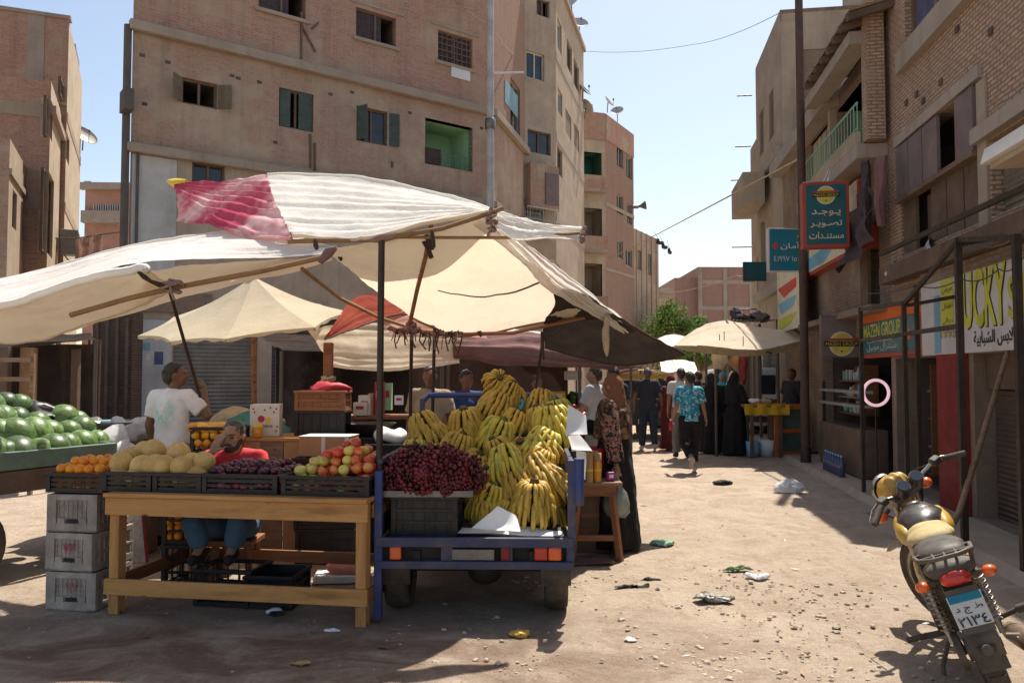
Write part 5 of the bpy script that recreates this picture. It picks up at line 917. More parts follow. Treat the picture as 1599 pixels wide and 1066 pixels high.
def heap(proto, frame, L, W, z0, r, layers, label, group, jit=.12, seed=1, top=1.0, fall=.0, crown=1.0):
    """piles round fruit into a crate: frame(u, v, h) maps crate space to the world; first copy is the prototype itself"""
    q = random.Random(seed); n = 0
    for k in range(layers):
        sh = r * (1.0 * k) * crown; nx = max(1, int((L - 2 * sh) / (2 * r * 1.0))); ny = max(1, int((W - 2 * sh) / (2 * r)))
        for i in range(nx):
            for j in range(ny):
                x = (i + .5 - nx / 2) * (L - 2 * sh) / nx + q.uniform(-jit, jit) * r; y = (j + .5 - ny / 2) * (W - 2 * sh) / ny + q.uniform(-jit, jit) * r
                if k < layers - 1 and 0 < i < nx - 1 and 0 < j < ny - 1 and k > 0 and jit < 0: continue
                z = z0 + r + k * r * 1.42 + q.uniform(-jit, jit) * r * .5; yield n, frame(x, y, z), (q.uniform(0, 6.28), q.uniform(-.6, .6), q.uniform(0, 6.28)), q.uniform(.9, 1.08); n += 1
# ------------------------------------------------------------------ crates
def crate(label, c, rz, L, W, H, mt='black_plastic', rows=3, name='plastic_crate', group=None, cat='crate', solid=False):
    t = thing(name, label, cat, c, rz, group); mb = MB(); th = .012
    mb.box((0, 0, th / 2), (L, W, th)); 
    for sx in (-1, 1):
        for sy in (-1, 1): mb.box((sx * (L / 2 - .015), sy * (W / 2 - .015), H / 2), (.034, .034, H))
    for k in range(rows + 1):
        z = .02 + (H - .03) * k / rows; hh = .022 if k < rows else .03
        for sy in (-1, 1): mb.box((0, sy * (W / 2 - .006 - (.004 if k < rows else 0)), z), (L - .02, .010, hh))
        for sx in (-1, 1): mb.box((sx * (L / 2 - .006 - (.004 if k < rows else 0)), 0, z), (.010, W - .02, hh))
    nb = max(2, int(L / .07))
    for k in range(1, nb):
        x = -L / 2 + L * k / nb
        for sy in (-1, 1): mb.box((x, sy * (W / 2 - .012), H / 2), (.008, .008, H - .02))
    nb = max(2, int(W / .07))
    for k in range(1, nb):
        for sx in (-1, 1): mb.box((sx * (L / 2 - .012), -W / 2 + W * k / nb, H / 2), (.008, .008, H - .02))
    if solid:
        for sy in (-1, 1): mb.box((0, sy * (W / 2 - .018), H / 2), (L - .04, .006, H - .03))
        for sx in (-1, 1): mb.box((sx * (L / 2 - .018), 0, H / 2), (.006, W - .04, H - .03))
    mb.build('basket', m[mt], t, bevel=.002)
    mb = MB()
    for sy in (-1, 1): mb.box((0, sy * (W / 2 + .002), H - .008), (L + .02, .018, .022))
    for sx in (-1, 1): mb.box((sx * (L / 2 + .002), 0, H - .008), (.018, W - .018, .022))
    mb.build('rim', m[mt], t, bevel=.004); return t
# ------------------------------------------------------------------ the pine table
fl, frr = gnd(182, 956), gnd(566, 976); ax = (frr - fl); TL = ax.length; ax.normalize(); ay = V((-ax.y, ax.x, 0)); ta = math.atan2(ax.y, ax.x); TH = .815; TW = .92
tb = thing('wooden_table', 'pale pine table of planks with a low rail, loaded with fruit crates', 'table', fl + ax * TL / 2, ta)
def tp(u, v, z): return (u - TL / 2, v, z)
def board(name, a, b, wd, ht, mt='pine', up=(0, 0, 1), p=None):                # a board whose own x axis runs along the grain
    a, b = V(a), V(b); d = b - a; L = d.length; d.normalize(); y = V(up).cross(d); y = y.normalized() if y.length > 1e-4 else V((0, 1, 0)); z = d.cross(y)
    mb = MB(); mb.box((0, 0, 0), (L, wd, ht)); o = mb.build(name, m[mt], p or tb, bevel=.004); o.matrix_local = Matrix.Translation((a + b) / 2) @ Matrix((d, y, z)).transposed().to_4x4(); return o
for u, v in ((0, 0), (TL, 0), (.03, TW), (TL - .03, TW)): board('leg', tp(u, v, .0), tp(u, v, TH - .032), .085, .07, up=(1, 0, 0))
for k in range(6): board('plank', tp(-.05, -.02 + k * .165, TH - .014), tp(TL + .055, -.02 + k * .165, TH - .014), .158, .028)
board('apron', tp(-.05, -.062, TH - .09), tp(TL + .055, -.062, TH - .09), .028, .118); board('apron', tp(-.08, TW + .06, TH - .09), tp(TL + .08, TW + .06, TH - .09), .028, .11, 'wood_red')
board('apron', tp(-.045, .06, TH - .09), tp(-.045, TW - .06, TH - .09), .024, .1); board('apron', tp(TL + .045, .06, TH - .09), tp(TL + .045, TW - .06, TH - .09), .024, .1)
board('rail', tp(-.05, -.060, .19), tp(TL + .055, -.060, .19), .028, .105); board('rail', tp(-.05, TW + .060, .19), tp(TL + .05, TW + .06, .19), .026, .09, 'wood_red')
board('rail', tp(-.045, -.035, .19), tp(-.045, TW + .035, .19), .024, .09, 'wood_red'); board('rail', tp(TL + .045, -.035, .19), tp(TL + .045, TW + .035, .19), .024, .09, 'wood_red')
tb['label'] = 'pale pine table of planks with a low rail, loaded with fruit crates'
def TF(u, v, h): q = fl + ax * u + ay * v; return V((q.x, q.y, h))
# crates on the table, left to right
spots = [(.06, .38, 'black crate of netted melons at the left end of the pine table', .38), (.43, .37, 'black crate of netted melons beside the dark plums', .38), (.88, .55, 'black crate heaped with dark plums in front of the seated man', .62 - .04), (1.475, .62, 'black crate heaped with red and yellow apples next to the iron pole', .56)]
cr_ = []
for u, L, lab, W in spots: cr_.append((crate(lab, TF(u + .0, .22, TH + .002), ta, L - .02, .46, .125), u, L))
def mkfruit(name, label, cat, group, mb, mt, stem=None):
    t = thing(name, label, cat, (0, 0, -5), 0, group); mb.build('flesh', m[mt], t)
    if stem: stem.build('stalk', m['stem'], t)
    return t
def single(name, label, cat, group, mb, mt):
    o = mb.build(name, m[mt]); tag(o, label, cat, group); return o
class Pool:
    """a fruit and its copies"""
    def __init__(s, name, label, cat, group, mb, mts): s.p = [single(name, label, cat, group, mb, k) if i == 0 else None for i, k in enumerate(mts)]; s.mts = mts; s.n = 0; s.a = s.p[0]; s.meshes = [s.a.data]; 
    def put(s, loc, rot=(0, 0, 0), sc_=1, mi=0):
        if s.n == 0: o = s.a
        else: o = s.a.copy(); col.objects.link(o)
        s.n += 1; o.location = loc; o.rotation_euler = rot; o.scale = [sc_ * rnd.uniform(.95, 1.05) for _ in range(3)]
        while len(s.meshes) <= mi: me = s.a.data.copy(); me.materials.clear(); me.materials.append(m[s.mts[len(s.meshes)]]); s.meshes.append(me)
        o.data = s.meshes[mi]; return o
rnd.seed(11)
ap = Pool('apple', 'red and yellow apple heaped in the black crate beside the iron pole', 'apple', 'apples heaped on the pine table', apple_mb(), ['apple', 'apple_yellow'])
def AF(x, y, z, k=3): q = cr_[k]; return TF(q[1], .22, 0) + ax * x + ay * y + V((0, 0, z))
for k, (nx, ny, z) in enumerate(((7, 5, .035), (7, 5, .095), (7, 5, .15), (6, 4, .205), (4, 3, .255), (2, 1, .305))):
    for i in range(nx):
        for j in range(ny):
            if k < 2 and j > 1: continue
            if 2 <= k < 4 and j > 2: continue
            x = (i + .5 - nx / 2) * .076 + rnd.uniform(-.012, .012) + (.01 if k % 2 else 0) + k * .012; y = (j + .5 - ny / 2) * .076 + rnd.uniform(-.012, .012) + k * .015
            ap.put(AF(x, y, TH + z + rnd.uniform(-.008, .008) + .025 * (i / nx) * (k > 1)), (rnd.uniform(-.7, .7), rnd.uniform(-.7, .7), rnd.uniform(0, 6)), rnd.uniform(.95, 1.12), 1 if (i < 2 and k < 4 and rnd.random() < .7) or rnd.random() < .12 else 0)
mm_ = MB(); mm_.ell((0, 0, 0), (.028, .027, .030), 12, 8); pl = Pool('plum', 'dark purple plum heaped in the black crate before the seated man', 'plum', 'plums heaped on the pine table', mm_, ['plum'])
for k, (nx, ny, z) in enumerate(((10, 8, .05), (11, 8, .095), (10, 6, .14), (7, 4, .17))):
    for i in range(nx):
        for j in range(ny):
            if k < 2 and j > 2: continue
            pl.put(AF((i + .5 - nx / 2) * .055 + rnd.uniform(-.01, .01), (j + .5 - ny / 2) * .055 + rnd.uniform(-.01, .01) - .01 + .02 * k, TH + z + rnd.uniform(-.008, .01), 2), (rnd.uniform(0, 3), rnd.uniform(0, 3), 0), rnd.uniform(.88, 1.12))
mm_ = MB(); mm_.ell((0, 0, 0), (.082, .082, .078), 20, 14); mm_.wob(.008, 9, 3); ml = Pool('melon', 'round netted yellow melon in the crates at the left of the pine table', 'melon', 'netted melons on the pine table', mm_, ['melon'])
for k, (px, py, dY) in enumerate(((190, 722, .05), (222, 727, .02), (243, 728, 0), (205, 715, .2), (240, 703, .22), (225, 705, .25), (255, 727, 0), (285, 730, 0), (300, 724, .15), (278, 708, .2), (270, 728, .25), (318, 722, .1), (186, 745, .03), (214, 746, .0), (252, 748, 0), (288, 749, 0), (305, 745, .03))):
    Yb = fl.y + (frr.y - fl.y) * (px - 180) / 390 + .1; ml.put(at(px, py, Yb + dY), (rnd.uniform(-.5, .5), rnd.uniform(-.5, .5), rnd.uniform(0, 6)), rnd.uniform(.95, 1.05))
# grey crates with a crate of oranges on top
g0 = gnd(120, 951) + V((0, .17, 0)); gx = .37; gh = .262
GL = ['grey plastic crate without writing, topmost of the stack left of the pine table', 'grey plastic crate with a bright red number, middle of the stack left of the table', 'grey plastic crate with a faded red number, lowest of the stack left of the table']
def grey_crate(label, c, rz, num=None, mt='ink_red'):
    L, W, H = gx, .42, gh - .004; t = thing('grey_crate', label, 'crate', c, rz, 'grey plastic crates stacked by the pine table'); mb = MB()
    mb.box((0, 0, .008), (L, W, .016))
    for sy in (-1, 1):
        y = sy * (W / 2 - .01)
        for x, wd in ((-L / 2 + .035, .07), (L / 2 - .035, .07)): mb.box((x, y, H / 2), (wd, .02, H))
        mb.box((0, y - sy * .006, H / 2 + .02), (L - .14, .008, H - .09)); mb.box((0, y, .03), (L - .14, .02, .06)); mb.box((-.08, y, .075), (L / 2 - .13, .02, .04)); mb.box((.08, y, .075), (L / 2 - .13, .02, .04)); mb.box((0, y, H - .02), (L - .14, .02, .04))
        for k in range(7): mb.box((-L / 2 + .085 + k * (L - .17) / 6, y - sy * .001, H / 2), (.006, .012, H - .05))
        for k in range(4): mb.box((0, y - sy * .0005, .11 + k * .035), (L - .14, .012, .006))
    for sx in (-1, 1):
        x = sx * (L / 2 - .008)
        for k in range(8): mb.box((x, -W / 2 + .03 + k * (W - .06) / 7, H / 2), (.016, .018, H))
        mb.box((x - sx * .004, 0, H / 2), (.006, W - .04, H - .04)); mb.box((x, 0, H - .02), (.018, W - .02, .04)); mb.box((x, 0, .03), (.018, W - .02, .05)); mb.box((x, 0, H * .5), (.018, W - .02, .02))
    mb.build('basket', m['grey_plastic'], t, bevel=.003); mb = MB(); mb.box((0, -W / 2 + .004, .078), (.08, .004, .024)); mb.build('handle_hole', m['dark_iron'], t)
    if num: text(num, .085, .07, m[mt], (-.04, -W / 2 - .0005, H * .47), (1, 0, 0), (0, 0, 1), t, off=.003, bold=.015, world=False)
    return t
m['ink_faded'] = M('ink_faded', (.45, .2, .2), .7, .3, 20)
for k in range(3): grey_crate(GL[2 - k], (g0.x - .012 * k, g0.y + .015 * k, .0 + gh * k), ta + R((2, -3, 3)[k]), (None, '٧٧', '٧٧')[2 - k] if k != 0 else '٧٧', 'ink_red' if k == 1 else 'ink_faded')
oc = crate('black crate of oranges on top of the grey crate stack', (g0.x - .01, g0.y + .04, gh * 3 + .006), ta + R(1), .43, .42, .13)
mm_ = MB(); mm_.ell((0, 0, 0), .036, 14, 10); og_ = Pool('orange', 'bright orange in the top crate of the grey stack', 'orange', 'oranges on the grey crate stack', mm_, ['orange'])
M3o = Matrix.Rotation(ta, 3, 'Z')
for k, (nx, ny, z) in enumerate(((5, 5, .045), (5, 5, .105), (5, 5, .155), (4, 3, .20))):
    for i in range(nx):
        for j in range(ny):
            if k < 2 and 0 < i < nx - 1 and j > 0: continue
            if k == 2 and j > 3: continue
            q = M3o @ V(((i + .5 - nx / 2) * .074 + rnd.uniform(-.008, .008) + .02 * (k == 3), (j + .5 - ny / 2) * .074 + rnd.uniform(-.008, .008), 0)); og_.put((g0.x - .01 + q.x, g0.y + .04 + q.y, gh * 3 + .006 + z + rnd.uniform(-.006, .006)), (rnd.uniform(0, 3), rnd.uniform(0, 3), 0), rnd.uniform(.95, 1.08))
t = thing('leaning_board', 'pale board with a red edge leaning behind the grey crates', 'board', gnd(190, 885)); a = gnd(190, 878); mb = MB(); mb.prism([a + V((-.15, 0, 0)), a + V((.22, 0, 0)), a + V((.1, .12, .55)), a + V((-.2, .12, .55))], (0, .012, 0)); mb.build('panel', m['grey_plastic'], t, True); mb = MB(); mb.beam(a + V((.22, -.004, 0)), a + V((.1, .116, .55)), .02, .012); mb.build('edge', m['paint_red'], t, True)
# crates under and behind the table
def under(px, py, Y): q = at(px, py, Y); return V((q.x, q.y, 0))
c = under(298, 850, 6.25); u1 = crate('black crate of oranges standing behind the table legs', (c.x, c.y, .33), 0, .30, .35, .26); s_ = crate('empty black crate under the crate of oranges behind the table', (c.x, c.y, .0), 0, .30, .35, .32)
o2p = None
mm_ = MB(); mm_.ell((0, 0, 0), .036, 12, 8); ug = Pool('orange', 'orange in the low crate behind the pine table', 'orange', 'oranges in the low crate behind the table', mm_, ['orange'])
for k in range(5):
    for i in range(4):
        for j in range(2 if k < 4 else 4): ug.put((c.x + (i - 1.5) * .068 + rnd.uniform(-.01, .01), c.y - .135 + j * .07, .33 + .05 + k * .06 + rnd.uniform(-.01, .01)), (rnd.uniform(0, 3), 0, 0), rnd.uniform(.92, 1.05))
c = under(365, 900, 5.75); fx = crate('black crate under the feet of the seated man', (c.x, c.y, .0), R(-8), .42, .34, .25)
c = under(430, 905, 5.7); crate('black crate under the table, right of the seated man feet', (c.x + .02, c.y, 0), R(-6), .34, .36, .22, solid=True)
c = under(495, 800, 6.5)
for k in range(3): crate(['dark crate lowest of the stack behind the apples', 'dark crate in the middle of the stack behind the apples', 'dark crate topmost of the stack behind the apples, under the cardboard box'][k], (c.x - .02 * k, c.y + .5, .0 + .30 * k), R(2 * k), .52, .36, .295, solid=True)
cbx = V((c.x - .02, c.y + .5, .905))
t = thing('cardboard_box', 'brown cardboard box with white tape on the dark crates behind the apples', 'box', cbx, R(-6)); mb = MB(); mb.box((0, 0, .085), (.44, .30, .17)); mb.build('carton', m['card'], t, bevel=.006); mb = MB(); mb.box((0, 0, .172), (.445, .305, .006)); mb.box((.205, -.1515, .085), (.035, .003, .165)); mb.build('lid', m['card_white'], t); mb = MB(); mb.box((0, -.1525, .085), (.035, .003, .168)); mb.build('tape', m['tape'], t)
c2 = at(505, 640, 7.5); t = crate('crate of dark red fruit draped with red mesh behind the cardboard box', (c2.x, c2.y, at(505, 640, 7.5).z), 0, .46, .3, .18, 'wood_red', rows=2, solid=True)
st = crate('dark crate holding up the crate with the red mesh', (c2.x, c2.y, .64), 0, .46, .3, c2.z - .645, solid=True); st2 = crate('lowest dark crate under the crate with the red mesh', (c2.x, c2.y, .0), 0, .46, .3, .635, solid=True)
q = MB(); q.ell((0, 0, 0), (.2, .14, .05), 18, 10); q.wob(.06, 7, 2).wob(.03, 22, 3); t = thing('red_mesh', 'crumpled red netting on the crate behind the cardboard box', 'netting', (c2.x + .05, c2.y, c2.z + .2)); q.build('net', m['ink_red'], t)
# counter with the fruit carton and the honey jar
ct0, ct1 = at(318, 690, 7.2), at(470, 690, 7.2); zc = at(430, 683, 7.15).z
t = thing('wooden_counter', 'low counter with brown boards behind the seated man', 'counter', V((ct0.lerp(ct1, .5).x, 7.4, 0))); mb = MB(); mb.box(((ct0.x + ct1.x) / 2, 7.42, zc - .015), (1.05, .6, .03)); mb.build('top', m['pine'], t, True, .004)
for k in range(5): mb = MB(); x0 = (ct0.x + ct1.x) / 2 - .5 + k * .2; mb.box((x0 + .1, 7.14, (zc - .03) / 2), (.195, .02, zc - .034)); mb.build('board', m['wood_old' if k % 2 else 'card'], t, True, .003)
for sx in (-.48, .48): mb = MB(); mb.box(((ct0.x + ct1.x) / 2 + sx, 7.68, (zc - .03) / 2), (.06, .06, zc - .034)); mb.build('leg', m['wood_old'], t, True)
p = at(416, 681, 7.35); t = thing('fruit_carton', 'white fruit carton with a round fruit picture on the wooden counter', 'box', (p.x, p.y, zc + .002), R(8)); mb = MB(); mb.box((0, 0, .145), (.26, .22, .29)); mb.build('carton', m['card_white'], t, bevel=.006)
mb = MB(); mb.cyl((-.03, -.113, .16), (-.03, -.111, .16), .03, n=18); mb.build('printed_fruit', m['ink_red'], t); mb = MB(); mb.cyl((.03, -.114, .15), (.03, -.111, .15), .027, n=18); mb.build('printed_fruit', m['lid_yellow'], t); text('Banana', .14, .03, m['sig_black'], (-.07, -.1105, .085), (1, 0, 0), (0, 0, 1), t, off=.002, world=False)
for x, z in ((-.1, .25), (-.09, .22), (.1, .25), (.08, .22), (-.1, .05), (.1, .05), (.11, .09), (0, .24), (.05, .26)): mb = MB(); mb.cyl((x, -.113, z), (x, -.111, z), .008, n=8); mb.build('printed_spot', m['curtain'], t)
p = at(400, 684, 7.1); t = thing('honey_jar', 'orange plastic jar with a yellow lid in front of the fruit carton', 'jar', (p.x, p.y + .05, zc + .002)); mb = MB(); mb.lathe([(0, 0), (.042, 0), (.046, .01), (.046, .075), (.04, .088), (.04, .1)], 18); mb.build('body', m['jar_orange'], t); mb = MB(); mb.lathe([(.044, .088), (.044, .118), (.0, .12)], 18); mb.build('lid', m['lid_yellow'], t)
# mango crates
p = at(335, 690, 7.0); 
for k in range(3): crate(['black crate at the bottom of the mango stack', 'black crate in the middle of the mango stack', 'black crate of yellow mangoes behind the seated man'][k], (p.x + .01 * k, p.y + .1, .4 * k + (.02 if k == 2 else 0)), R(3 - 2 * k), .40, .36, .395 if k < 2 else .33, solid=k < 2)
mm_ = MB(); mm_.ell((0, 0, 0), (.062, .045, .042), 14, 10); mg = Pool('mango', 'yellow mango in the crate behind the seated man', 'mango', 'mangoes in the black crate', mm_, ['mango'])
for k in range(3):
    for i in range(4):
        for j in range(3): mg.put((p.x + (i - 1.5) * .09 + rnd.uniform(-.01, .01) - .02 * k, p.y - .03 + j * .11, .82 + .2 + .062 * k), (rnd.uniform(-.4, .4), rnd.uniform(-.4, .4), rnd.uniform(0, 3)), rnd.uniform(.9, 1.1))
# sack and teal cloth
p = at(382, 640, 8.1); t = thing('woven_sack', 'bulging woven sack slumped behind the white fruit carton', 'sack', (p.x, p.y, .9)); q = blob([('e', (-.1, 0, .1), (.30, .22, .28), Euler((0, R(-35), 0)).to_matrix()), ('e', (.12, 0, .2), (.28, .2, .16)), ('e', (.26, 0, .12), (.14, .15, .13)), ('c', (.33, 0, .2), (.38, 0, .23), .05, .05)], .02, 3, lambda v: noise.noise(v * 9) * .012 + noise.noise(v * 3) * .02); q.build('cloth', m['sack'], t)
sp_ = thing('sack_table', 'rough wooden stand under the woven sack', 'stand', (p.x, p.y, 0)); mb = MB(); mb.box((0, 0, .86), (.9, .6, .04)); mb.build('top', m['wood_old'], sp_)
for sx in (-1, 1):
    for sy in (-1, 1): mb = MB(); mb.box((sx * .4, sy * .26, .42), (.06, .06, .84)); mb.build('leg', m['wood_old'], sp_)
p = at(405, 640, 7.75); t = thing('teal_cloth', 'teal cloth draped against the woven sack', 'cloth', (p.x, p.y, .9)); q = MB(); q.grid(lambda u, v: V(((u - .5) * .62, -.02 - .14 * v + .04 * math.sin(u * 11) * v, .36 - .42 * v * (1 - .35 * math.sin(u * 3.1)) - .25 * abs(u - .35))), 30, 16); q.wob(.02, 8); q.build('cloth', m['teal_cloth'], t)
# white cartons and odds behind the iron pole
for i, (x0, y0, x1, y1, Y, mt, lab) in enumerate(((553, 628, 574, 648, 8, 'card_white', 'short white carton leftmost of the packets behind the pole'), (561, 617, 580, 648, 8.1, 'card_white', 'tall white carton in the row of packets behind the pole'), (576, 614, 584, 648, 8.15, 'card', 'narrow brown packet in the row behind the pole'), (586, 596, 600, 648, 8.2, 'ink_red', 'red packet standing in the row behind the pole'), (601, 598, 612, 640, 8.3, 'plaster_green', 'green packet right of the iron pole'), (616, 617, 630, 632, 8.0, 'paper', 'small white price card with red print right of the iron pole'))):
    a, b = at(x0, y1, Y), at(x1, y0, Y); t = thing('packet', lab, 'packet', V(((a.x + b.x) / 2, Y, a.z))); mb = MB(); mb.box((0, 0, (b.z - a.z) / 2), (b.x - a.x, .12 if i < 5 else .01, b.z - a.z)); mb.build('carton', m[mt], t, bevel=.003); mb = MB(); mb.box((0, -.062 if i < 5 else -.007, (b.z - a.z) * .6), ((b.x - a.x) * .6, .002, (b.z - a.z) * .25)); mb.build('print', m['ink_red' if i != 3 else 'card_white'], t)
a, b = at(548, 648, 8), at(640, 648, 8.2); t = thing('back_table', 'dark table carrying the packets behind the iron pole', 'table', V(((a.x + b.x) / 2, 8.2, 0))); mb = MB(); mb.box((0, 0, a.z - .022), (.8, .5, .03)); mb.build('top', m['wood_red'], t)
for sx in (-1, 1):
    for sy in (-1, 1): mb = MB(); mb.box((sx * .36, sy * .2, a.z / 2 - .02), (.05, .05, a.z - .04)); mb.build('leg', m['wood_red'], t)
p = at(578, 664, 7.6); t = thing('enamel_basin', 'dark round basin on the crates behind the apples', 'basin', (p.x, p.y, p.z - .1)); mb = MB(); mb.lathe([(.0, 0), (.14, 0), (.24, .12), (.25, .125), (.235, .12), (.13, .01), (0, .01)], 22); mb.build('bowl', m['steel_dark'], t); crate('black crate under the dark basin', (p.x, p.y, 0), 0, .5, .4, p.z - .102, solid=True)
p = at(610, 672, 7.4); t = thing('newspaper_bundle', 'bundle of grey newspaper and plastic behind the iron pole', 'bundle', (p.x, p.y, p.z - .1)); q = MB(); q.ell((0, 0, .06), (.16, .12, .07), 16, 10); q.wob(.06, 8, 5); q.build('paper', m['paper'], t); crate('black crate under the newspaper bundle', (p.x, p.y, 0), 0, .4, .36, p.z - .115, solid=True)
p = gnd(535, 905); t = thing('paper_pile', 'pale papers with pink wrapping on the ground under the table', 'paper', p); mb = MB(); mb.box((0, 0, .03), (.42, .25, .05), .1); mb.build('sheets', m['paper'], t, bevel=.004); q = MB(); q.ell((.05, .02, .09), (.15, .09, .04), 14, 8); q.wob(.05, 9, 1); q.build('wrapping', m['canopy_salmon'], t)
t = thing('crumpled_litter', 'crumpled white tissue and black scrap on the ground in front of the table', 'litter', gnd(430, 957)); q = MB(); q.ell((0, 0, .015), (.06, .03, .015), 12, 8); q.wob(.02, 20, 1); q.build('tissue', m['paper'], t); q = MB(); q.ell((.02, -.05, .012), (.05, .03, .012), 12, 8); q.wob(.025, 22, 2); q.build('scrap', m['dark_iron'], t)
# ------------------------------------------------------------------ banana cart (blue cargo tricycle)
CY = 5.24; XL, XR = at(592, 840, CY).x, at(890, 840, CY).x; XM = (XL + XR) / 2; CW = XR - XL; BL = 2.0; BZ = .52
tk = thing('cargo_tricycle', 'blue metal cargo tricycle seen from behind, its bed piled with bananas and grapes', 'tricycle', (XM, CY, 0), R(-1.5))
def part(name, mb, mt, p=None, bev=.004): return mb.build(name, m[mt], p or tk, bevel=bev)
hw = CW / 2
mb = MB(); mb.box((0, BL / 2, BZ - .02), (CW, BL, .03)); part('bed_floor', mb, 'blue_paint')
for z, mt, wd in ((BZ + .0, 'blue_paint', .06), (.375, 'blue_paint', .05)): mb = MB(); mb.box((0, -.02, z), (CW + .04, .045, wd)); part('rear_beam', mb, mt)
for x in (-hw, -.2 * CW + .07, .17 * CW, hw): mb = MB(); mb.box((x, -.012, .445), (.075 if abs(x) < hw - .01 else .05, .03, .09)); part('bracket', mb, 'blue_paint')
mb = MB(); mb.box((0, .03, .445), (CW, .008, .12)); part('rear_panel', mb, 'dark_iron')
for x, mt, w_ in ((-hw + .11, 'lamp_orange', .075), (hw - .19, 'lamp_red', .085), (hw - .10, 'lamp_orange', .085), (hw - .42, 'paint_red', .06)): mb = MB(); mb.box((x, -.024, .45), (w_, .04, .085)); part('tail_light', mb, mt, bev=.012)
mb = MB(); mb.box((-.02, -.02, .44), (.3, .012, .07)); part('number_plate', mb, 'rail_grey')
mb = MB(); mb.box((-hw - .005, -.01, .5), (.05, .05, .95)); part('corner_post', mb, 'blue_bright')
mb = MB(); mb.box((hw + .01, .0, .78), (.05, .05, .54)); part('corner_post', mb, 'blue_paint'); mb = MB(); mb.cyl((hw + .055, -.01, .76), (hw + .06, -.01, 1.06), .035, n=12); part('bumper_pad', mb, 'blue_bright')
for sx in (-1, 1):
    x = sx * (hw + .01)
    for z in (.75, 1.03): mb = MB(); mb.box((x, BL / 2 + .02, z), (.03, BL - .06, .035)); part('side_rail', mb, 'blue_paint')
    for y in (.7, 1.35): mb = MB(); mb.box((x, y, .78), (.03, .03, .5)); part('side_post', mb, 'blue_paint')
    mb = MB(); mb.box((x - sx * .0, BL / 2, .63), (.012, BL - .08, .2)); part('side_panel', mb, 'blue_paint')
for x in (-hw, hw): mb = MB(); mb.box((x, BL, .95), (.045, .045, .88)); part('headboard_post', mb, 'blue_paint')
mb = MB(); mb.tube([(-hw, BL, 1.36), (-hw + .06, BL, 1.42), (hw - .06, BL, 1.42), (hw, BL, 1.36)], .025, 8); part('headboard_rail', mb, 'blue_bright', bev=0); mb = MB(); mb.box((0, BL + .01, .8), (CW - .06, .015, .55)); part('headboard', mb, 'blue_paint')
def wheel(c, r, wd, name='wheel', p=None, axis='X'):
    M3 = Euler((0, R(90), 0)).to_matrix() if axis == 'X' else Euler((R(90), 0, 0)).to_matrix(); k = wd / 2
    mb = MB(); pr = [(r * .66, -k * .8), (r * .8, -k), (r * .95, -k), (r, -k * .6), (r * 1.005, 0), (r, k * .6), (r * .95, k), (r * .8, k), (r * .66, k * .8), (r * .66, -k * .8)]; mb.lathe(pr, 28, c, M3); w_ = mb.build(name, m['rubber'], p or tk)
    mb = MB(); mb.lathe([(.02, -k * .5), (r * .5, -k * .35), (r * .66, -k * .75), (r * .66, k * .75), (r * .5, k * .35), (.02, k * .5)], 24, c, M3); mb.build('rim', m['dark_iron'], w_); return w_
for sx in (-1, 1): wheel((sx * (hw - .085), .36, .275), .275, .155)
mb = MB(); mb.cyl((-hw + .1, .36, .275), (hw - .1, .36, .275), .03); part('axle', mb, 'dark_iron', bev=0); mb = MB(); mb.ell((0.05, .36, .275), (.13, .13, .12), 16, 10); part('differential', mb, 'dark_iron', bev=0)
for sx in (-1, 1): mb = MB(); mb.beam((sx * .38, -.0, .42), (sx * .38, BL + 1.2, .42), .05, .08); part('chassis_rail', mb, 'dark_iron'); mb = MB(); mb.tube([(sx * .4, 0, .36), (sx * .4, .36, .31), (sx * .4, .8, .36)], .022, 6); part('leaf_spring', mb, 'dark_iron', bev=0); mb = MB(); mb.box((sx * (hw - .09), -.04 + .12, .31), (.2, .012, .18)); part('mudguard', mb, 'rubber')
wheel((0, BL + 1.35, .27), .27, .1); mb = MB(); mb.tube([(-.32, BL + .95, 1.08), (-.1, BL + 1.1, .98), (.1, BL + 1.1, .98), (.32, BL + .95, 1.08)], .016, 8); part('handlebar', mb, 'dark_iron', bev=0); mb = MB(); mb.tube([(0, BL + 1.1, .98), (0, BL + 1.35, .27)], .035, 8); part('fork', mb, 'dark_iron', bev=0); mb = MB(); mb.box((0, BL + .3, .72), (.4, .45, .1)); part('driver_seat', mb, 'rubber', bev=.02)
# crates beneath the bananas, grape crate
def onbed(px, py, Y): return at(px, py, Y)
rnd.seed(21)
for i, (px, Y, h, L) in enumerate(((780, 6.55, .62, .5), (858, 6.55, .48, .42), (700, 6.65, .34, .5), (800, 6.05, .30, .5))):
    p = at(px, 700, Y); crate('black crate buried under the bananas on the cart bed', (p.x, Y, BZ + .002), R(2 * i - 3), L, .42, h, solid=True, group='crates buried under the bananas')
p = at(668, 800, 5.52); gc = crate('black crate under the heap of red grapes on the cart', (p.x, p.y, BZ + .003), R(-2), .44, .36, .27, solid=True)
t = thing('grape_tray', 'wide shallow grey tray holding the heap of red grapes', 'tray', (p.x - .0, p.y, BZ + .278)); mb = MB(); mb.box((0, 0, .006), (.62, .42, .012)); mb.build('base', m['rail_grey'], t); 
for sx, sy, a_, b_ in ((0, -1, .64, .014), (0, 1, .64, .014), (-1, 0, .014, .42), (1, 0, .014, .42)): mb = MB(); mb.box((sx * .313, sy * .213, .02), (a_, b_, .04)); mb.build('rim', m['rail_grey'], t)
def grape_mb():
    mb = MB(); q = random.Random(5)
    for i in range(46):
        f = i / 46; r_ = .046 * (1 - f) ** .5 + .008; a_ = i * 2.4; mb.ell((r_ * math.cos(a_) + q.uniform(-.004, .004), r_ * math.sin(a_) + q.uniform(-.004, .004), .055 - .13 * f + q.uniform(-.006, .006)), q.uniform(.013, .0165), 8, 5)
    return mb
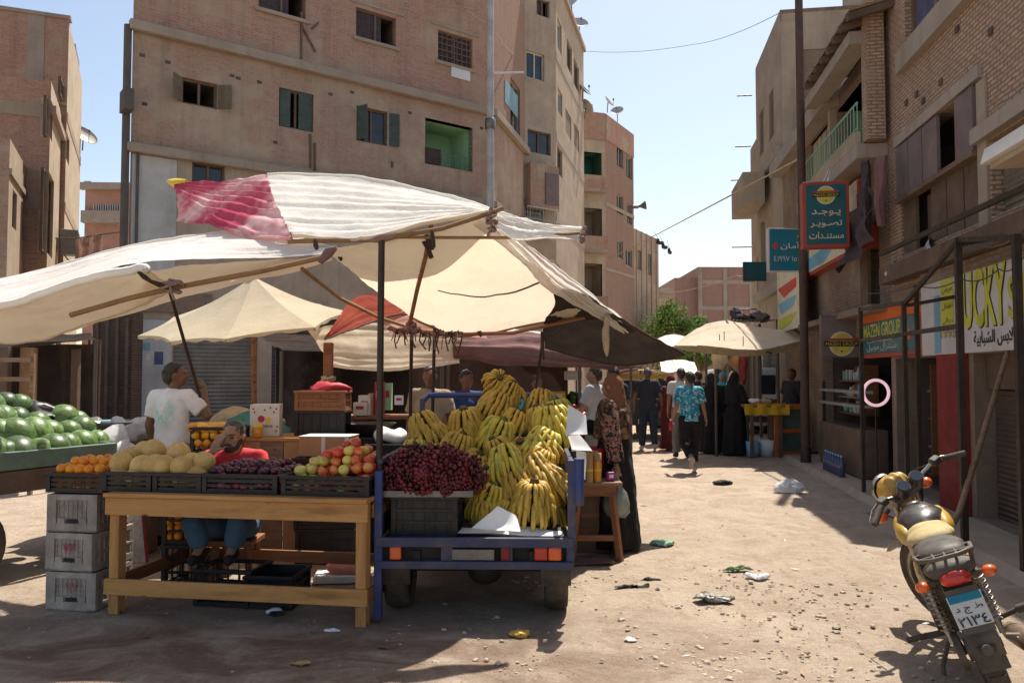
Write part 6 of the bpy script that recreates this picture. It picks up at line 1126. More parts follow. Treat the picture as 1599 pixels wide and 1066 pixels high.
gt = thing('grape_cluster', 'cluster of dark red grapes in the heap on the cart tray', 'grapes', (0, 0, 0), 0, 'red grapes heaped on the cart'); grape_mb().build('berries', m['grape'], gt); mb = MB(); mb.tube([(0, 0, .0), (.004, 0, .055), (.012, .004, .085)], .003, 5); mb.build('stalk', m['stem'], gt)
n_ = 0; gcx = at(672, 772, 5.52)
for k in range(5):
    rr_ = (1, 1, .9, .72, .45)[k]; cnt = (16, 17, 15, 12, 8)[k]
    for i in range(cnt):
        for ring in ((1, .62) if k < 4 else (1,)):
            if ring < 1 and i % 2: continue
            a_ = 2 * math.pi * (i + .5 * (k % 2)) / cnt; loc = (gcx.x + math.cos(a_) * .33 * rr_ * ring + rnd.uniform(-.012, .012), gcx.y + math.sin(a_) * .2 * rr_ * ring, BZ + .345 + .047 * k + (1 - ring) * .03 + rnd.uniform(-.012, .012))
            o = gt if n_ == 0 else copy_tree(gt); n_ += 1; o.location = loc; o.rotation_euler = (rnd.uniform(-1.1, 1.1), rnd.uniform(-1.1, 1.1), rnd.uniform(0, 6.28)); s_ = rnd.uniform(.9, 1.15); o.scale = (s_, s_, s_)
# bananas
def banana_pts(ph, r0, r1, z0, L, q):
    d = V((math.cos(ph), math.sin(ph), 0)); up = V((0, 0, 1)); sw = V((-d.y, d.x, 0)) * q.uniform(-.02, .02); pts = []
    for i in range(8):
        s = i / 7; ang = 1.0 - 2.35 * s; pts.append(d * (r0 + (r1 - r0) * math.sin(min(1, s * 1.15) * math.pi * .55)) + up * (z0 + .035 * math.sin(math.pi * min(1, s * 1.6)) - L * s ** 1.25) + sw * s - d * .02 * s ** 4)
    return pts
def bunch(tiers, n, seed):
    q = random.Random(seed); mb = MB()
    for k in range(tiers):
        nn = n + k
        for i in range(nn):
            ph = 2 * math.pi * (i + .5 * k + q.uniform(-.15, .15)) / nn; L = q.uniform(.14, .175); g = q.uniform(.92, 1.1)
            mb.tube(banana_pts(ph, .03 + .012 * k, (.115 + .016 * k) * g, -.055 * k, L, q), [w_ * g for w_ in (.006, .010, .0155, .0172, .0172, .0155, .011, .0045)], 6); e_ = mb.v[-1]; c_ = sum(mb.v[-6:], V()) / 6; mb.tube([c_ + V((0, 0, .012)), c_ - V((0, 0, .006))], [.0085, .004], 5, 1)
    st_ = MB(); st_.tube([(0, 0, -.06 * tiers), (0, 0, .0), (.008, 0, .035)], [.03, .036, .026], 9)
    st_.ell((0, 0, -.01), (.052, .052, .022), 12, 6)
    return mb, st_
protos = []
for i, (ti, n, mt, sm_) in enumerate(((3, 15, 'banana', 'stem'), (3, 15, 'banana_green', 'stem_green'), (2, 13, 'banana', 'stem'), (4, 15, 'banana', 'stem'))):
    t = thing('banana_bunch', 'bunch of ripe yellow bananas piled on the blue cart', 'bananas', (0, 0, 0), 0, 'banana bunches piled on the cart'); b, s_ = bunch(ti, n, 30 + i); b.build('bananas', [m[mt], m['stem']], t); s_.build('stem', m[sm_], t); protos.append([t, 0])
def put_bunch(k, loc, rot, s):
    p = protos[k]; o = p[0] if p[1] == 0 else copy_tree(p[0]); p[1] += 1; o.location = loc; o.rotation_euler = rot; o.scale = (s, s, s); return o
B = [(657, 652, 6.35, 3, 1.08), (650, 692, 6.15, 1, .95), (684, 700, 6.15, 0, .95), (724, 644, 6.3, 3, 1.12), (722, 684, 6.08, 0, 1.05), (748, 712, 5.95, 2, 1.0), (782, 596, 6.7, 0, .95), (800, 602, 6.6, 3, .95), (784, 622, 6.5, 0, 1.08), (808, 648, 6.4, 0, 1), (785, 660, 6.2, 1, 1.12), (770, 690, 6.05, 0, .9), (812, 694, 6.05, 3, 1), (786, 704, 5.9, 1, 1.1), (760, 734, 5.78, 0, .95), (800, 742, 5.74, 3, 1.05), (772, 762, 5.66, 1, 1.0), (758, 784, 5.58, 0, .85), (798, 784, 5.6, 3, .9),
     (848, 616, 6.7, 0, 1.0), (866, 630, 6.55, 1, 1), (838, 640, 6.4, 0, 1.0), (858, 640, 6.25, 1, 1.18), (858, 678, 6.02, 1, 1.05), (838, 682, 6.0, 0, 1.0), (852, 708, 5.86, 3, 1.0), (832, 716, 5.84, 3, 1.0), (856, 740, 5.74, 0, .95), (834, 758, 5.5, 0, 1.12), (855, 774, 5.66, 3, .85), (818, 770, 5.62, 0, .8), (742, 744, 5.85, 0, .85), (700, 668, 6.5, 0, .95), (745, 668, 6.4, 3, .9)]
for px, py, Y, k, s in B:
    p = at(px, py - 2, Y + .08); put_bunch(k, p, (R(18) + rnd.uniform(-.22, .22), rnd.uniform(-.25, .25), rnd.uniform(0, 6.28)), s * 1.02 * (.97 if Y < 6 else 1))
o = put_bunch(2, at(780, 590, 6.62), (R(62), R(8), .3), .85)
# sheets of paper and card around the bananas
def papersheet(label, pts, mt='paper', name='paper_sheet', sag=.03, seed=0):
    a, b, c, d = [at(*q) for q in pts]; ce = (a + b + c + d) / 4; t = thing(name, label, 'paper', ce); q = MB(); q.grid(lambda u, v: a.lerp(b, u).lerp(d.lerp(c, u), v) + V((0, 0, -sag * math.sin(math.pi * u) * math.sin(math.pi * v))), 14, 12); q.wob(.015, 5, seed); q.build('sheet', m[mt], t, True); return t
papersheet('white card propped up below the bananas at the back of the cart', ((738, 826, 5.35), (776, 788, 5.42), (806, 805, 5.45), (812, 830, 5.32)), seed=1); papersheet('grey paper lining on the cart bed behind the lights', ((715, 832, 5.28), (720, 822, 5.5), (880, 826, 5.5), (880, 836, 5.28)), seed=2); papersheet('white paper wrapper standing beside the bananas at the right', ((884, 680, 5.9), (886, 632, 6.0), (915, 648, 6.0), (918, 678, 5.9)), seed=3); papersheet('bright white paper draped over the right rail of the cart', ((886, 680, 5.55), (905, 678, 5.7), (926, 705, 5.7), (892, 702, 5.5)), seed=4); papersheet('torn white plastic strip hanging from the right rail of the cart', ((900, 700, 5.7), (915, 705, 5.75), (914, 748, 5.72), (902, 755, 5.7)), 'bag_white', 'plastic_strip', seed=5)
# stool with jars
p0 = gnd(930, 876); sz = at(930, 752, p0.y - .0).z; t = thing('wooden_stool_table', 'small rough wooden stand with jars beside the blue cart', 'stand', p0); hx = .19
mb = MB(); mb.box((0, .16, sz - .015), (.46, .42, .03)); mb.build('top', m['wood_old'], t, bevel=.004); mb = MB(); mb.box((0, .16, sz - .08), (.36, .32, .09)); mb.build('apron', m['wood_red'], t, bevel=.004)
for sx in (-1, 1):
    for sy in (-1, 1): mb = MB(); mb.beam((sx * .15, .16 + sy * .13, sz - .12), (sx * .21, .16 + sy * .17, 0), .055, .05); mb.build('leg', m['wood_red'], t, bevel=.004)
for sy in (-1, 1): mb = MB(); mb.beam((-.2, .16 + sy * .155, .2), (.2, .16 + sy * .155, .2), .03, .05); mb.build('stretcher', m['wood_red'], t, bevel=.003)
mb = MB(); mb.beam((.19, .0, .1), (.19, .32, .1), .03, .14); mb.build('stretcher', m['wood_red'], t, bevel=.003)
for i, (px, Y) in enumerate(((909, 6.98), (920, 6.92), (933, 6.94), (915, 7.1), (928, 7.12))):
    p = at(px, 745, Y); jt = thing('jar', 'tall clear jar of amber honey with a yellow band on the wooden stand', 'jar', (p.x, Y, sz), 0, 'honey jars on the small wooden stand'); mb = MB(); mb.lathe([(0, 0), (.033, 0), (.035, .01), (.035, .16), (.03, .18), (.03, .19)], 16); mb.build('body', m['card'] if i % 2 else m['jar_orange'], jt); mb = MB(); mb.lathe([(.0365, .095), (.0365, .115)], 16); mb.build('band', m['lid_yellow'], jt); mb = MB(); mb.lathe([(.034, .18), (.034, .25), (0, .252)], 16); mb.build('lid', m['card'], jt)
p = at(953, 740, 6.98); t = thing('pink_packet', 'pink packet on the right end of the small wooden stand', 'packet', (p.x, 6.98, sz + .002), .3); mb = MB(); mb.box((0, 0, .04), (.07, .05, .08)); m['magenta'] = M('magenta', (.4, .03, .25), .4, .3, 9); mb.build('wrap', m['magenta'], t, bevel=.01); mb = MB(); mb.box((0, -.026, .045), (.04, .002, .03)); mb.build('print', m['paper'], t)
p = at(925, 680, 7.25); t = thing('red_bucket', 'red plastic bucket behind the honey jars', 'bucket', (p.x, 7.3, sz + .0)); mb = MB(); mb.lathe([(0, 0), (.1, 0), (.13, .26), (.14, .265), (.125, .26), (.095, .01), (0, .01)], 20); mb.build('body', m['ink_red'], t); mb = MB(); mb.tube([(.135 * math.cos(a_ * math.pi / 8), 0, .25 + .1 * math.sin(a_ * math.pi / 8)) for a_ in range(9)], .004, 5); mb.build('handle', m['rail_grey'], t)
t2 = thing('bucket_stand', 'dark crate carrying the red bucket behind the small stand', 'crate', (p.x, 7.35, 0)); mb = MB(); mb.box((0, .05, sz / 2 - .002), (.3, .3, sz - .006)); mb.build('box', m['plank_brown'], t2, bevel=.006); mb = MB(); mb.box((0, -.104, sz * .5), (.2, .006, .04)); mb.build('slat', m['wood_red'], t2)
t = thing('cardboard_scrap', 'flat purple-brown cardboard scrap on the ground under the small stand', 'scrap', gnd(915, 880)); mb = MB(); mb.box((0, .05, .025), (.42, .3, .012), .2); mb.build('sheet', m['canopy_mauve'], t)
# ------------------------------------------------------------------ watermelon cart
wc0, wc1 = at(-40, 745, 5.95), at(172, 694, 7.0); wd_ = (wc1 - wc0); wd_.z = 0; WL = wd_.length; wd_.normalize(); wn = V((-wd_.y, wd_.x, 0)); wz = .93
wt = thing('fruit_cart', 'green painted wooden cart loaded with watermelons at the left edge', 'cart', V((wc0.x, wc0.y, 0)) + wd_ * WL / 2)
def wp_(u, v, z): return V((wc0.x, wc0.y, 0)) + wd_ * u + wn * v + V((0, 0, z))
def wbox(name, u0, u1, v0, v1, z0, z1, mt): mb = MB(); mb.box(wp_((u0 + u1) / 2, (v0 + v1) / 2, (z0 + z1) / 2), (u1 - u0, v1 - v0, z1 - z0), Matrix((wd_, wn, V((0, 0, 1)))).transposed()); mb.build(name, m[mt], wt, True, .006)
for k in range(5): wbox('bed_plank', -.6, WL, .05 + .28 * k, .325 + .28 * k, wz - .04, wz - .01, 'wood_old')
wbox('side_board', -.6, WL + .05, -.03, .03, wz - .06, wz + .08, 'green_paint'); wbox('side_board', -.6, WL + .05, -.025, .02, wz - .24, wz - .07, 'plank_brown'); wbox('side_board', -.6, WL, 1.45, 1.49, wz - .05, wz + .1, 'green_paint'); wbox('end_board', WL - .01, WL + .03, .04, 1.44, wz - .05, wz + .09, 'green_paint')
wbox('chassis_beam', -.6, WL - .1, .2, .3, wz - .2, wz - .05, 'plank_brown'); wbox('chassis_beam', -.6, WL - .1, 1.1, 1.2, wz - .2, wz - .05, 'plank_brown'); wbox('leg', WL - .3, WL - .2, .1, .18, 0, wz - .06, 'plank_brown'); wbox('leg', WL - .3, WL - .2, 1.2, 1.28, 0, wz - .06, 'plank_brown')
M4 = Matrix((wd_, wn, V((0, 0, 1)))).transposed()
for v in (.1, 1.3):
    for u in (-.02,):
        mb = MB(); k = .09; r = .31; mb.lathe([(r * .6, -k * .8), (r * .85, -k), (r, -k * .5), (r, k * .5), (r * .85, k), (r * .6, k * .8)], 28, wp_(u, v, r), M4 @ Euler((R(90), 0, 0)).to_matrix()); w_ = mb.build('wheel', m['rubber'], wt, True); mb = MB(); mb.lathe([(.02, -.06), (r * .6, -.05), (r * .6, .05), (.02, .06)], 20, wp_(u, v, r), M4 @ Euler((R(90), 0, 0)).to_matrix()); mb.build('rim', m['rust'], w_, True)
mb = MB(); mb.tube([wp_(-.02, .1, .31), wp_(-.02, 1.3, .31)], .035, 8); mb.build('axle', m['dark_iron'], wt, True)
mm_ = MB(); mm_.ell((0, 0, 0), (.118, .118, .13), 24, 16, fn=lambda q, d: V((q.x, q.y, q.z - .008 * max(0, abs(d.z) - .9) * 10 * (1 if d.z > 0 else -1)))); wm_ = Pool('watermelon', 'striped green watermelon heaped on the green cart', 'watermelon', 'watermelons heaped on the green cart', mm_, ['watermelon'])
rnd.seed(14)
for zx, zy, dv, s in ((28, 930, .14, 1.0), (120, 928, .15, 1.3), (258, 912, .15, 1.0), (365, 888, .14, 1.12), (467, 876, .16, .98), (565, 860, .2, 1.08), (670, 850, .24, .98), (95, 808, .36, 1.38), (238, 792, .38, 1.3), (330, 790, .42, 1.1), (470, 782, .38, 1.0), (562, 758, .45, 1.08), (425, 690, .66, 1.2), (118, 692, .62, .98), (15, 695, .62, 1.1), (128, 603, .82, 1.06), (22, 592, .82, 1.05), (-10, 790, .4, 1.1), (-60, 920, .18, 1.2), (-75, 690, .6, 1.2), (-90, 600, .8, 1.2), (250, 730, .66, 1.1), (530, 705, .75, .95), (210, 640, .9, 1.0)):
    px, py = zx / 4.44, 500 + zy / 4.44; d = ray(px, py); o = V((0, 0, 1.6)); b0 = wp_(0, dv, 0); tt = (b0 - o).dot(wn) / d.dot(wn); p = o + d * tt; wm_.put(p, (R(90) + rnd.uniform(-.5, .5), rnd.uniform(-.5, .5), rnd.uniform(-.8, .8) + R(60)), s)
t = thing('black_plastic_sheet', 'crumpled black plastic between the watermelons', 'plastic', at(58, 655, 7.2)); q = MB(); q.ell((0, 0, 0), (.28, .2, .09), 20, 12); q.wob(.12, 6, 3).wob(.04, 18, 1); q.build('sheet', m['black_plastic'], t)
# tub, sacks and clutter between the carts
p = at(178, 668, 8.0); t = thing('grey_tub', 'wide grey rubber tub with a blue packet, behind the watermelons', 'tub', (p.x, p.y, p.z - .1)); mb = MB(); mb.lathe([(0, .01), (.2, .01), (.3, .16), (.33, .17), (.31, .14), (.2, 0), (0, 0)], 26); mb.build('basin', m['rail_grey'], t); mb = MB(); mb.box((-.06, 0, .12), (.14, .1, .12), .4); mb.build('blue_packet', m['sig_sky'], t, bevel=.02)
tz = p.z - .102; t = thing('tub_stand', 'low dark stand under the grey tub', 'stand', (p.x, p.y, 0)); mb = MB(); mb.box((0, 0, tz - .02), (.8, .6, .03)); mb.build('top', m['plank_brown'], t)
for sx in (-1, 1):
    for sy in (-1, 1): mb = MB(); mb.box((sx * .35, sy * .25, tz / 2 - .02), (.05, .05, tz - .04)); mb.build('leg', m['plank_brown'], t)
for i, (x, y, Y, r, mt) in enumerate(((207, 672, 7.9, (.24, .18, .12), 'bag_white'), (172, 690, 7.4, (.2, .15, .12), 'bag_white'), (190, 712, 7.2, (.16, .14, .1), 'bag_white'), (150, 662, 8.2, (.2, .16, .06), 'rail_grey'))):
    p = at(x, y, Y); t = thing('plastic_sack', ['white plastic sack beside the man in the white shirt', 'bright white plastic bag on the cart end behind the oranges', 'crumpled white bag low behind the oranges', 'grey folded tarpaulin left of the grey tub'][i], 'sack', (p.x, p.y, p.z - r[2])); q = MB(); q.ell((0, 0, r[2]), r, 22, 14); q.wob(.09, 6, i + 9).wob(.025, 22, i); q.build('plastic', m[mt], t)
    if i != 1: k = thing('wooden_box', 'plain wooden box under a plastic sack behind the fruit', 'box', (p.x, p.y, 0), 0, 'wooden boxes under the sacks'); mb = MB(); mb.box((0, 0, (p.z - r[2]) / 2 - .01), (.5, .4, p.z - r[2] - .02)); mb.build('body', m['wood_old'], k, bevel=.006); mb = MB(); mb.box((0, -.206, (p.z - r[2]) * .6), (.5, .01, .06)); mb.build('slat', m['plank_brown'], k)
# ------------------------------------------------------------------ people
m['skin'] = M('skin', (.33, .17, .1), .5, .2, 20, .08, 90, .001); m['skin_dark'] = M('skin_dark', (.2, .1, .06), .5, .2, 20, .05); m['skin_light'] = M('skin_light', (.42, .24, .155), .5, .2, 20, .08, 90, .001)
for k_ in ('skin', 'skin_dark', 'skin_light'): b_ = m[k_].node_tree.nodes['Principled BSDF']; b_.inputs['Subsurface Weight'].default_value = .12; b_.inputs['Subsurface Radius'].default_value = (.02, .008, .004)
m['hair'] = M('hair', (.018, .014, .012), .55, .5, 40, .6, 120, .004, c2=(.05, .042, .036)); m['hair_grey'] = M('hair_grey', (.035, .03, .028), .5, .5, 30, .7, 110, .005, c2=(.14, .13, .12)); m['eye'] = M('eye', (.02, .015, .012), .2, .2, 8, 0)
def cloth(name, c, c2=None, rough=.9, sc_=8): return M(name, c, rough, .2, sc_, .25, 45, .004, c2=c2)
for k_, c_ in (('shirt_red', (.62, .05, .06)), ('shirt_dark', (.035, .035, .045)), ('shirt_beige', (.36, .29, .22)), ('shirt_blue', (.03, .07, .2)), ('shirt_grey', (.4, .4, .42)), ('shirt_cream', (.62, .56, .5)), ('jeans', (.06, .12, .21)), ('jeans_dark', (.03, .04, .06)), ('trousers_grey', (.2, .19, .17)), ('abaya', (.012, .011, .013)), ('robe_red', (.12, .02, .025)), ('scarf_brown', (.2, .085, .045)), ('scarf_white', (.7, .7, .7)), ('scarf_cyan', (.05, .35, .45)), ('shoe', (.03, .026, .024)), ('shoe_light', (.5, .46, .4))): m[k_] = cloth(k_, c_)
def patterned(name, base, spots, scale=22, lo=.52, hi=.56):
    n = N(name); co = n.coord(); k = base
    for i, (c, s) in enumerate(spots): o = n.n('Mapping'); n.l(co, o.inputs[0]); o.inputs['Location'].default_value = (i * 3.1, i, 0); k = n.mix(n.noise(o.outputs[0], scale * s, 3, .5, lo, hi, 1.2), k, c)
    n.base(k); n.set(.9, 0, .2); n.l(n.bump(n.noise(co, 40, 5, .6, .2, .8), .25, .004), n.b.inputs['Normal']); return n.m
m['shirt_flower'] = patterned('shirt_flower', (.03, .30, .40), (((.45, .62, .62), 1.0), ((.02, .16, .28), .8))); m['shawl'] = patterned('shawl', (.10, .058, .038), (((.24, .14, .09), .7), ((.03, .02, .018), 1.1)), 14, .48, .56); m['sleeve_flower'] = patterned('sleeve_flower', (.03, .02, .022), (((.36, .12, .13), 1.3), ((.3, .2, .14), 1.8)), 20)
def printed():
    n = N('shirt_print'); co = n.coord(); s = n.n('SeparateXYZ'); n.l(co, s.inputs[0])
    def win(o, a, b, f=.05):
        r = n.n('MapRange', i1=a, i2=a + f); n.l(o, r.inputs[0]); q = n.n('MapRange', i1=b - f, i2=b, i3=1, i4=0); n.l(o, q.inputs[0]); k = n.n('Math', operation='MULTIPLY'); n.l(r.outputs[0], k.inputs[0]); n.l(q.outputs[0], k.inputs[1]); return k.outputs[0]
    f = n.n('Math', operation='MULTIPLY'); n.l(win(s.outputs[0], -.15, .13, .1), f.inputs[0]); n.l(win(s.outputs[2], 1.10, 1.40, .1), f.inputs[1]); g = n.n('Math', operation='MULTIPLY'); n.l(f.outputs[0], g.inputs[0]); n.l(n.noise(co, 9, 5, .65, .38, .52, .8), g.inputs[1])
    w_ = win(s.outputs[1], -.4, -.02, .02); h = n.n('Math', operation='MULTIPLY'); n.l(g.outputs[0], h.inputs[0]); n.l(w_, h.inputs[1])
    k = n.mix(n.noise(co, 6, 4, .6, .35, .65), (.74, .73, .76), (.66, .65, .68)); k = n.mix(h.outputs[0], k, n.mix(n.noise(co, 5, 3, .5, .45, .6), (.12, .5, .46), (.5, .62, .5))); n.base(k); n.set(.9, 0, .2); n.l(n.bump(n.noise(co, 9, 5, .6, .2, .8), .3, .02), n.b.inputs['Normal']); return n.m
m['shirt_print'] = printed()
DEF = dict(P=(0, 0, .93), W=(0, 0, 1.08), C=(0, 0, 1.28), N=(0, -.01, 1.45), H=(0, .02, 1.605), SL=(-.175, 0, 1.40), EL=(-.235, -.02, 1.13), WL=(-.245, .05, .89), SR=(.175, 0, 1.40), ER=(.235, -.02, 1.13), WR=(.245, .05, .89), HL=(-.09, 0, .91), KL=(-.10, .03, .5), AL=(-.10, -.01, .09), TL=(-.12, .14, .035), HR=(.09, 0, .91), KR=(.10, .03, .5), AR=(.10, -.01, .09), TR=(.12, .14, .035))
def hand_prims(w_, d, pn, s=1.0, curl=.5, thumb=1):
    """palm, four bent fingers of different length and a thumb leaving the side of the palm; d points along the hand, pn out of the palm"""
    d = d.normalized(); pn = (pn - d * pn.dot(d)).normalized(); side = d.cross(pn) * thumb; o = [('e', w_ + d * .045 * s, (.04 * s, .048 * s, .017 * s), Matrix((side, d, pn)).transposed()), ('c', w_, w_ + d * .05 * s, .024 * s, .022 * s)]
    for i, L in enumerate((.066, .078, .073, .056)):
        b = w_ + d * .085 * s + side * (.028 - .0185 * i) * s; a1 = curl * .5; d1 = d * math.cos(a1) + pn * math.sin(a1) + side * (.12 - .08 * i); d1.normalize(); a2 = curl * 1.3; d2 = d * math.cos(a2) + pn * math.sin(a2)
        k = b + d1 * L * .5 * s; o += [('c', b - d * .015 * s, k, .0098 * s, .0088 * s), ('c', k, k + d2 * L * .5 * s, .0088 * s, .0072 * s)]
    b = w_ + d * .025 * s + side * .032 * s; k = b + (d * .6 + side * .75 + pn * .25).normalized() * .036 * s; o += [('c', b, k, .013 * s, .0108 * s), ('c', k, k + (d * .9 + side * .25 + pn * .3).normalized() * .03 * s, .0105 * s, .008 * s)]; return o
def etube(rings, n=28, fold=0, nf=9, seed=0):
    mb = MB(); vs = []
    for i, (c, rx, ry) in enumerate(rings):
        f = fold * (i / (len(rings) - 1)) ** 1.2
        for j in range(n):
            a = 2 * math.pi * j / n; k = 1 + f * math.sin(nf * a + seed + .6 * math.sin(i * .9)) + f * .5 * math.sin((nf * 2 - 3) * a + seed * 2); vs.append(V(c) + V((rx * k * math.cos(a), ry * k * math.sin(a), 0)))
    mb.add(vs, [(i * n + j, i * n + (j + 1) % n, (i + 1) * n + (j + 1) % n, (i + 1) * n + j) for i in range(len(rings) - 1) for j in range(n)] + [tuple(range(n))[::-1], tuple(range((len(rings) - 1) * n, len(rings) * n))]); return ('m', mb)
def person(label, loc, rz=0, h=1.72, pose={}, yaw=0, pitch=0, skin='skin', top=('shirt', 'shirt_dark', .55), low=('trousers', 'jeans_dark'), hair='hair', veil=None, shoes='shoe', hands=(('d', .45), ('d', .45)), vox=.013, robe=None, group=None, beard=None, face=False, sleeve_l=None, sleeve_r=None, shawl=None):
    J = {k: V(v) for k, v in DEF.items()}; J.update({k: V(v) for k, v in pose.items()}); s = h / 1.72; t = thing('person', label, 'person', loc, rz, group); t.scale = (s, s, s)
    RH = Euler((pitch, 0, yaw)).to_matrix(); H = J['H']
    def hp(x, y, z): return H + RH @ V((x, y, z))
    chest = (J['C'] - J['W']).normalized(); tw = J['SR'] - J['SL']; tw = Matrix.Rotation(math.atan2(tw.y, tw.x), 3, 'Z')
    pr = [('e', J['C'], (.155, .105, .17), tw), ('e', J['W'], (.14, .1, .16)), ('e', J['P'], (.15, .11, .13)), ('c', J['SL'] * .85 + J['SR'] * .15, J['SR'] * .85 + J['SL'] * .15, .06, .06), ('c', J['N'] - V((0, 0, .03)), hp(0, -.015, -.05), .055, .05), ('c', J['P'], J['C'], .11, .12)]
    pr += [('e', hp(0, -.005, .015), (.074, .092, .105), RH), ('e', hp(0, .03, -.05), (.056, .062, .062), RH), ('e', hp(0, .055, -.085), (.028, .024, .022), RH), ('c', hp(0, .088, .018), hp(0, .108, -.022), .010, .014), ('e', hp(0, .092, -.058), (.026, .012, .008), RH), ('e', hp(0, .083, .026), (.05, .012, .012), RH), ('e', hp(-.04, .065, -.02), (.022, .025, .02), RH), ('e', hp(.04, .065, -.02), (.022, .025, .02), RH)]
    for sx in (-1, 1): pr.append(('e', hp(sx * .077, -.012, -.005), (.011, .02, .032), RH))
    for sd_, hd, sg in (('L', hands[0], -1), ('R', hands[1], 1)):
        S, E, Wr = J['S' + sd_], J['E' + sd_], J['W' + sd_]; pr += [('c', S, E, .052, .041), ('c', E, Wr, .041, .027)]
        fd = (Wr - E).normalized(); pn = V(hd[2]) if len(hd) > 2 else V((-sg, .15, 0)); d = V(hd[3]) if len(hd) > 3 else fd; pr += hand_prims(Wr, d, pn, 1.0, hd[1], hd[4] if len(hd) > 4 else (1 if sg > 0 else -1))
        K, A, T = J['K' + sd_], J['A' + sd_], J['T' + sd_]
        pr += [('c', J['H' + sd_], K, .082, .054), ('c', K, A, .054, .037), ('e', K.lerp(A, .3) + V((0, -.012, 0)), (.05, .055, .11)), ('c', A, T, .04, .028), ('c', A + V((0, -.04, -.03)), T, .03, .028)]
    blob(pr, vox, 3).build('body', m[skin], t)
    if hair:
        q = blob([('e', hp(0, -.018, .036), (.081, .094, .094), RH), ('e', hp(0, -.05, -.01), (.074, .06, .08), RH)], .010, 2, lambda v: noise.noise(v * 38) * .008 + noise.noise(v * 16) * .007)
        q.v = [v + RH @ V((0, -.012 - max(0, (RH.transposed() @ (v - H)).y - .05) * .5, 0)) if (RH.transposed() @ (v - H)).z < .055 else v for v in q.v]; q.build('hair', m[hair], t)
    if face:
        for sx in (-1, 1): mb = MB(); mb.ell(hp(sx * .033, .082, .005), (.013, .008, .006), 12, 8, RH); mb.build('eye', m['eye'], t); mb = MB(); mb.tube([hp(sx * .014, .095, .024), hp(sx * .034, .094, .032), hp(sx * .056, .08, .025)], [.004, .0055, .003], 6); mb.build('eyebrow', m['hair'], t)
    if beard: blob([('e', hp(0, .058, -.083), (.05, .042, .034), RH), ('c', hp(-.068, .012, -.03), hp(-.045, .045, -.075), .016, .022), ('c', hp(.068, .012, -.03), hp(.045, .045, -.075), .016, .022), ('c', hp(-.03, .094, -.047), hp(.03, .094, -.047), .008, .008)], .008, 2, lambda v: noise.noise(v * 60) * .004).build('beard', m[beard], t)
    fo = lambda a=.012, f=7: (lambda v: noise.noise(v * f + V((rz, 0, 0))) * a + noise.noise(v * f * 2.7) * a * .5)
    if robe:
        sway = robe[1] if len(robe) > 1 else 0; pr = [etube([(J['N'] + V((0, 0, -.02)), .08, .08), (J['SL'].lerp(J['SR'], .5) + V((0, 0, .0)), .19, .115), (J['C'], .2, .15), (J['W'], .19, .15), (J['P'], .215, .175), (J['P'] * .5 + V((sway, 0, .23)), .24, .21), ((sway, -.01, .28), .26, .23), ((sway * 1.3, -.01, .035), .29, .26)], 40, .06, 8, rz * 3)]
        for sd_ in 'LR': pr += [('c', J['S' + sd_], J['E' + sd_], .085, .075), ('k', J['E' + sd_], J['E' + sd_].lerp(J['W' + sd_], .93), .078, .085)]
        blob(pr, .015, 3, fo(.014, 6)).build('robe', m[robe[0]], t)
    elif top:
        f = top[2]; pr = [('e', J['C'], (.178, .128, .185), tw), etube([(J['P'] + V((0, 0, -.055)), .178, .138), (J['P'] + V((0, 0, .06)), .172, .135), (J['W'], .165, .125), (J['C'], .172, .124)], 28, .02, 7), ('c', J['SL'] * .88 + J['SR'] * .12, J['SR'] * .88 + J['SL'] * .12, .075, .075), ('c', J['N'] + V((0, 0, -.05)), J['N'] + V((0, .0, -.02)), .085, .07)]
        if (J['C'] - J['P']).length > .2: pr.append(('c', J['P'] + V((0, 0, .05)), J['C'], .13, .13))
        for sd_, fl_ in (('L', sleeve_l or f), ('R', sleeve_r or f)):
            S, E, Wr = J['S' + sd_], J['E' + sd_], J['W' + sd_]
            if fl_ <= 1: pr += [('e', S, (.075, .075, .075)), ('k', S, S.lerp(E, fl_), .076, .074)]
            else: pr += [('c', S, E, .07, .058), ('k', E, E.lerp(Wr, fl_ - 1), .058, .046)]
        blob(pr, .012, 3, fo()).build(top[0], m[top[1]], t)
    if low and not robe:
        pr = [('e', J['P'] + V((0, 0, -.02)), (.165, .125, .12))]
        for sd_ in 'LR': pr += [('c', J['H' + sd_], J['K' + sd_], .108, .084), ('k', J['K' + sd_], J['K' + sd_].lerp(J['A' + sd_], low[2] if len(low) > 2 else .95), .084, .07), ('e', J['K' + sd_], (.085, .085, .085))]
        blob(pr, .014, 3, fo(.010, 8)).build(low[0], m[low[1]], t)
    if shoes and not (robe and not shoes):
        for sd_ in 'LR': A, T = J['A' + sd_], J['T' + sd_]; blob([('c', A + V((0, -.03, -.035)), T, .043, .037), ('c', A + V((0, 0, -.01)), A.lerp(T, .5), .046, .034)], .012, 2).build('shoe', m[shoes], t)
    if veil:
        pr = [('e', hp(0, -.022, .025), (.093, .098, .115), RH), ('c', hp(0, -.05, -.04), J['N'] + V((0, -.02, 0)), .085, .10), ('e', J['N'] + V((0, -.01, -.04)), (.16, .12, .09))]
        if len(veil) > 1: pr += [etube([(J['N'] + V((0, -.03, .1)), .1, .1), (J['N'] + V((0, -.02, -.06)), .19, .14), (J['C'] + V((0, -.01, -.02)), .215, .165), (J['C'] + V((0, -.01, -.22)), .23, .17)], 32, .05, 7)]
        blob(pr, .012, 3, fo(.01, 9)).build('headscarf', m[veil[0]], t)
    return t, J
G0 = lambda px, py: gnd(px, py)
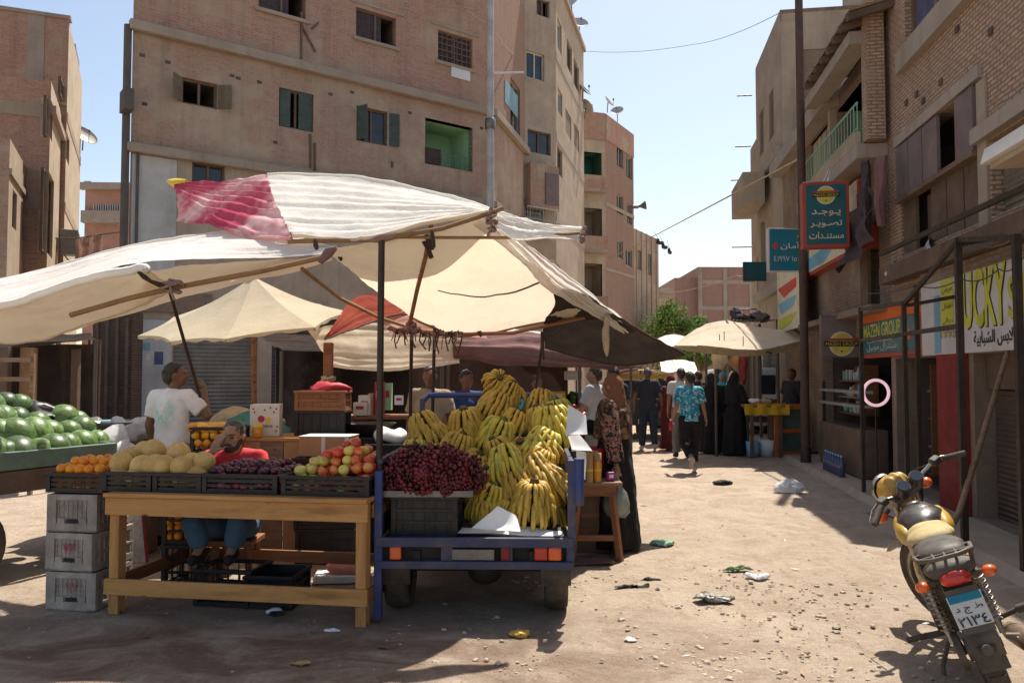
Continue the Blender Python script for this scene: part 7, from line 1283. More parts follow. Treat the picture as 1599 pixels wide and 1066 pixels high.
# man in white T-shirt, his back to the camera
p = at(268, 700, 7.5)
person('man in a white T-shirt with a teal print, back to the camera, behind the melons', (p.x, 7.5, 0), R(-14), 1.72, dict(WR=(.20, .20, 1.46), ER=(.33, .06, 1.22), WL=(-.24, .06, .9), H=(.015, .02, 1.60)), R(-55), R(4), 'skin_dark', ('t_shirt', 'shirt_print', .72), ('trousers', 'trousers_grey'), 'hair', hands=(('d', .5), ('u', .7, (-.8, .2, .2))))
# seated man, hand to his brow
p = at(364, 682, 6.12); sx_, sy_ = p.x, 6.12
pose = dict(P=(0, -.02, .47), W=(0, -.01, .64), C=(0, .03, .84), N=(0, .055, 1.0), H=(0.0, .10, 1.135), SL=(-.18, .04, .965), SR=(.18, .04, .965), ER=(.25, .27, .90), WR=(.095, .262, 1.03), EL=(-.27, .1, .73), WL=(-.2, .32, .62), HL=(-.09, .02, .45), KL=(-.15, .40, .52), AL=(-.10, .36, .34), TL=(-.12, .50, .285), HR=(.09, .02, .45), KR=(.17, .40, .52), AR=(.13, .36, .34), TR=(.14, .50, .285))
person('seated man in a red T-shirt and jeans holding one hand to his brow', (sx_, sy_ + .1, 0), R(180), 1.72, pose, R(-8), R(-6), 'skin_light', ('t_shirt', 'shirt_red', .8), ('jeans', 'jeans', .85), 'hair_grey', hands=(('d', .5, (0, 0, -1)), ('u', .3, (-.3, -.9, 0), (-.36, -.22, .9), -1)), vox=.0085, face=True, beard='hair')
t = thing('low_stool', 'low wooden stool under the seated man', 'stool', (sx_, sy_ + .12, 0)); mb = MB(); mb.box((0, 0, .33), (.34, .32, .04)); mb.build('seat', m['wood_red'], t, bevel=.006)
for a in (-1, 1):
    for b in (-1, 1): mb = MB(); mb.beam((a * .12, b * .11, .31), (a * .15, b * .14, 0), .04, .04); mb.build('leg', m['wood_red'], t)
# woman with the carrier bag
p = G0(964, 857)
t, J = person('woman in a black dress with a brown patterned shawl, carrying a watermelon in a bag', (p.x - .03, p.y, 0), R(62), 1.60, dict(EL=(-.24, -.07, 1.12), WL=(-.25, -.12, .86), ER=(.22, .17, 1.14), WR=(.1, .36, 1.2)), R(-6), R(-4), 'skin', robe=('abaya', 0), hair=None, veil=('scarf_brown',), shoes='shoe', hands=(('d', 1.6), ('d', .6)))
blob([etube([(J['N'] + V((0, -.01, -.03)), .13, .11), (J['C'] + V((0, 0, .09)), .225, .165), (J['C'] + V((0, 0, -.05)), .235, .18), (J['W'] + V((0, 0, .02)), .23, .185)], 32, .06, 6), ('c', J['SL'], J['SL'].lerp(J['EL'], .55), .104, .1), ('c', J['SR'], J['ER'], .098, .095), ('k', J['ER'], J['ER'].lerp(J['WR'], .6), .09, .08)], .014, 3, lambda v: noise.noise(v * 8) * .012).build('shawl', m['shawl'], t)
blob([('k', J['SL'].lerp(J['EL'], .45), J['EL'], .1, .09), ('k', J['EL'] + V((0, 0, .03)), J['EL'].lerp(J['WL'], .9), .09, .088)], .014, 3, lambda v: noise.noise(v * 9) * .008).build('sleeve', m['sleeve_flower'], t)
mt_ = Matrix.Rotation(R(62), 4, 'Z'); hw_ = V((p.x - .03, p.y, 0)) + (mt_ @ (J['WL'] + V((0, .0, -.085)))) * (1.6 / 1.72)
def film(name, c, a=.5):
    n = N(name); n.base(c); n.set(.22, 0, .5); n.b.inputs['Alpha'].default_value = a; n.l(n.bump(n.noise(n.coord(), 14, 6, .65, .2, .8), .6, .02), n.b.inputs['Normal']); return n.m
m['bag_film'] = film('bag_film', (.5, .54, .52), .42)
bg_ = thing('carrier_bag', 'thin clear carrier bag with a watermelon in it, hanging from the woman hand', 'bag', hw_); q = MB(); q.lathe([(.012, .03), (.02, -.02), (.05, -.10), (.10, -.17), (.125, -.25), (.12, -.33), (.08, -.385), (.0, -.395)], 26); q.wob(.022, 13, 2); q.build('film', m['bag_film'], bg_)
mb = MB(); mb.tube([(.01, 0, -.03), (.035, 0, .03), (.0, 0, .07), (-.03, 0, .03), (-.01, 0, -.03)], .006, 6); mb.build('handle', m['bag_film'], bg_); 
o = wm_.put(hw_ + V((0, 0, -.275)), (.6, .4, .3), .86); o['label'] = 'watermelon inside the clear carrier bag of the woman in black'; del o['group']
# boy in the cyan shirt, walking away
p = G0(1078, 736); Y0 = p.y
person('boy in a cyan flowered shirt and wide black trousers, walking away', (p.x, Y0, 0), R(8), 1.66, dict(AL=(-.08, -.30, .26), KL=(-.10, .02, .48), TL=(-.09, -.26, .12), WL=(-.27, .12, .9), EL=(-.26, -.05, 1.12), WR=(.27, -.04, .93), AR=(.07, .0, .09)), R(10), 0, 'skin', ('shirt', 'shirt_flower', .8), ('trousers', 'abaya', .8), 'hair', shoes='shoe_light', hands=(('d', 1.2), ('d', .5)))
q = p + V((-.30, .1, .80)); t = thing('red_bottle', 'small red bottle in the hand of the boy in cyan', 'bottle', q); mb = MB(); mb.lathe([(0, -.12), (.03, -.12), (.032, -.02), (.015, .02), (.014, .05)], 12); mb.build('body', m['ink_red'], t); mb = MB(); mb.lathe([(.017, .04), (.017, .065), (0, .066)], 10); mb.build('cap', m['paper'], t)
# two women in black at the counter
p = G0(1112, 708); person('woman in a full black robe and veil, back to the camera, left of the pair', (p.x, p.y, 0), R(-10), 1.63, {}, 0, 0, 'skin', robe=('abaya', 0), hair=None, veil=('abaya', 1), shoes=None)
p = G0(1148, 711); tq, J = person('woman in a full black robe with a white scarf edge, in profile at the counter', (p.x, p.y, 0), R(-68), 1.66, dict(WR=(.15, .3, 1.1), ER=(.24, .08, 1.14), WL=(-.15, .3, 1.1), EL=(-.24, .08, 1.14)), 0, R(-8), 'skin', robe=('abaya', 0), hair=None, veil=('abaya', 1), shoes=None)
blob([('e', J['H'] + V((-.03, -.04, .03)), (.085, .08, .118)), ('c', J['H'] + V((-.05, -.06, -.02)), J['N'] + V((-.07, -.06, .02)), .06, .07)], .014, 2).build('scarf_edge', m['scarf_white'], tq)
# man in dark T-shirt and jeans
p = G0(1012, 703); person('man in a black T-shirt and dark jeans walking away down the street', (p.x, p.y, 0), R(-4), 1.76, dict(AL=(-.12, .04, .09), TL=(-.14, .19, .035), AR=(.13, -.14, .13), KR=(.11, .0, .5), TR=(.14, .0, .04), WL=(-.28, .06, .9), WR=(.29, .0, .9), EL=(-.27, -.03, 1.12), ER=(.27, -.05, 1.12)), 0, R(-6), 'skin_dark', ('t_shirt', 'shirt_dark', .7), ('jeans', 'jeans_dark'), 'hair_grey', shoes='shoe_light')
# traders and shoppers in the shade
P_ = [(672, 8.7, R(170), 1.70, 'man in a beige shirt standing in the shade behind the cart headboard', 'shirt_beige', 'trousers_grey', 'skin_dark'), (728, 9.2, R(200), 1.66, 'man in a dark blue shirt in the shade behind the banana pile', 'shirt_blue', 'jeans_dark', 'skin_dark'),
      (929, 11.2, R(60), 1.72, 'man in a light grey shirt at the produce stalls beyond the bananas', 'shirt_grey', 'trousers_grey', 'skin'), (957, 12.2, R(20), 1.74, 'dark-haired man in a dark grey shirt walking past the produce stalls', 'shirt_dark', 'trousers_grey', 'skin'), (1063, 15.6, R(-5), 1.74, 'man in a cream shirt just ahead of the boy in cyan', 'shirt_cream', 'trousers_grey', 'skin'),
      (1236, 16.7, R(120), 1.74, 'man in dark clothes leaning in the shop door at the bend', 'shirt_dark', 'jeans_dark', 'skin_dark'), (838, 10.6, R(190), 1.60, 'person in a bright blue top in the shade beyond the bananas', 'scarf_cyan', 'jeans_dark', 'skin_dark'), (1090, 19, R(10), 1.7, 'man in a black shirt among the far crowd beside the cream shirt', 'shirt_dark', 'jeans_dark', 'skin')]
for px, Y, rz, h, lab, sh, lo_, sk in P_:
    x = (px - 799.5) / 1244 * Y; person(lab, (x, Y, 0), rz, h, {} if px != 929 else dict(WL=(-.15, .34, 1.05), EL=(-.24, .1, 1.12)), R(10), 0, sk, ('shirt', sh, .7), ('trousers', lo_), 'hair', vox=.018)
for px, Y, rz, h, lab, rb, vl in ((1047, 17.2, R(20), 1.6, 'woman in a long dark red robe among the far crowd', 'robe_red', 'robe_red'), (1128, 18.5, R(150), 1.66, 'woman with a cyan headscarf behind the pair in black', 'abaya', 'scarf_cyan'), (1032, 24, R(10), 1.6, 'woman in a black robe far down the street', 'abaya', 'abaya')):
    person(lab, ((px - 799.5) / 1244 * Y, Y, 0), rz, h, {}, 0, 0, 'skin', robe=(rb, 0), hair=None, veil=(vl,), shoes=None, vox=.018)
# ------------------------------------------------------------------ motorcycle
m['bike_yellow'] = M('bike_yellow', (.5, .28, .02), .5, .3, 7, .15, coat=.12, dirt=.8, c2=(.42, .27, .07)); m['bike_black'] = M('bike_black', (.02, .02, .023), .38, .3, 7, .1, coat=.25, dirt=.6, c2=(.07, .055, .042)); m['seat_vinyl'] = M('seat_vinyl', (.035, .032, .03), .6, .3, 8, .35, 40, c2=(.1, .08, .06)); m['seat_cream'] = M('seat_cream', (.55, .42, .2), .75, .3, 8, .3, 30)
m['plate_white'] = M('plate_white', (.58, .56, .52), .5, .15, 9, .05); m['engine'] = M('engine', (.24, .205, .165), .5, .4, 12, .3, metal=.6, dirt=.6); m['dust_black'] = M('dust_black', (.05, .045, .04), .6, .5, 7, .2, c2=(.15, .115, .085)); m['exhaust'] = M('exhaust', (.42, .33, .24), .4, .3, 6, .1, metal=.75, c2=(.22, .15, .1))
bc = V((2.41, 3.95, 0)); hd_ = R(-21)
bk = thing('motorcycle', 'dusty black and yellow motorcycle leaning on its stand at the right, seen from behind', 'motorcycle', bc, hd_); bk.rotation_mode = 'XYZ'; bk.rotation_euler = (0, R(-21), hd_)
def bp(name, mb, mt, p=None, bev=0): return mb.build(name, m[mt], p or bk, bevel=bev)
wb, wr = 1.24, .285
def mwheel(c, r, wd):
    M3 = Euler((0, R(90), 0)).to_matrix(); k = wd / 2; mb = MB(); mb.lathe([(r * .80, -k * .6), (r * .88, -k), (r * .95, -k * .85), (r * .99, -k * .45), (r, 0), (r * .99, k * .45), (r * .95, k * .85), (r * .88, k), (r * .80, k * .6), (r * .80, -k * .6)], 36, c, M3)
    for i in range(30):
        a = 2 * math.pi * i / 30
        for sx in (-1, 1): d = V((0, math.cos(a), math.sin(a))); mb.box(V(c) + d * r * .985 + V((sx * k * .45, 0, 0)), (k * .6, .025, .014), Euler((a + math.pi / 2, 0, 0)).to_matrix())
    w_ = bp('wheel', mb, 'rubber'); mb = MB(); mb.lathe([(r * .74, -k * .55), (r * .80, -k * .62), (r * .80, k * .62), (r * .74, k * .55), (r * .74, -k * .55)], 32, c, M3); mb.build('rim', m['chrome'], w_)
    mb = MB(); mb.cyl(V(c) - V((.07, 0, 0)), V(c) + V((.07, 0, 0)), .055, n=18)
    for i in range(18): a = 2 * math.pi * i / 18; d = V((0, math.cos(a), math.sin(a))); mb.cyl(V(c) + d * .05 + V((.03 * (-1) ** i, 0, 0)), V(c) + d * r * .76, .0028, n=4)
    mb.build('hub', m['engine'], w_); return w_
mwheel((0, 0, wr), wr, .095)
# frame, swing arm, engine
mb = MB()
for sx in (-1, 1): mb.tube([(sx * .1, -.22, .68), (sx * .12, .15, .66), (sx * .1, .5, .62), (sx * .04, .86, .78)], .016, 8); mb.tube([(sx * .1, .42, .6), (sx * .12, .36, .36), (sx * .1, .62, .2), (sx * .06, .86, .35), (sx * .03, .9, .72)], .016, 8)
bp('frame', mb, 'dust_black'); mb = MB()
for sx in (-1, 1): mb.beam((sx * .085, 0, wr), (sx * .1, .42, .36), .025, .045)
bp('swing_arm', mb, 'dust_black')
mb = MB(); mb.box((0, .6, .36), (.22, .3, .24)); mb.box((0, .66, .55), (.17, .18, .2), Euler((R(-12), 0, 0)).to_matrix()); mb.cyl((-.15, .55, .34), (.15, .55, .34), .11, n=20)
for k in range(6): mb.box((0, .66 - k * .004, .48 + k * .026), (.21, .21, .007), Euler((R(-12), 0, 0)).to_matrix())
bp('engine', mb, 'engine', bev=.008)
for sx in (-1, 1):
    mb = MB(); a, b = V((sx * .115, .0, wr + .04)), V((sx * .12, .10, .64)); mb.cyl(a, b, .014); s_ = bp('shock_absorber', mb, 'chrome'); mb = MB(); pts = []
    for i in range(90): f = i / 89; q = a.lerp(b, .18 + .66 * f); an = f * 2 * math.pi * 8; pts.append(q + V((.027 * math.cos(an), .027 * math.sin(an), 0)))
    mb.tube(pts, .0055, 5); mb.build('spring', m['chrome'], s_)
# exhaust on the right
mb = MB(); mb.tube([(.11, .72, .5), (.14, .86, .36), (.15, .72, .2), (.16, .35, .2)], .02, 10); bp('exhaust_pipe', mb, 'exhaust'); mb = MB(); mb.tube([(.17, .42, .2), (.185, .34, .21), (.21, -.05, .27), (.215, -.22, .29), (.215, -.235, .292)], [.03, .052, .056, .052, .02], 16); bp('silencer', mb, 'exhaust')
mb = MB(); mb.tube([(.13, .3, .3), (.24, .28, .33), (.33, .28, .335)], .014, 8); fr_ = bp('footrest', mb, 'rubber'); mb = MB(); mb.cyl((.24, .28, .33), (.345, .28, .337), .022, n=10); mb.build('rubber_sleeve', m['rubber'], fr_); mb = MB(); mb.tube([(-.13, .3, .3), (-.24, .28, .31), (-.32, .28, .31)], .016, 8); bp('footrest', mb, 'rubber')
mb = MB(); mb.tube([(.13, .02, .3), (.2, -.04, .3), (.28, -.06, .32)], .016, 8); mb.tube([(.2, -.04, .3), (.22, -.04, .22), (.24, -.02, .2)], .012, 8); mb.box((.2, -.03, .28), (.08, .05, .05)); bp('pillion_bracket', mb, 'dusty_metal', bev=.004)
mb = MB(); mb.tube([(-.1, .42, .25), (-.2, .35, .12), (-.24, .30, .02)], .012, 8); bp('side_stand', mb, 'dust_black')
# chain guard, chain
mb = MB(); mb.box((-.1, .2, .36), (.03, .46, .06), Euler((R(6), 0, 0)).to_matrix()); mb.box((-.1, .2, .25), (.03, .5, .06), Euler((R(10), 0, 0)).to_matrix()); mb.cyl((-.115, 0, wr), (-.085, 0, wr), .09, n=18); bp('chain_case', mb, 'dust_black', bev=.006)
# rear mudguard
def strip(pts, wd, th=.012, curve=.02):
    mb = MB(); n = len(pts); vs = []
    for i, p in enumerate(pts):
        p = V(p); t = (V(pts[min(i + 1, n - 1)]) - V(pts[max(i - 1, 0)])).normalized(); nn = t.cross(V((1, 0, 0)))
        for x in (-1, -.6, 0, .6, 1): vs.append(p + V((x * wd / 2, 0, 0)) - nn * curve * x * x)
    return mb.add(vs, [(i * 5 + j, i * 5 + j + 1, (i + 1) * 5 + j + 1, (i + 1) * 5 + j) for i in range(n - 1) for j in range(4)], 0, True)
o = bp('rear_mudguard', strip([(0, .26, .5), (0, .12, .60), (0, -.04, .645), (0, -.2, .62), (0, -.30, .54), (0, -.36, .44), (0, -.385, .36)], .135, curve=-.03), 'dust_black'); md = o.modifiers.new('s', 'SOLIDIFY'); md.thickness = .008
mb = MB(); mb.box((0, -.395, .36), (.125, .01, .11), Euler((R(-10), 0, 0)).to_matrix()); bp('mud_flap', mb, 'rubber', bev=.004); mb = MB(); mb.cyl((0, -.398, .40), (0, -.412, .40), .024, n=14); bp('reflector', mb, 'dust_black')
# seat, tank, side panels
q = blob([('e', (0, .02, .775), (.125, .22, .055)), ('e', (0, .30, .765), (.115, .2, .05)), ('e', (0, -.13, .785), (.118, .1, .055)), ('c', (0, -.15, .76), (0, .4, .745), .06, .06)], .012, 5, lambda v: noise.noise(v * 14) * .004); bp('seat', q, 'seat_vinyl')
q = blob([('e', (0, .30, .79), (.128, .12, .052)), ('e', (0, .36, .80), (.12, .08, .06))], .01, 5, lambda v: noise.noise(v * 12) * .006); bp('seat_cover', q, 'seat_cream')
q = blob([('e', (0, .60, .80), (.145, .2, .115)), ('e', (0, .72, .81), (.125, .15, .10)), ('e', (0, .48, .785), (.10, .1, .08))], .012, 6); tn = bp('fuel_tank', q, 'bike_black')
for sx in (-1, 1): q = blob([('e', (sx * .105, .6, .785), (.052, .19, .075)), ('e', (sx * .105, .74, .80), (.045, .09, .06))], .01, 4); q.build('tank_flash', m['bike_yellow'], tn); q = blob([('e', (sx * .115, .3, .6), (.03, .15, .10))], .01, 3); bp('side_panel', q, 'bike_yellow')
mb = MB(); mb.lathe([(.035, 0), (.035, .015), (.0, .02)], 16, (0, .68, .905)); mb.build('filler_cap', m['chrome'], tn)
# tail: rack, lamp, indicators, plate
mb = MB(); mb.tube([(-.11, .08, .75), (-.13, -.14, .80), (-.12, -.28, .81), (-.06, -.325, .81), (.06, -.325, .81), (.12, -.28, .81), (.13, -.14, .80), (.11, .08, .75)], .011, 8)
for y in (-.14, -.23): mb.tube([(-.12, y, .803), (.12, y, .803)], .008, 6)
for x in (-.05, 0, .05): mb.tube([(x, -.06, .80), (x, -.325, .81)], .007, 6)
mb.tube([(-.12, -.2, .80), (-.11, -.05, .64)], .01, 6); mb.tube([(.12, -.2, .80), (.11, -.05, .64)], .01, 6); bp('luggage_rack', mb, 'dust_black')
q = blob([('e', (0, -.28, .745), (.115, .06, .045)), ('e', (0, -.24, .75), (.12, .1, .04))], .01, 3); bp('tail_cowl', q, 'dust_black')
q = blob([('e', (0, -.335, .715), (.07, .042, .033)), ('c', (-.04, -.33, .71), (.04, -.33, .71), .031, .031)], .009, 3); bp('tail_light', q, 'lamp_red')
for sx in (-1, 1):
    mb = MB(); mb.tube([(sx * .06, -.26, .70), (sx * .12, -.28, .70)], .012, 8); s_ = bp('turn_signal', mb, 'dust_black'); q = blob([('e', (sx * .148, -.30, .70), (.034, .036, .027))], .007, 3); q.build('lens', m['lamp_orange'], s_)
R_ = Euler((R(-24), 0, 0)).to_matrix(); pc_ = V((0, -.375, .575)); mb = MB(); mb.box(pc_, (.15, .005, .145), R_); pl_ = bp('license_plate', mb, 'plate_white', bev=.003)
mb = MB(); mb.box(pc_ + R_ @ V((0, -.0035, .055)), (.14, .003, .034), R_); mb.build('plate_band', m['sig_cyan'], pl_)
for s, w_, x0, z0, hh in (('٢١٣٤', .13, -.065, -.068, .045), (arabic('د') + ' ' + arabic('ج') + ' ' + arabic('ط'), .12, -.06, -.016, .04)): text(s, w_, hh, m['sig_black'], pc_ + R_ @ V((x0, -.0035, z0)), (1, 0, 0), R_ @ V((0, 0, 1)), pl_, off=.002, bold=.012, world=False)
mb = MB(); mb.box(pc_ + R_ @ V((0, .01, .0)), (.14, .012, .2), R_); bp('plate_holder', mb, 'dust_black')
# front end, steered to the left
st = Matrix.Translation((0, .93, .9)) @ Matrix.Rotation(R(25), 4, 'X') @ Matrix.Rotation(R(34), 4, 'Z')
def fx_(mb): return mb.xf(st)
mb = MB()
for sx in (-1, 1): mb.tube([(sx * .085, .03, .06), (sx * .085, .03, -.62)], .02, 10); mb.tube([(sx * .085, .03, -.28), (sx * .085, .03, -.62)], .027, 10)
mb.box((0, .02, .04), (.23, .09, .03)); mb.box((0, .02, -.12), (.23, .09, .03)); bp('front_fork', fx_(mb), 'chrome', bev=.004)
c_ = st @ V((0, .05, -.64)); 
M3 = (Matrix.Rotation(R(34), 4, 'Z') @ Euler((0, R(90), 0)).to_matrix().to_4x4()).to_3x3(); mb = MB(); r, k = wr, .04; mb.lathe([(r * .80, -k * .6), (r * .88, -k), (r * .97, -k * .7), (r, 0), (r * .97, k * .7), (r * .88, k), (r * .80, k * .6), (r * .8, -k * .6)], 36, c_, M3); fw = bp('wheel', mb, 'rubber'); mb = MB(); mb.lathe([(r * .72, -k * .5), (r * .80, -k * .6), (r * .80, k * .6), (r * .72, k * .5), (r * .72, -k * .5)], 30, c_, M3); mb.build('rim', m['chrome'], fw); mb = MB(); ax_ = M3 @ V((0, 0, 1)); mb.cyl(c_ - ax_ * .06, c_ + ax_ * .06, .06, n=16); mb.build('hub', m['engine'], fw)
o = bp('front_mudguard', fx_(strip([(0, .33, -.52), (0, .22, -.37), (0, .06, -.335), (0, -.10, -.40), (0, -.19, -.52)], .12, curve=-.02)), 'bike_black'); md = o.modifiers.new('s', 'SOLIDIFY'); md.thickness = .006
q = blob([('e', (0, .10, .03), (.105, .11, .105)), ('e', (0, .06, .05), (.10, .08, .12)), ('e', (0, .03, .145), (.02, .02, .025))], .009, 3, lambda v: .004 * math.sin(v.x * 130) * (1 if v.y < .1 else .3)); hl = bp('headlight_cowl', fx_(q), 'bike_yellow'); mb = MB(); mb.lathe([(.08, 0), (.085, .02), (.05, .04), (0, .045)], 20, st @ V((0, .19, .03)), (st.to_3x3() @ Euler((R(-90), 0, 0)).to_matrix())); mb.build('lens', m['chrome'], hl)
for sx in (-1, 1): mb = MB(); mb.cyl((sx * .055, -.04, .1), (sx * .055, -.07, .16), .042, n=18); g_ = bp('gauge', fx_(mb), 'bike_black'); mb = MB(); mb.cyl((sx * .055, -.0705, .161), (sx * .055, -.072, .164), .036, n=18); fx_(mb).build('dial', m['pane'], g_)
mb = MB(); mb.tube([(-.37, -.13, .13), (-.22, -.06, .16), (-.1, .0, .08), (.1, .0, .08), (.22, -.06, .16), (.37, -.13, .13)], .012, 10); bp('handlebar', fx_(mb), 'chrome')
for sx in (-1, 1):
    mb = MB(); mb.tube([(sx * .26, -.085, .155), (sx * .385, -.138, .128)], .019, 10); bp('grip', fx_(mb), 'rubber'); mb = MB(); mb.tube([(sx * .22, -.03, .15), (sx * .3, -.04, .135), (sx * .37, -.08, .115)], .006, 6); bp('brake_lever', fx_(mb), 'chrome'); mb = MB(); mb.box((sx * .225, -.065, .158), (.06, .05, .045)); bp('switch_housing', fx_(mb), 'bike_black', bev=.008)
    mb = MB(); mb.tube([(sx * .12, .06, -.02), (sx * .17, .05, -.02)], .012, 8); s_ = bp('turn_signal', fx_(mb), 'dust_black'); q = blob([('e', (sx * .195, .05, -.02), (.04, .04, .033))], .008, 3); fx_(q).build('lens', m['lamp_orange'], s_)
mb = MB(); mb.tube([(-.2, -.05, .15), (-.24, .1, .02), (-.1, .12, -.1), (-.02, .02, -.2)], .005, 6); mb.tube([(.2, -.05, .15), (.2, .12, .05), (.08, .1, -.1), (.02, .02, -.2)], .005, 6); bp('cable_harness', fx_(mb), 'rubber')
# ------------------------------------------------------------------ market beyond the front stalls
rnd.seed(77)
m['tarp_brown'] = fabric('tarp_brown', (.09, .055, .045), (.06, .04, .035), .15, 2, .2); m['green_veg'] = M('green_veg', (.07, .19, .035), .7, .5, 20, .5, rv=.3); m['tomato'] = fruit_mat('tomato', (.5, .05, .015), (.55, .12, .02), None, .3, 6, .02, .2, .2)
def sheetw(label, pts, mt, name='market_canopy', cat='canopy', sag=.1, seed=0, wr=.04):
    a, b, c, d = [at(*q) for q in pts]; t = thing(name, label, cat, V(((a.x + b.x) / 2, (a.y + d.y) / 2, 0))); q = MB(); q.grid(lambda u, v: a.lerp(b, u).lerp(d.lerp(c, u), v) + V((0, 0, -sag * math.sin(math.pi * u) * math.sin(math.pi * v))), 30, 16); q.wob(wr, 1.7, seed).wob(wr * .3, 6, seed); q.build('cloth', m[mt], t, True)
    for i, e in enumerate((a, b, c, d)): mb = MB(); mb.cyl((e.x, e.y, 0), e, .025, n=8); mb.build('pole', m['pipe'], t, True)
    return t
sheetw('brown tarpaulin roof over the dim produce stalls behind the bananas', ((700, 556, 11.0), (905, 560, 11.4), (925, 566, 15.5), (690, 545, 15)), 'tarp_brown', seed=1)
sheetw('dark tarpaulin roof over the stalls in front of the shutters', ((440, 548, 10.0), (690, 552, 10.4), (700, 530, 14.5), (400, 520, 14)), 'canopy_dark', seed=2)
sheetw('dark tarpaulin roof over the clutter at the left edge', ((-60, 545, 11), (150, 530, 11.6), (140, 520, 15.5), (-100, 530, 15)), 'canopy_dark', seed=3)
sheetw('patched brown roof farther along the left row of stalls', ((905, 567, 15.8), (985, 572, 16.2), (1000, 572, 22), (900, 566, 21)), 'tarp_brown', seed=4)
def backwall(label, x0, x1, Y, z1, mt):  # dark sheet added where the stalls recede into deep shade
    a, b = at(x0, 600, Y), at(x1, 600, Y); t = thing('shade_backdrop', label, 'screen', V(((a.x + b.x) / 2, Y, 0))); q = MB(); q.grid(lambda u, v: V((a.x + (b.x - a.x) * u, Y + .06 * math.sin(u * 23) + .04 * math.sin(u * 9 + v * 3), .02 + (z1 - .02) * v)), 50, 8); q.build('cloth', m[mt], t, True)
    for x in (a.x, b.x): mb = MB(); mb.cyl((x, Y + .1, 0), (x, Y + .1, z1 + .1), .03, n=8); mb.build('pole', m['plank_brown'], t, True)
backwall('dark cloth backdrop added for the deep shade behind the traders', 640, 885, 15.2, 1.95, 'tarp_brown'); backwall('dark cloth backdrop added for the deep shade behind the packets and the timber post', 430, 640, 13.6, 2.1, 'canopy_dark'); backwall('dark cloth backdrop added for the deep shade behind the left clutter', -40, 150, 15.4, 2.2, 'canopy_dark')
sh = thing('metal_shed', 'dark ribbed metal shed front left of the white wall panel', 'shed', at(172, 640, 17.5)); a, b = at(137, 600, 17.2), at(207, 600, 17.4)
mb = MB(); mb.box(((a.x + b.x) / 2, 17.6, 1.5), (b.x - a.x, .5, 3.0)); mb.build('front', m['shutter_brown'], sh, True, .01)
for i in range(4): x = a.x + (b.x - a.x) * (i + .5) / 4; mb = MB(); mb.box((x, 17.335, 1.45), (.07, .03, 2.8)); mb.build('rib', m['plank_brown'], sh, True)
for i, (x, y0, Y, w_) in enumerate(((44, 545, 11.4, .2), (8, 545, 11.2, .12), (118, 540, 12, .1))):
    p = at(x, 600, Y); t = thing('timber_post', ['broad tan timber post under the dark roof at the left', 'thin dark timber post at the far left edge', 'thin timber post in the left clutter'][i], 'post', (p.x, Y, 0)); mb = MB(); mb.box((0, 0, 1.0), (w_, .1, 2.0)); mb.build('shaft', m[('wood_pole', 'plank_brown', 'plank_brown')[i]], t, bevel=.006)
p = at(22, 600, 10.8); t = thing('wooden_rack', 'wooden slatted rack leaning behind the watermelons', 'rack', (p.x, 10.8, 0)); 
for sx in (-.25, .25): mb = MB(); mb.box((sx, 0, .95), (.05, .05, 1.9)); mb.build('upright', m['wood_old'], t)
for k in range(7): mb = MB(); mb.box((0, -.03, .25 + .26 * k), (.5, .02, .06)); mb.build('slat', m['wood_old'], t)
# produce stalls on the left row
def stall(label, px, Y, wd, dp, z, mt, kind, fr_label, seed):
    x = (px - 799.5) / 1244 * Y; t = thing('market_stall', label, 'stall', (x, Y, 0)); mb = MB(); mb.box((0, 0, z - .02), (wd, dp, .04)); mb.build('top', m['wood_red'], t, bevel=.004); mb = MB(); mb.box((0, -dp / 2 + .012, z / 2 - .02), (wd - .05, .02, z - .08)); mb.build('front_board', m[mt], t, bevel=.004)
    for sx in (-1, 1):
        for sy in (-1, 1): mb = MB(); mb.box((sx * (wd / 2 - .05), sy * (dp / 2 - .06), z / 2 - .02), (.05, .05, z - .04)); mb.build('leg', m['plank_brown'], t)
    q = random.Random(seed); mm = MB(); mm.ell((0, 0, 0), .045, 9, 6) if kind == 'tomato' else mm.ell((0, 0, 0), (.08, .06, .05), 10, 7).wob(.03, 20, seed); P = Pool('tomato' if kind == 'tomato' else 'greens_bundle', fr_label, 'tomato' if kind == 'tomato' else 'greens', fr_label.split(' on ')[0] + 's at the stalls', mm, [kind])
    for k in range(3):
        st_ = .085 if kind == 'tomato' else .14; nx, ny = int(wd / st_) - k * 2, 4 - k
        for i in range(nx):
            for j in range(ny): P.put((x + (i + .5 - nx / 2) * st_ + q.uniform(-.015, .015), Y - dp * .35 + (j + .5 * k) * st_ + .02, z + .04 + k * .06), (q.uniform(0, 3), q.uniform(0, 3), q.uniform(0, 3)), q.uniform(.85, 1.15))
stall('produce stall with red tomatoes beyond the bananas', 905, 11.8, 1.1, .7, .86, 'paint_red', 'tomato', 'red tomato on the stall beyond the bananas', 1); stall('produce stall with green bundles beyond the bananas', 880, 13.4, 1.3, .7, 1.1, 'plank_brown', 'green_veg', 'green vegetable bundle on the stall beyond the bananas', 2)
p = at(975, 676, 14.5)
for i, (px, py, Y, mt) in enumerate(((884, 640, 11.4, 'ink_red'), (868, 618, 13, 'lid_yellow'), (895, 586, 14, 'white_plastic'))):
    p = at(px, py, Y); t = thing('produce_box', ['red box on the tomato stall', 'yellow box on the green stall', 'white scale body hanging over the green stall'][i], 'box', p - V((0, 0, .08))); mb = MB(); mb.box((0, 0, .08), (.3, .25, .16)); mb.build('body', m[mt], t, bevel=.02); mb = MB(); mb.box((0, -.128, .09), (.2, .005, .06)); mb.build('print', m['paper'], t)
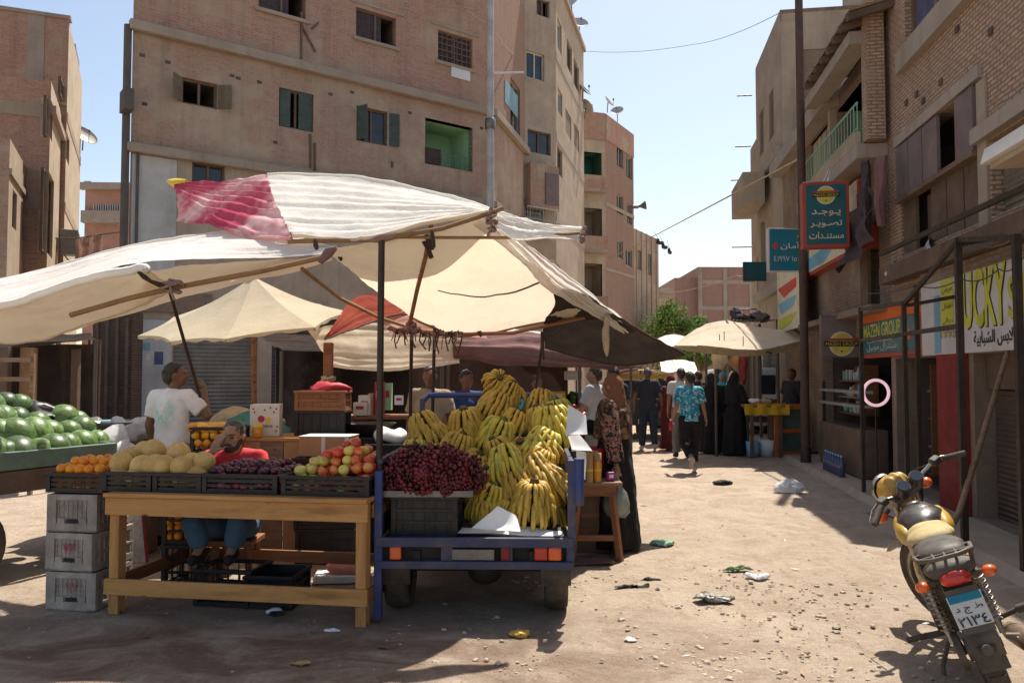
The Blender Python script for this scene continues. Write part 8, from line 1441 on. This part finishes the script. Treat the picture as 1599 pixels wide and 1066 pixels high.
# tuk-tuk and van down the street
def tuktuk(label, c, rz):
    t = thing('auto_rickshaw', label, 'rickshaw', c, rz); P = lambda n, mb, k, b=.01: mb.build(n, m[k], t, bevel=b)
    mb = MB(); mb.prism([(-.62, -1.2, .35), (-.62, .9, .35), (-.62, 1.15, .75), (-.62, .8, 1.0), (-.62, .3, .95), (-.62, .3, .7), (-.62, -.3, .7), (-.62, -.3, 1.0), (-.62, -1.2, 1.0)], (1.24, 0, 0)); P('body', mb, 'bike_black', .03)
    mb = MB(); mb.grid(lambda u, v: V((-.68 + 1.36 * u, -1.25 + 2.1 * v, 1.62 + .14 * math.sin(math.pi * u) ** .5 - .05 * abs(v - .5))), 12, 10); mb.box((0, -1.24, 1.58), (1.34, .03, .12)); P('roof', mb, 'bike_yellow', 0)
    for sx in (-1, 1):
        for y in (-1.2, -.3, .75): mb = MB(); mb.cyl((sx * .62, y, .9), (sx * .64, y * .98, 1.64), .022, n=8); P('roof_post', mb, 'bike_black', 0)
        M3 = Euler((0, R(90), 0)).to_matrix(); mb = MB(); mb.lathe([(.12, -.06), (.25, -.06), (.26, 0), (.25, .06), (.12, .06)], 20, (sx * .55, -.75, .26), M3); P('wheel', mb, 'rubber', 0); mb = MB(); mb.ell((sx * .5, -1.21, .62), (.07, .03, .06), 10, 8); P('tail_light', mb, 'lamp_red', 0)
    mb = MB(); mb.lathe([(.1, -.05), (.24, -.05), (.25, 0), (.24, .05), (.1, .05)], 20, (0, 1.1, .25), M3); P('wheel', mb, 'rubber', 0); mb = MB(); mb.box((0, -1.215, 1.25), (1.1, .02, .45)); P('rear_window', mb, 'pane', .01); mb = MB(); mb.box((0, -1.225, .45), (.4, .015, .12)); P('number_plate', mb, 'plate_white', 0); mb = MB(); mb.box((0, -.5, .8), (1.1, .4, .16)); P('seat', mb, 'seat_vinyl', .03); return t
x = lambda px, Y: (px - 799.5) / 1244 * Y
tuktuk('yellow-roofed auto rickshaw parked beyond the walking man', (x(1008, 20.5), 21.2, 0), R(-4))
def van(label, c, rz):
    t = thing('parked_van', label, 'van', c, rz); P = lambda n, mb, k, b=.02: mb.build(n, m[k], t, bevel=b)
    mb = MB(); mb.prism([(-.8, -2.0, .3), (-.8, 1.9, .3), (-.8, 2.0, .85), (-.8, 1.6, 1.05), (-.8, 1.1, 1.75), (-.8, -1.9, 1.8), (-.8, -2.0, 1.0)], (1.6, 0, 0)); P('body', mb, 'white_plastic', .06)
    mb = MB(); mb.box((0, -1.98, 1.36), (1.35, .06, .5), Euler((R(4), 0, 0)).to_matrix()); P('rear_window', mb, 'pane'); mb = MB(); mb.box((0, -2.02, .48), (1.55, .08, .16)); P('bumper', mb, 'rubber'); mb = MB(); mb.box((0, -2.02, .72), (.5, .02, .12)); P('number_plate', mb, 'plate_white', 0)
    for sx in (-1, 1):
        mb = MB(); mb.box((sx * .7, -2.0, .85), (.14, .05, .3)); P('tail_light', mb, 'lamp_red'); mb = MB(); mb.box((sx * .805, -.2, 1.38), (.01, 2.6, .45)); P('side_window', mb, 'pane', .005)
        for y in (-1.25, 1.25): mb = MB(); mb.lathe([(.15, -.09), (.29, -.09), (.3, 0), (.29, .09), (.15, .09)], 20, (sx * .72, y, .3), Euler((0, R(90), 0)).to_matrix()); w_ = P('wheel', mb, 'rubber', 0); mb = MB(); mb.lathe([(.0, sx * .08), (.15, sx * .07)], 16, (sx * .72, y, .3), Euler((0, R(90), 0)).to_matrix()); mb.build('rim', m['chrome'], w_)
van('white van parked under the right-hand canopies', (x(1178, 21), 22.6, 0), R(-8))
a, b = at(1138, 505, 18.3), at(1216, 505, 18.3); zr = at(1170, 500, 18.3).z; t = thing('market_shack', 'grey shack with a corrugated roof behind the right-hand canopy', 'shack', ((a.x + b.x) / 2, 18.9, 0)); L_ = b.x - a.x; mb = MB(); mb.grid(lambda u, v: V(((u - .5) * L_, -.75 + 1.5 * v, zr + .014 * math.sin(u * 90) + .05 * v)), 90, 2); mb.build('roof', m['rail_grey'], t)
for sx in (-1, 1):
    for sy in (-1, 1): mb = MB(); mb.cyl((sx * (L_ / 2 - .05), sy * .65, 0), (sx * (L_ / 2 - .05), sy * .65, zr), .035, n=8); mb.build('pole', m['pipe'], t)
mb = MB(); mb.grid(lambda u, v: V(((u - .5) * L_, .7 + .02 * math.sin(u * 60), .8 + (zr - .85) * v)), 60, 2); mb.build('back_sheet', m['plaster_grey'], t)
# right-hand stall: yellow counter, orange cabinet
p0, p1 = at(1166, 640, 15.6), at(1216, 640, 15.9); zc_ = at(1190, 632, 15.6).z; t = thing('market_stall', 'stall counter with a yellow cloth beside the orange cabinet', 'stall', ((p0.x + p1.x) / 2, 15.9, 0)); mb = MB(); mb.box((0, 0, zc_ - .02), (p1.x - p0.x + .1, .8, .05)); mb.build('top', m['wood_red'], t, bevel=.004); mb = MB(); mb.grid(lambda u, v: V(((u - .5) * (p1.x - p0.x + .14), -.41 - .02 * math.sin(u * 20), zc_ + .012 - .2 * v)), 20, 4); mb.box((0, 0, zc_ + .008), (p1.x - p0.x + .12, .82, .006)); mb.build('cloth', m['yellow_cloth'], t)
for sx in (-1, 1):
    for sy in (-1, 1): mb = MB(); mb.box((sx * .28, sy * .34, zc_ / 2 - .03), (.06, .06, zc_ - .06)); mb.build('leg', m['plank_brown'], t)
cx_ = ((p0.x + p1.x) / 2)
for i, (dx, dy, r, mt) in enumerate(((-.15, -.1, .12, 'paper'), (.1, -.05, .1, 'sack'), (.2, .1, .12, 'green_veg'))): tt = thing('wrapped_bundle', ['white paper bundle on the yellow counter', 'brown bundle on the yellow counter', 'green bundle on the yellow counter'][i], 'bundle', (cx_ + dx, 15.9 + dy, zc_ + .02)); q = MB(); q.ell((0, 0, r * .4), (r, r * .8, r * .45), 14, 9); q.wob(.04, 12, i); q.build('wrapping', m[mt], tt)
for i, (dx, r, h, mt) in enumerate(((-.22, .14, .3, 'sig_sky'), (.1, .17, .32, 'paper'), (-.05, .12, .2, 'dark_iron'))): tt = thing('bucket', ['blue bucket under the yellow counter', 'white bucket under the yellow counter', 'dark pot under the yellow counter'][i], 'bucket', (cx_ + dx, 15.7 + .15 * i, 0.01)); mb = MB(); mb.lathe([(0, 0), (r * .8, 0), (r, h), (r * .93, h), (r * .75, .02)], 18); mb.build('body', m[mt], tt); mb = MB(); mb.tube([(r * math.cos(a_ * math.pi / 8), 0, h - .02 - .1 * math.sin(a_ * math.pi / 8)) for a_ in range(9)], .006, 5); mb.build('handle', m['rail_grey'], tt)
for i, (px, py, Y, mt, rr_) in enumerate(((1124, 562, 15.4, 'sack', (.16, .14, .2)), (1131, 552, 15.5, 'card', (.12, .12, .13)), (1161, 575, 15.3, 'paint_red', (.07, .07, .32)), (1148, 566, 15.6, 'card', (.1, .1, .14)))): p = at(px, py, Y); tt = thing('hanging_goods', ['tan net bag hanging under the right-hand canopy', 'round brown bag hanging beside the tan net bag', 'strip of red meat hanging over the yellow counter', 'small brown bag hanging by the canopy pole'][i], 'goods', p); q = MB(); q.ell((0, 0, 0), rr_, 12, 10); q.wob(.05, 9, i); q.build('goods', m[mt], tt); mb = MB(); mb.cyl((0, 0, rr_[2] * .9), (0, 0, rr_[2] + .3), .008, n=5); mb.build('cord', m['cord'], tt)
a, b = at(1211, 711, 15.6), at(1259, 711, 15.6); hC = at(1235, 631, 15.6).z; t = thing('display_cabinet', 'orange wooden display cabinet with dark glass beside the kerb', 'cabinet', ((a.x + b.x) / 2, 15.85, 0)); W_ = b.x - a.x
mb = MB(); mb.box((0, .02, hC / 2), (W_ - .02, .4, hC - .01)); mb.build('case', m['plank_brown'], t)
for sx in (-1, 1): mb = MB(); mb.box((sx * (W_ / 2 - .04), -.2, hC / 2), (.08, .06, hC)); mb.build('stile', m['orange_wood'], t, bevel=.006)
for z, h in ((.06, .12), (hC * .5, .08), (hC - .05, .1)): mb = MB(); mb.box((0, -.2, z), (W_ - .16, .055, h)); mb.build('cross_rail', m['orange_wood'], t, bevel=.006)
for z0, z1 in ((.12, hC * .5 - .04), (hC * .5 + .04, hC - .1)): mb = MB(); mb.box((0, -.19, (z0 + z1) / 2), (W_ - .16, .012, z1 - z0)); mb.build('glass', m['glass_cab'], t)
t = thing('metal_tray', 'grey metal sheet lying on the kerb beside the orange cabinet', 'tray', gnd(1262, 712)); mb = MB(); mb.lathe([(0, .1), (.33, .1), (.36, .14), (.34, .13)], 20); mb.build('pan', m['rail_grey'], t)
# ring lamp, shelves and goods of the shops
p = hit(1368, 613, sp(0, .35), N2); t = thing('ring_lamp', 'pink-white ring lamp hanging in the shop doorway', 'lamp', p); mb = MB(); rg = .175; mb.tube([V((rg * math.cos(2 * math.pi * k / 40), 0, rg * math.sin(2 * math.pi * k / 40))) for k in range(41)], .021, 10, caps=False); ringm = M('ring_light', (.85, .62, .66), .4, .1, 5, 0); ringm.node_tree.nodes['Principled BSDF'].inputs['Emission Color'].default_value = (1, .62, .7, 1); ringm.node_tree.nodes['Principled BSDF'].inputs['Emission Strength'].default_value = .35; mb.build('ring', ringm, t); mb = MB(); mb.cyl((0, .02, -rg), (0, .02, -1.25), .012, n=8); mb.build('stand', m['steel_dark'], t)
def shelf(label, s0, s1, w0, z0, z1, n, seed, mts, dens=.09):
    f = RF(s1, s0, w0); t = thing('shop_shelf', label, 'shelf', f.pt(f.L / 2, z0, 0)); q = random.Random(seed)
    for u in (0, f.L): mb = MB(); f.bx(mb, u - .02, u + .02, z0, z1, -.3, 0); mb.build('upright', m['wood_red'], t, True)
    mb = MB(); f.bx(mb, .02, f.L - .02, z0, z1, -.31, -.29); mb.build('back_panel', m['orange_wood'], t, True)
    for k in range(n):
        z = z0 + (z1 - z0) * k / n; mb = MB(); f.bx(mb, .02, f.L - .02, z, z + .025, -.288, 0); mb.build('shelf_board', m['frame_alu' if k % 2 else 'wood_red'], t, True); u = .08
        while u < f.L - .08:
            h = q.uniform(.1, (z1 - z0) / n - .06); wd = q.uniform(.05, .11)
            if q.random() < .8:
                o = thing('shop_goods', 'small packet or bottle standing on the dim shop shelves', 'goods', f.pt(u, z + .026, -.1), 0, 'goods on the shop shelves'); mb = MB()
                if q.random() < .5: mb.box((0, 0, h / 2), (wd * .8, wd * .8, h), math.atan2(D2.y, D2.x)); mb.build('pack', m[q.choice(mts)], o, bevel=.004)
                else: mb.lathe([(0, 0), (wd * .4, 0), (wd * .42, h * .65), (wd * .15, h * .8), (wd * .15, h), (0, h)], 12); mb.build('bottle', m[q.choice(mts)], o)
            u += wd + dens * .3
G_ = ['white_plastic', 'sig_sky', 'ink_red', 'sig_yellow', 'plaster_green', 'card', 'steel_dark', 'sig_cream']
shelf('orange wooden shelves in the dim shop behind the emblem board', sY(1342, .9), sY(1284, .9), .9, .9, 1.78, 3, 3, G_); shelf('dark shelves of bottles under the lime lettered shop sign', sY(1452, 1.0), sY(1402, 1.0), 1.0, .25, 1.75, 4, 5, G_)
f = RF(sY(1278, .3), sY(1340, .3), .3); t = thing('shop_counter', 'low dark counter with pale shelf rails before the orange shelves', 'counter', f.pt(f.L / 2, 0, -.2)); mb = MB(); f.bx(mb, 0, f.L, .09, .8, -.4, 0); mb.build('body', m['plank_brown'], t, True, .01)
for z in (1.12, 1.33): mb = MB(); f.bx(mb, 0, f.L, z, z + .04, -.2, 0); mb.build('shelf_board', m['frame_alu'], t, True)
for u in (.03, f.L - .03): mb = MB(); f.bx(mb, u - .02, u + .02, .8, 1.5, -.1, -.05); mb.build('upright', m['steel_dark'], t, True)
for k in range(7): o = thing('water_bottle', 'bluish water bottle on the kerb before the dim shop', 'bottle', sp(sY(1285, .1) - .16 * k, .12, .085), 0, 'water bottles on the kerb'); mb = MB(); mb.lathe([(0, 0), (.05, 0), (.05, .2), (.02, .26), (.018, .29)], 12); mb.build('body', m['pane_blue'], o); mb = MB(); mb.lathe([(.02, .285), (.02, .31), (0, .312)], 10); mb.build('cap', m['sig_sky'], o)
for i, (px, py, Y) in enumerate(((1447, 392, 9.6), (1392, 425, 10.6))): p = at(px, py, Y); t = thing('flood_lamp', ['sunlit silver lamp clamped on the rail above the shop signs', 'cream floodlight over the orange shop sign'][i], 'lamp', p); mb = MB(); mb.lathe([(.03, -.08), (.06, 0), (.13, .1), (.12, .1), (.05, .0)], 16, (0, 0, 0), Euler((R(70), 0, R(40))).to_matrix()); mb.build('reflector', m['chrome' if i == 0 else 'card_white'], t); mb = MB(); mb.tube([(0, 0, 0), (.1, .1, .06), (.5, .15, .1)], .02, 6); mb.build('arm', m['rail_grey'], t)
# ------------------------------------------------------------------ tree at the end of the street
def tree(label, c, h, rx, seed):
    q = random.Random(seed); t = thing('street_tree', label, 'tree', c); mb = MB(); mb.tube([(0, 0, 0), (.1, 0, h * .25), (.05, .1, h * .5), (.1, 0, h * .8)], [.22, .17, .13, .05], 9)
    cl = []
    for i in range(26):
        a = q.uniform(0, 6.28); r = rx * q.uniform(.25, .95); z = h * q.uniform(.42, .98); r *= math.sin(min(1, (1.04 - z / h) * 1.9) * math.pi / 2); cl.append((V((math.cos(a) * r, math.sin(a) * r, z)), q.uniform(.35, .8)))
    for cc, s in cl[:14]: mb.tube([(.06, 0, h * .35), cc * .5 + V((0, 0, h * .2)), cc], [.07, .045, .015], 5)
    mb.build('trunk', m['wood_old'], t); lv = MB()
    for cc, s in cl:
        for k in range(230):
            d = V((q.gauss(0, 1), q.gauss(0, 1), q.gauss(0, .8))); d = d.normalized() * s * q.random() ** .4; p = cc + d; n = V((q.gauss(0, 1), q.gauss(0, 1), q.gauss(.6, 1))).normalized(); a = n.orthogonal().normalized(); b = n.cross(a); L = q.uniform(.06, .12); lv.add([p - a * L, p - b * L * .45, p + a * L, p + b * L * .45], [(0, 1, 2, 3)])
    lv.build('crown', m['leaf'], t)
def leafm():
    n = N('leaf'); g = n.n('NewGeometry'); k = n.mix(n.noise(n.coord(), 1.2, 4, .6, .35, .65), (.15, .215, .06), (.085, .14, .038)); h = n.n('HueSaturation'); r = n.n('MapRange', i3=.7, i4=1.35); n.l(g.outputs['Random Per Island'], r.inputs[0]); n.l(r.outputs[0], h.inputs['Value']); n.l(k, h.inputs['Color']); k = h.outputs[0]
    n.t.nodes.remove(n.b); d = n.n('BsdfDiffuse'); t = n.n('BsdfTranslucent'); x_ = n.n('MixShader', i0=.4); n.l(k, d.inputs[0]); n.l(k, t.inputs[0]); n.l(d.outputs[0], x_.inputs[1]); n.l(t.outputs[0], x_.inputs[2]); n.l(x_.outputs[0], n.out.inputs[0]); return n.m
m['leaf'] = leafm(); tree('bushy green tree at the end of the street, left of its neighbour', (x(1045, 44), 44, 0), 5.5, 2.1, 3); tree('bushy green tree at the end of the street, lower and right of its neighbour', (x(1092, 47), 47, 0), 4.9, 1.9, 8)
bx_ = thing('roadside_hut', 'grey plastered wall and hut below the far brick block', 'hut', (x(1130, 52), 52, 0)); mb = MB(); mb.box((0, 0, 1.5), (6.5, 2, 3.0)); mb.build('wall', m['plaster_grey'], bx_); mb = MB(); mb.box((0, 0, 3.05), (6.9, 2.4, .12)); mb.build('roof', m['concrete'], bx_); mb = MB(); mb.box((.5, -1.01, 1.2), (1.2, .03, 2.2)); mb.build('door', m['plank_brown'], bx_)
# ------------------------------------------------------------------ litter and stones
def crumple(name, label, px, py, r, mt, seed, cat='litter', flat=1):
    p = gnd(px, py); t = thing(name, label, cat, p); q = MB(); q.ell((0, 0, r[2] * .8), r, 30, 18); q.wob(max(r) * .32, .9 / max(r), seed).wob(max(r) * .16, 2.8 / max(r), seed + 3).wob(max(r) * .06, 9 / max(r), seed); q.s = [False] * len(q.s); q.v = [V((v.x, v.y, max(v.z, .004))) for v in q.v]; q.build('body', m[mt], t); return t
crumple('plastic_bag', 'white plastic bag lying on the sunlit street near the kerb shade', 1234, 768, (.2, .14, .08), 'bag_white', 1); crumple('worn_shoe', 'small black shoe-like scrap on the street past the bag', 1130, 757, (.14, .08, .035), 'dark_iron', 2); crumple('paper_scrap', 'greenish white paper scrap beside the small stand', 1035, 851, (.11, .08, .02), 'plaster_mint', 3); crumple('packing_strip', 'black and cream strip of packing on the street in front of the cart', 985, 916, (.14, .035, .015), 'dark_iron', 4); crumple('twig_scrap', 'thin dark twig scrap right of the packing strip', 1016, 906, (.09, .02, .012), 'dark_iron', 5)
crumple('flat_rag', 'grey-blue flattened rag lying in the middle of the street', 1115, 939, (.14, .055, .02), 'rail_grey', 6); crumple('plastic_bag', 'crumpled white plastic on the street right of the grey rag', 1180, 902, (.1, .07, .02), 'bag_white', 7); crumple('green_leaf', 'long pale green leaf on the street by the crumpled plastic', 1153, 891, (.11, .03, .012), 'green_veg', 8); crumple('banana_peel', 'browning banana peel on the shaded ground before the cart', 812, 993, (.06, .035, .02), 'banana', 9); crumple('dry_leaf', 'curled brown leaf on the dark ground before the table', 470, 1038, (.05, .02, .012), 'card', 10); crumple('paper_scrap', 'white paper scrap on the ground under the front rail', 520, 985, (.05, .02, .01), 'paper', 11); crumple('paper_scrap', 'cream wrapper at the bottom edge of the shade', 985, 1000, (.04, .03, .01), 'card_white', 12)
for i, (px, py, s) in enumerate(((1307, 980, .05), (1250, 955, .018), (1027, 921, .03), (1090, 912, .02), (1210, 938, .025), (1320, 900, .02), (1180, 1000, .03), (1260, 1020, .025), (1040, 1040, .03), (1100, 1055, .035), (940, 1030, .02), (1350, 860, .03), (1295, 845, .02), (1400, 950, .03), (1225, 1048, .04), (1060, 985, .02))):
    p = gnd(px, py); t = MB(); s *= .62; t.ell((0, 0, .2 * s), (s, s * .8, s * .5), 10, 7); t.wob(s * .7, 1.1 / s, i); t.s = [False] * len(t.s); o = t.build('stone', m['stone']); o.location = p; tag(o, 'loose pale stone lying on the dusty street', 'stone', 'loose stones on the street')
q = random.Random(5); mb = MB()
for i in range(2200):
    Y = 2.9 + 14 * q.random() ** 1.9; X = q.uniform(-4.5, 3.4 + .14 * Y); s = q.choice((.003, .004, .004, .005, .006, .008, .011)) * q.uniform(.7, 1.3); k = len(mb.v); mb.ell((X, Y, s * .2), (s, s * q.uniform(.6, 1), s * .6), 5, 3); mb.s[-15:] = [False] * 15
for i in range(1100):
    Y = q.uniform(3.3, 6.8); X = q.gauss(1.15, .75) * Y / 5; s = q.choice((.006, .008, .01, .013, .02)) * q.uniform(.7, 1.3)
    if noise.noise(V((X * 1.3, Y * 1.3, 4))) < -.12: continue
    k = len(mb.v); mb.ell((X, Y, s * .1), (s, s * q.uniform(.6, 1), s * .5), 6, 4); mb.v[k:] = [v + noise.noise_vector(v * 60) * s * .35 for v in mb.v[k:]]; mb.s[-24:] = [False] * 24
m['clod'] = M('clod', (.54, .43, .325), .95, .3, 9, .4); tag(mb.build('gravel', m['clod']), 'scattered gravel and crumbs over the dusty street', 'gravel', kind='stuff')
mb = MB()
for i in range(90):
    Y = 3.2 + 9 * q.random() ** 1.5; X = q.uniform(-3.5, 3.6); a = q.uniform(0, 6.28); L = q.uniform(.015, .06); d = V((math.cos(a), math.sin(a), 0)); e = V((-d.y, d.x, 0)); p = V((X, Y, .006)); mb.add([p - d * L, p + e * L * q.uniform(.1, .5) + V((0, 0, q.uniform(0, .012))), p + d * L + V((0, 0, q.uniform(0, .012))), p - e * L * q.uniform(.1, .4)], [(0, 1, 2, 3)], q.choice((0, 0, 1, 2)))
tag(mb.build('litter_scraps', [m['card'], m['dark_iron'], m['paper']]), 'small straw and paper scraps strewn over the street', 'scraps', kind='stuff')
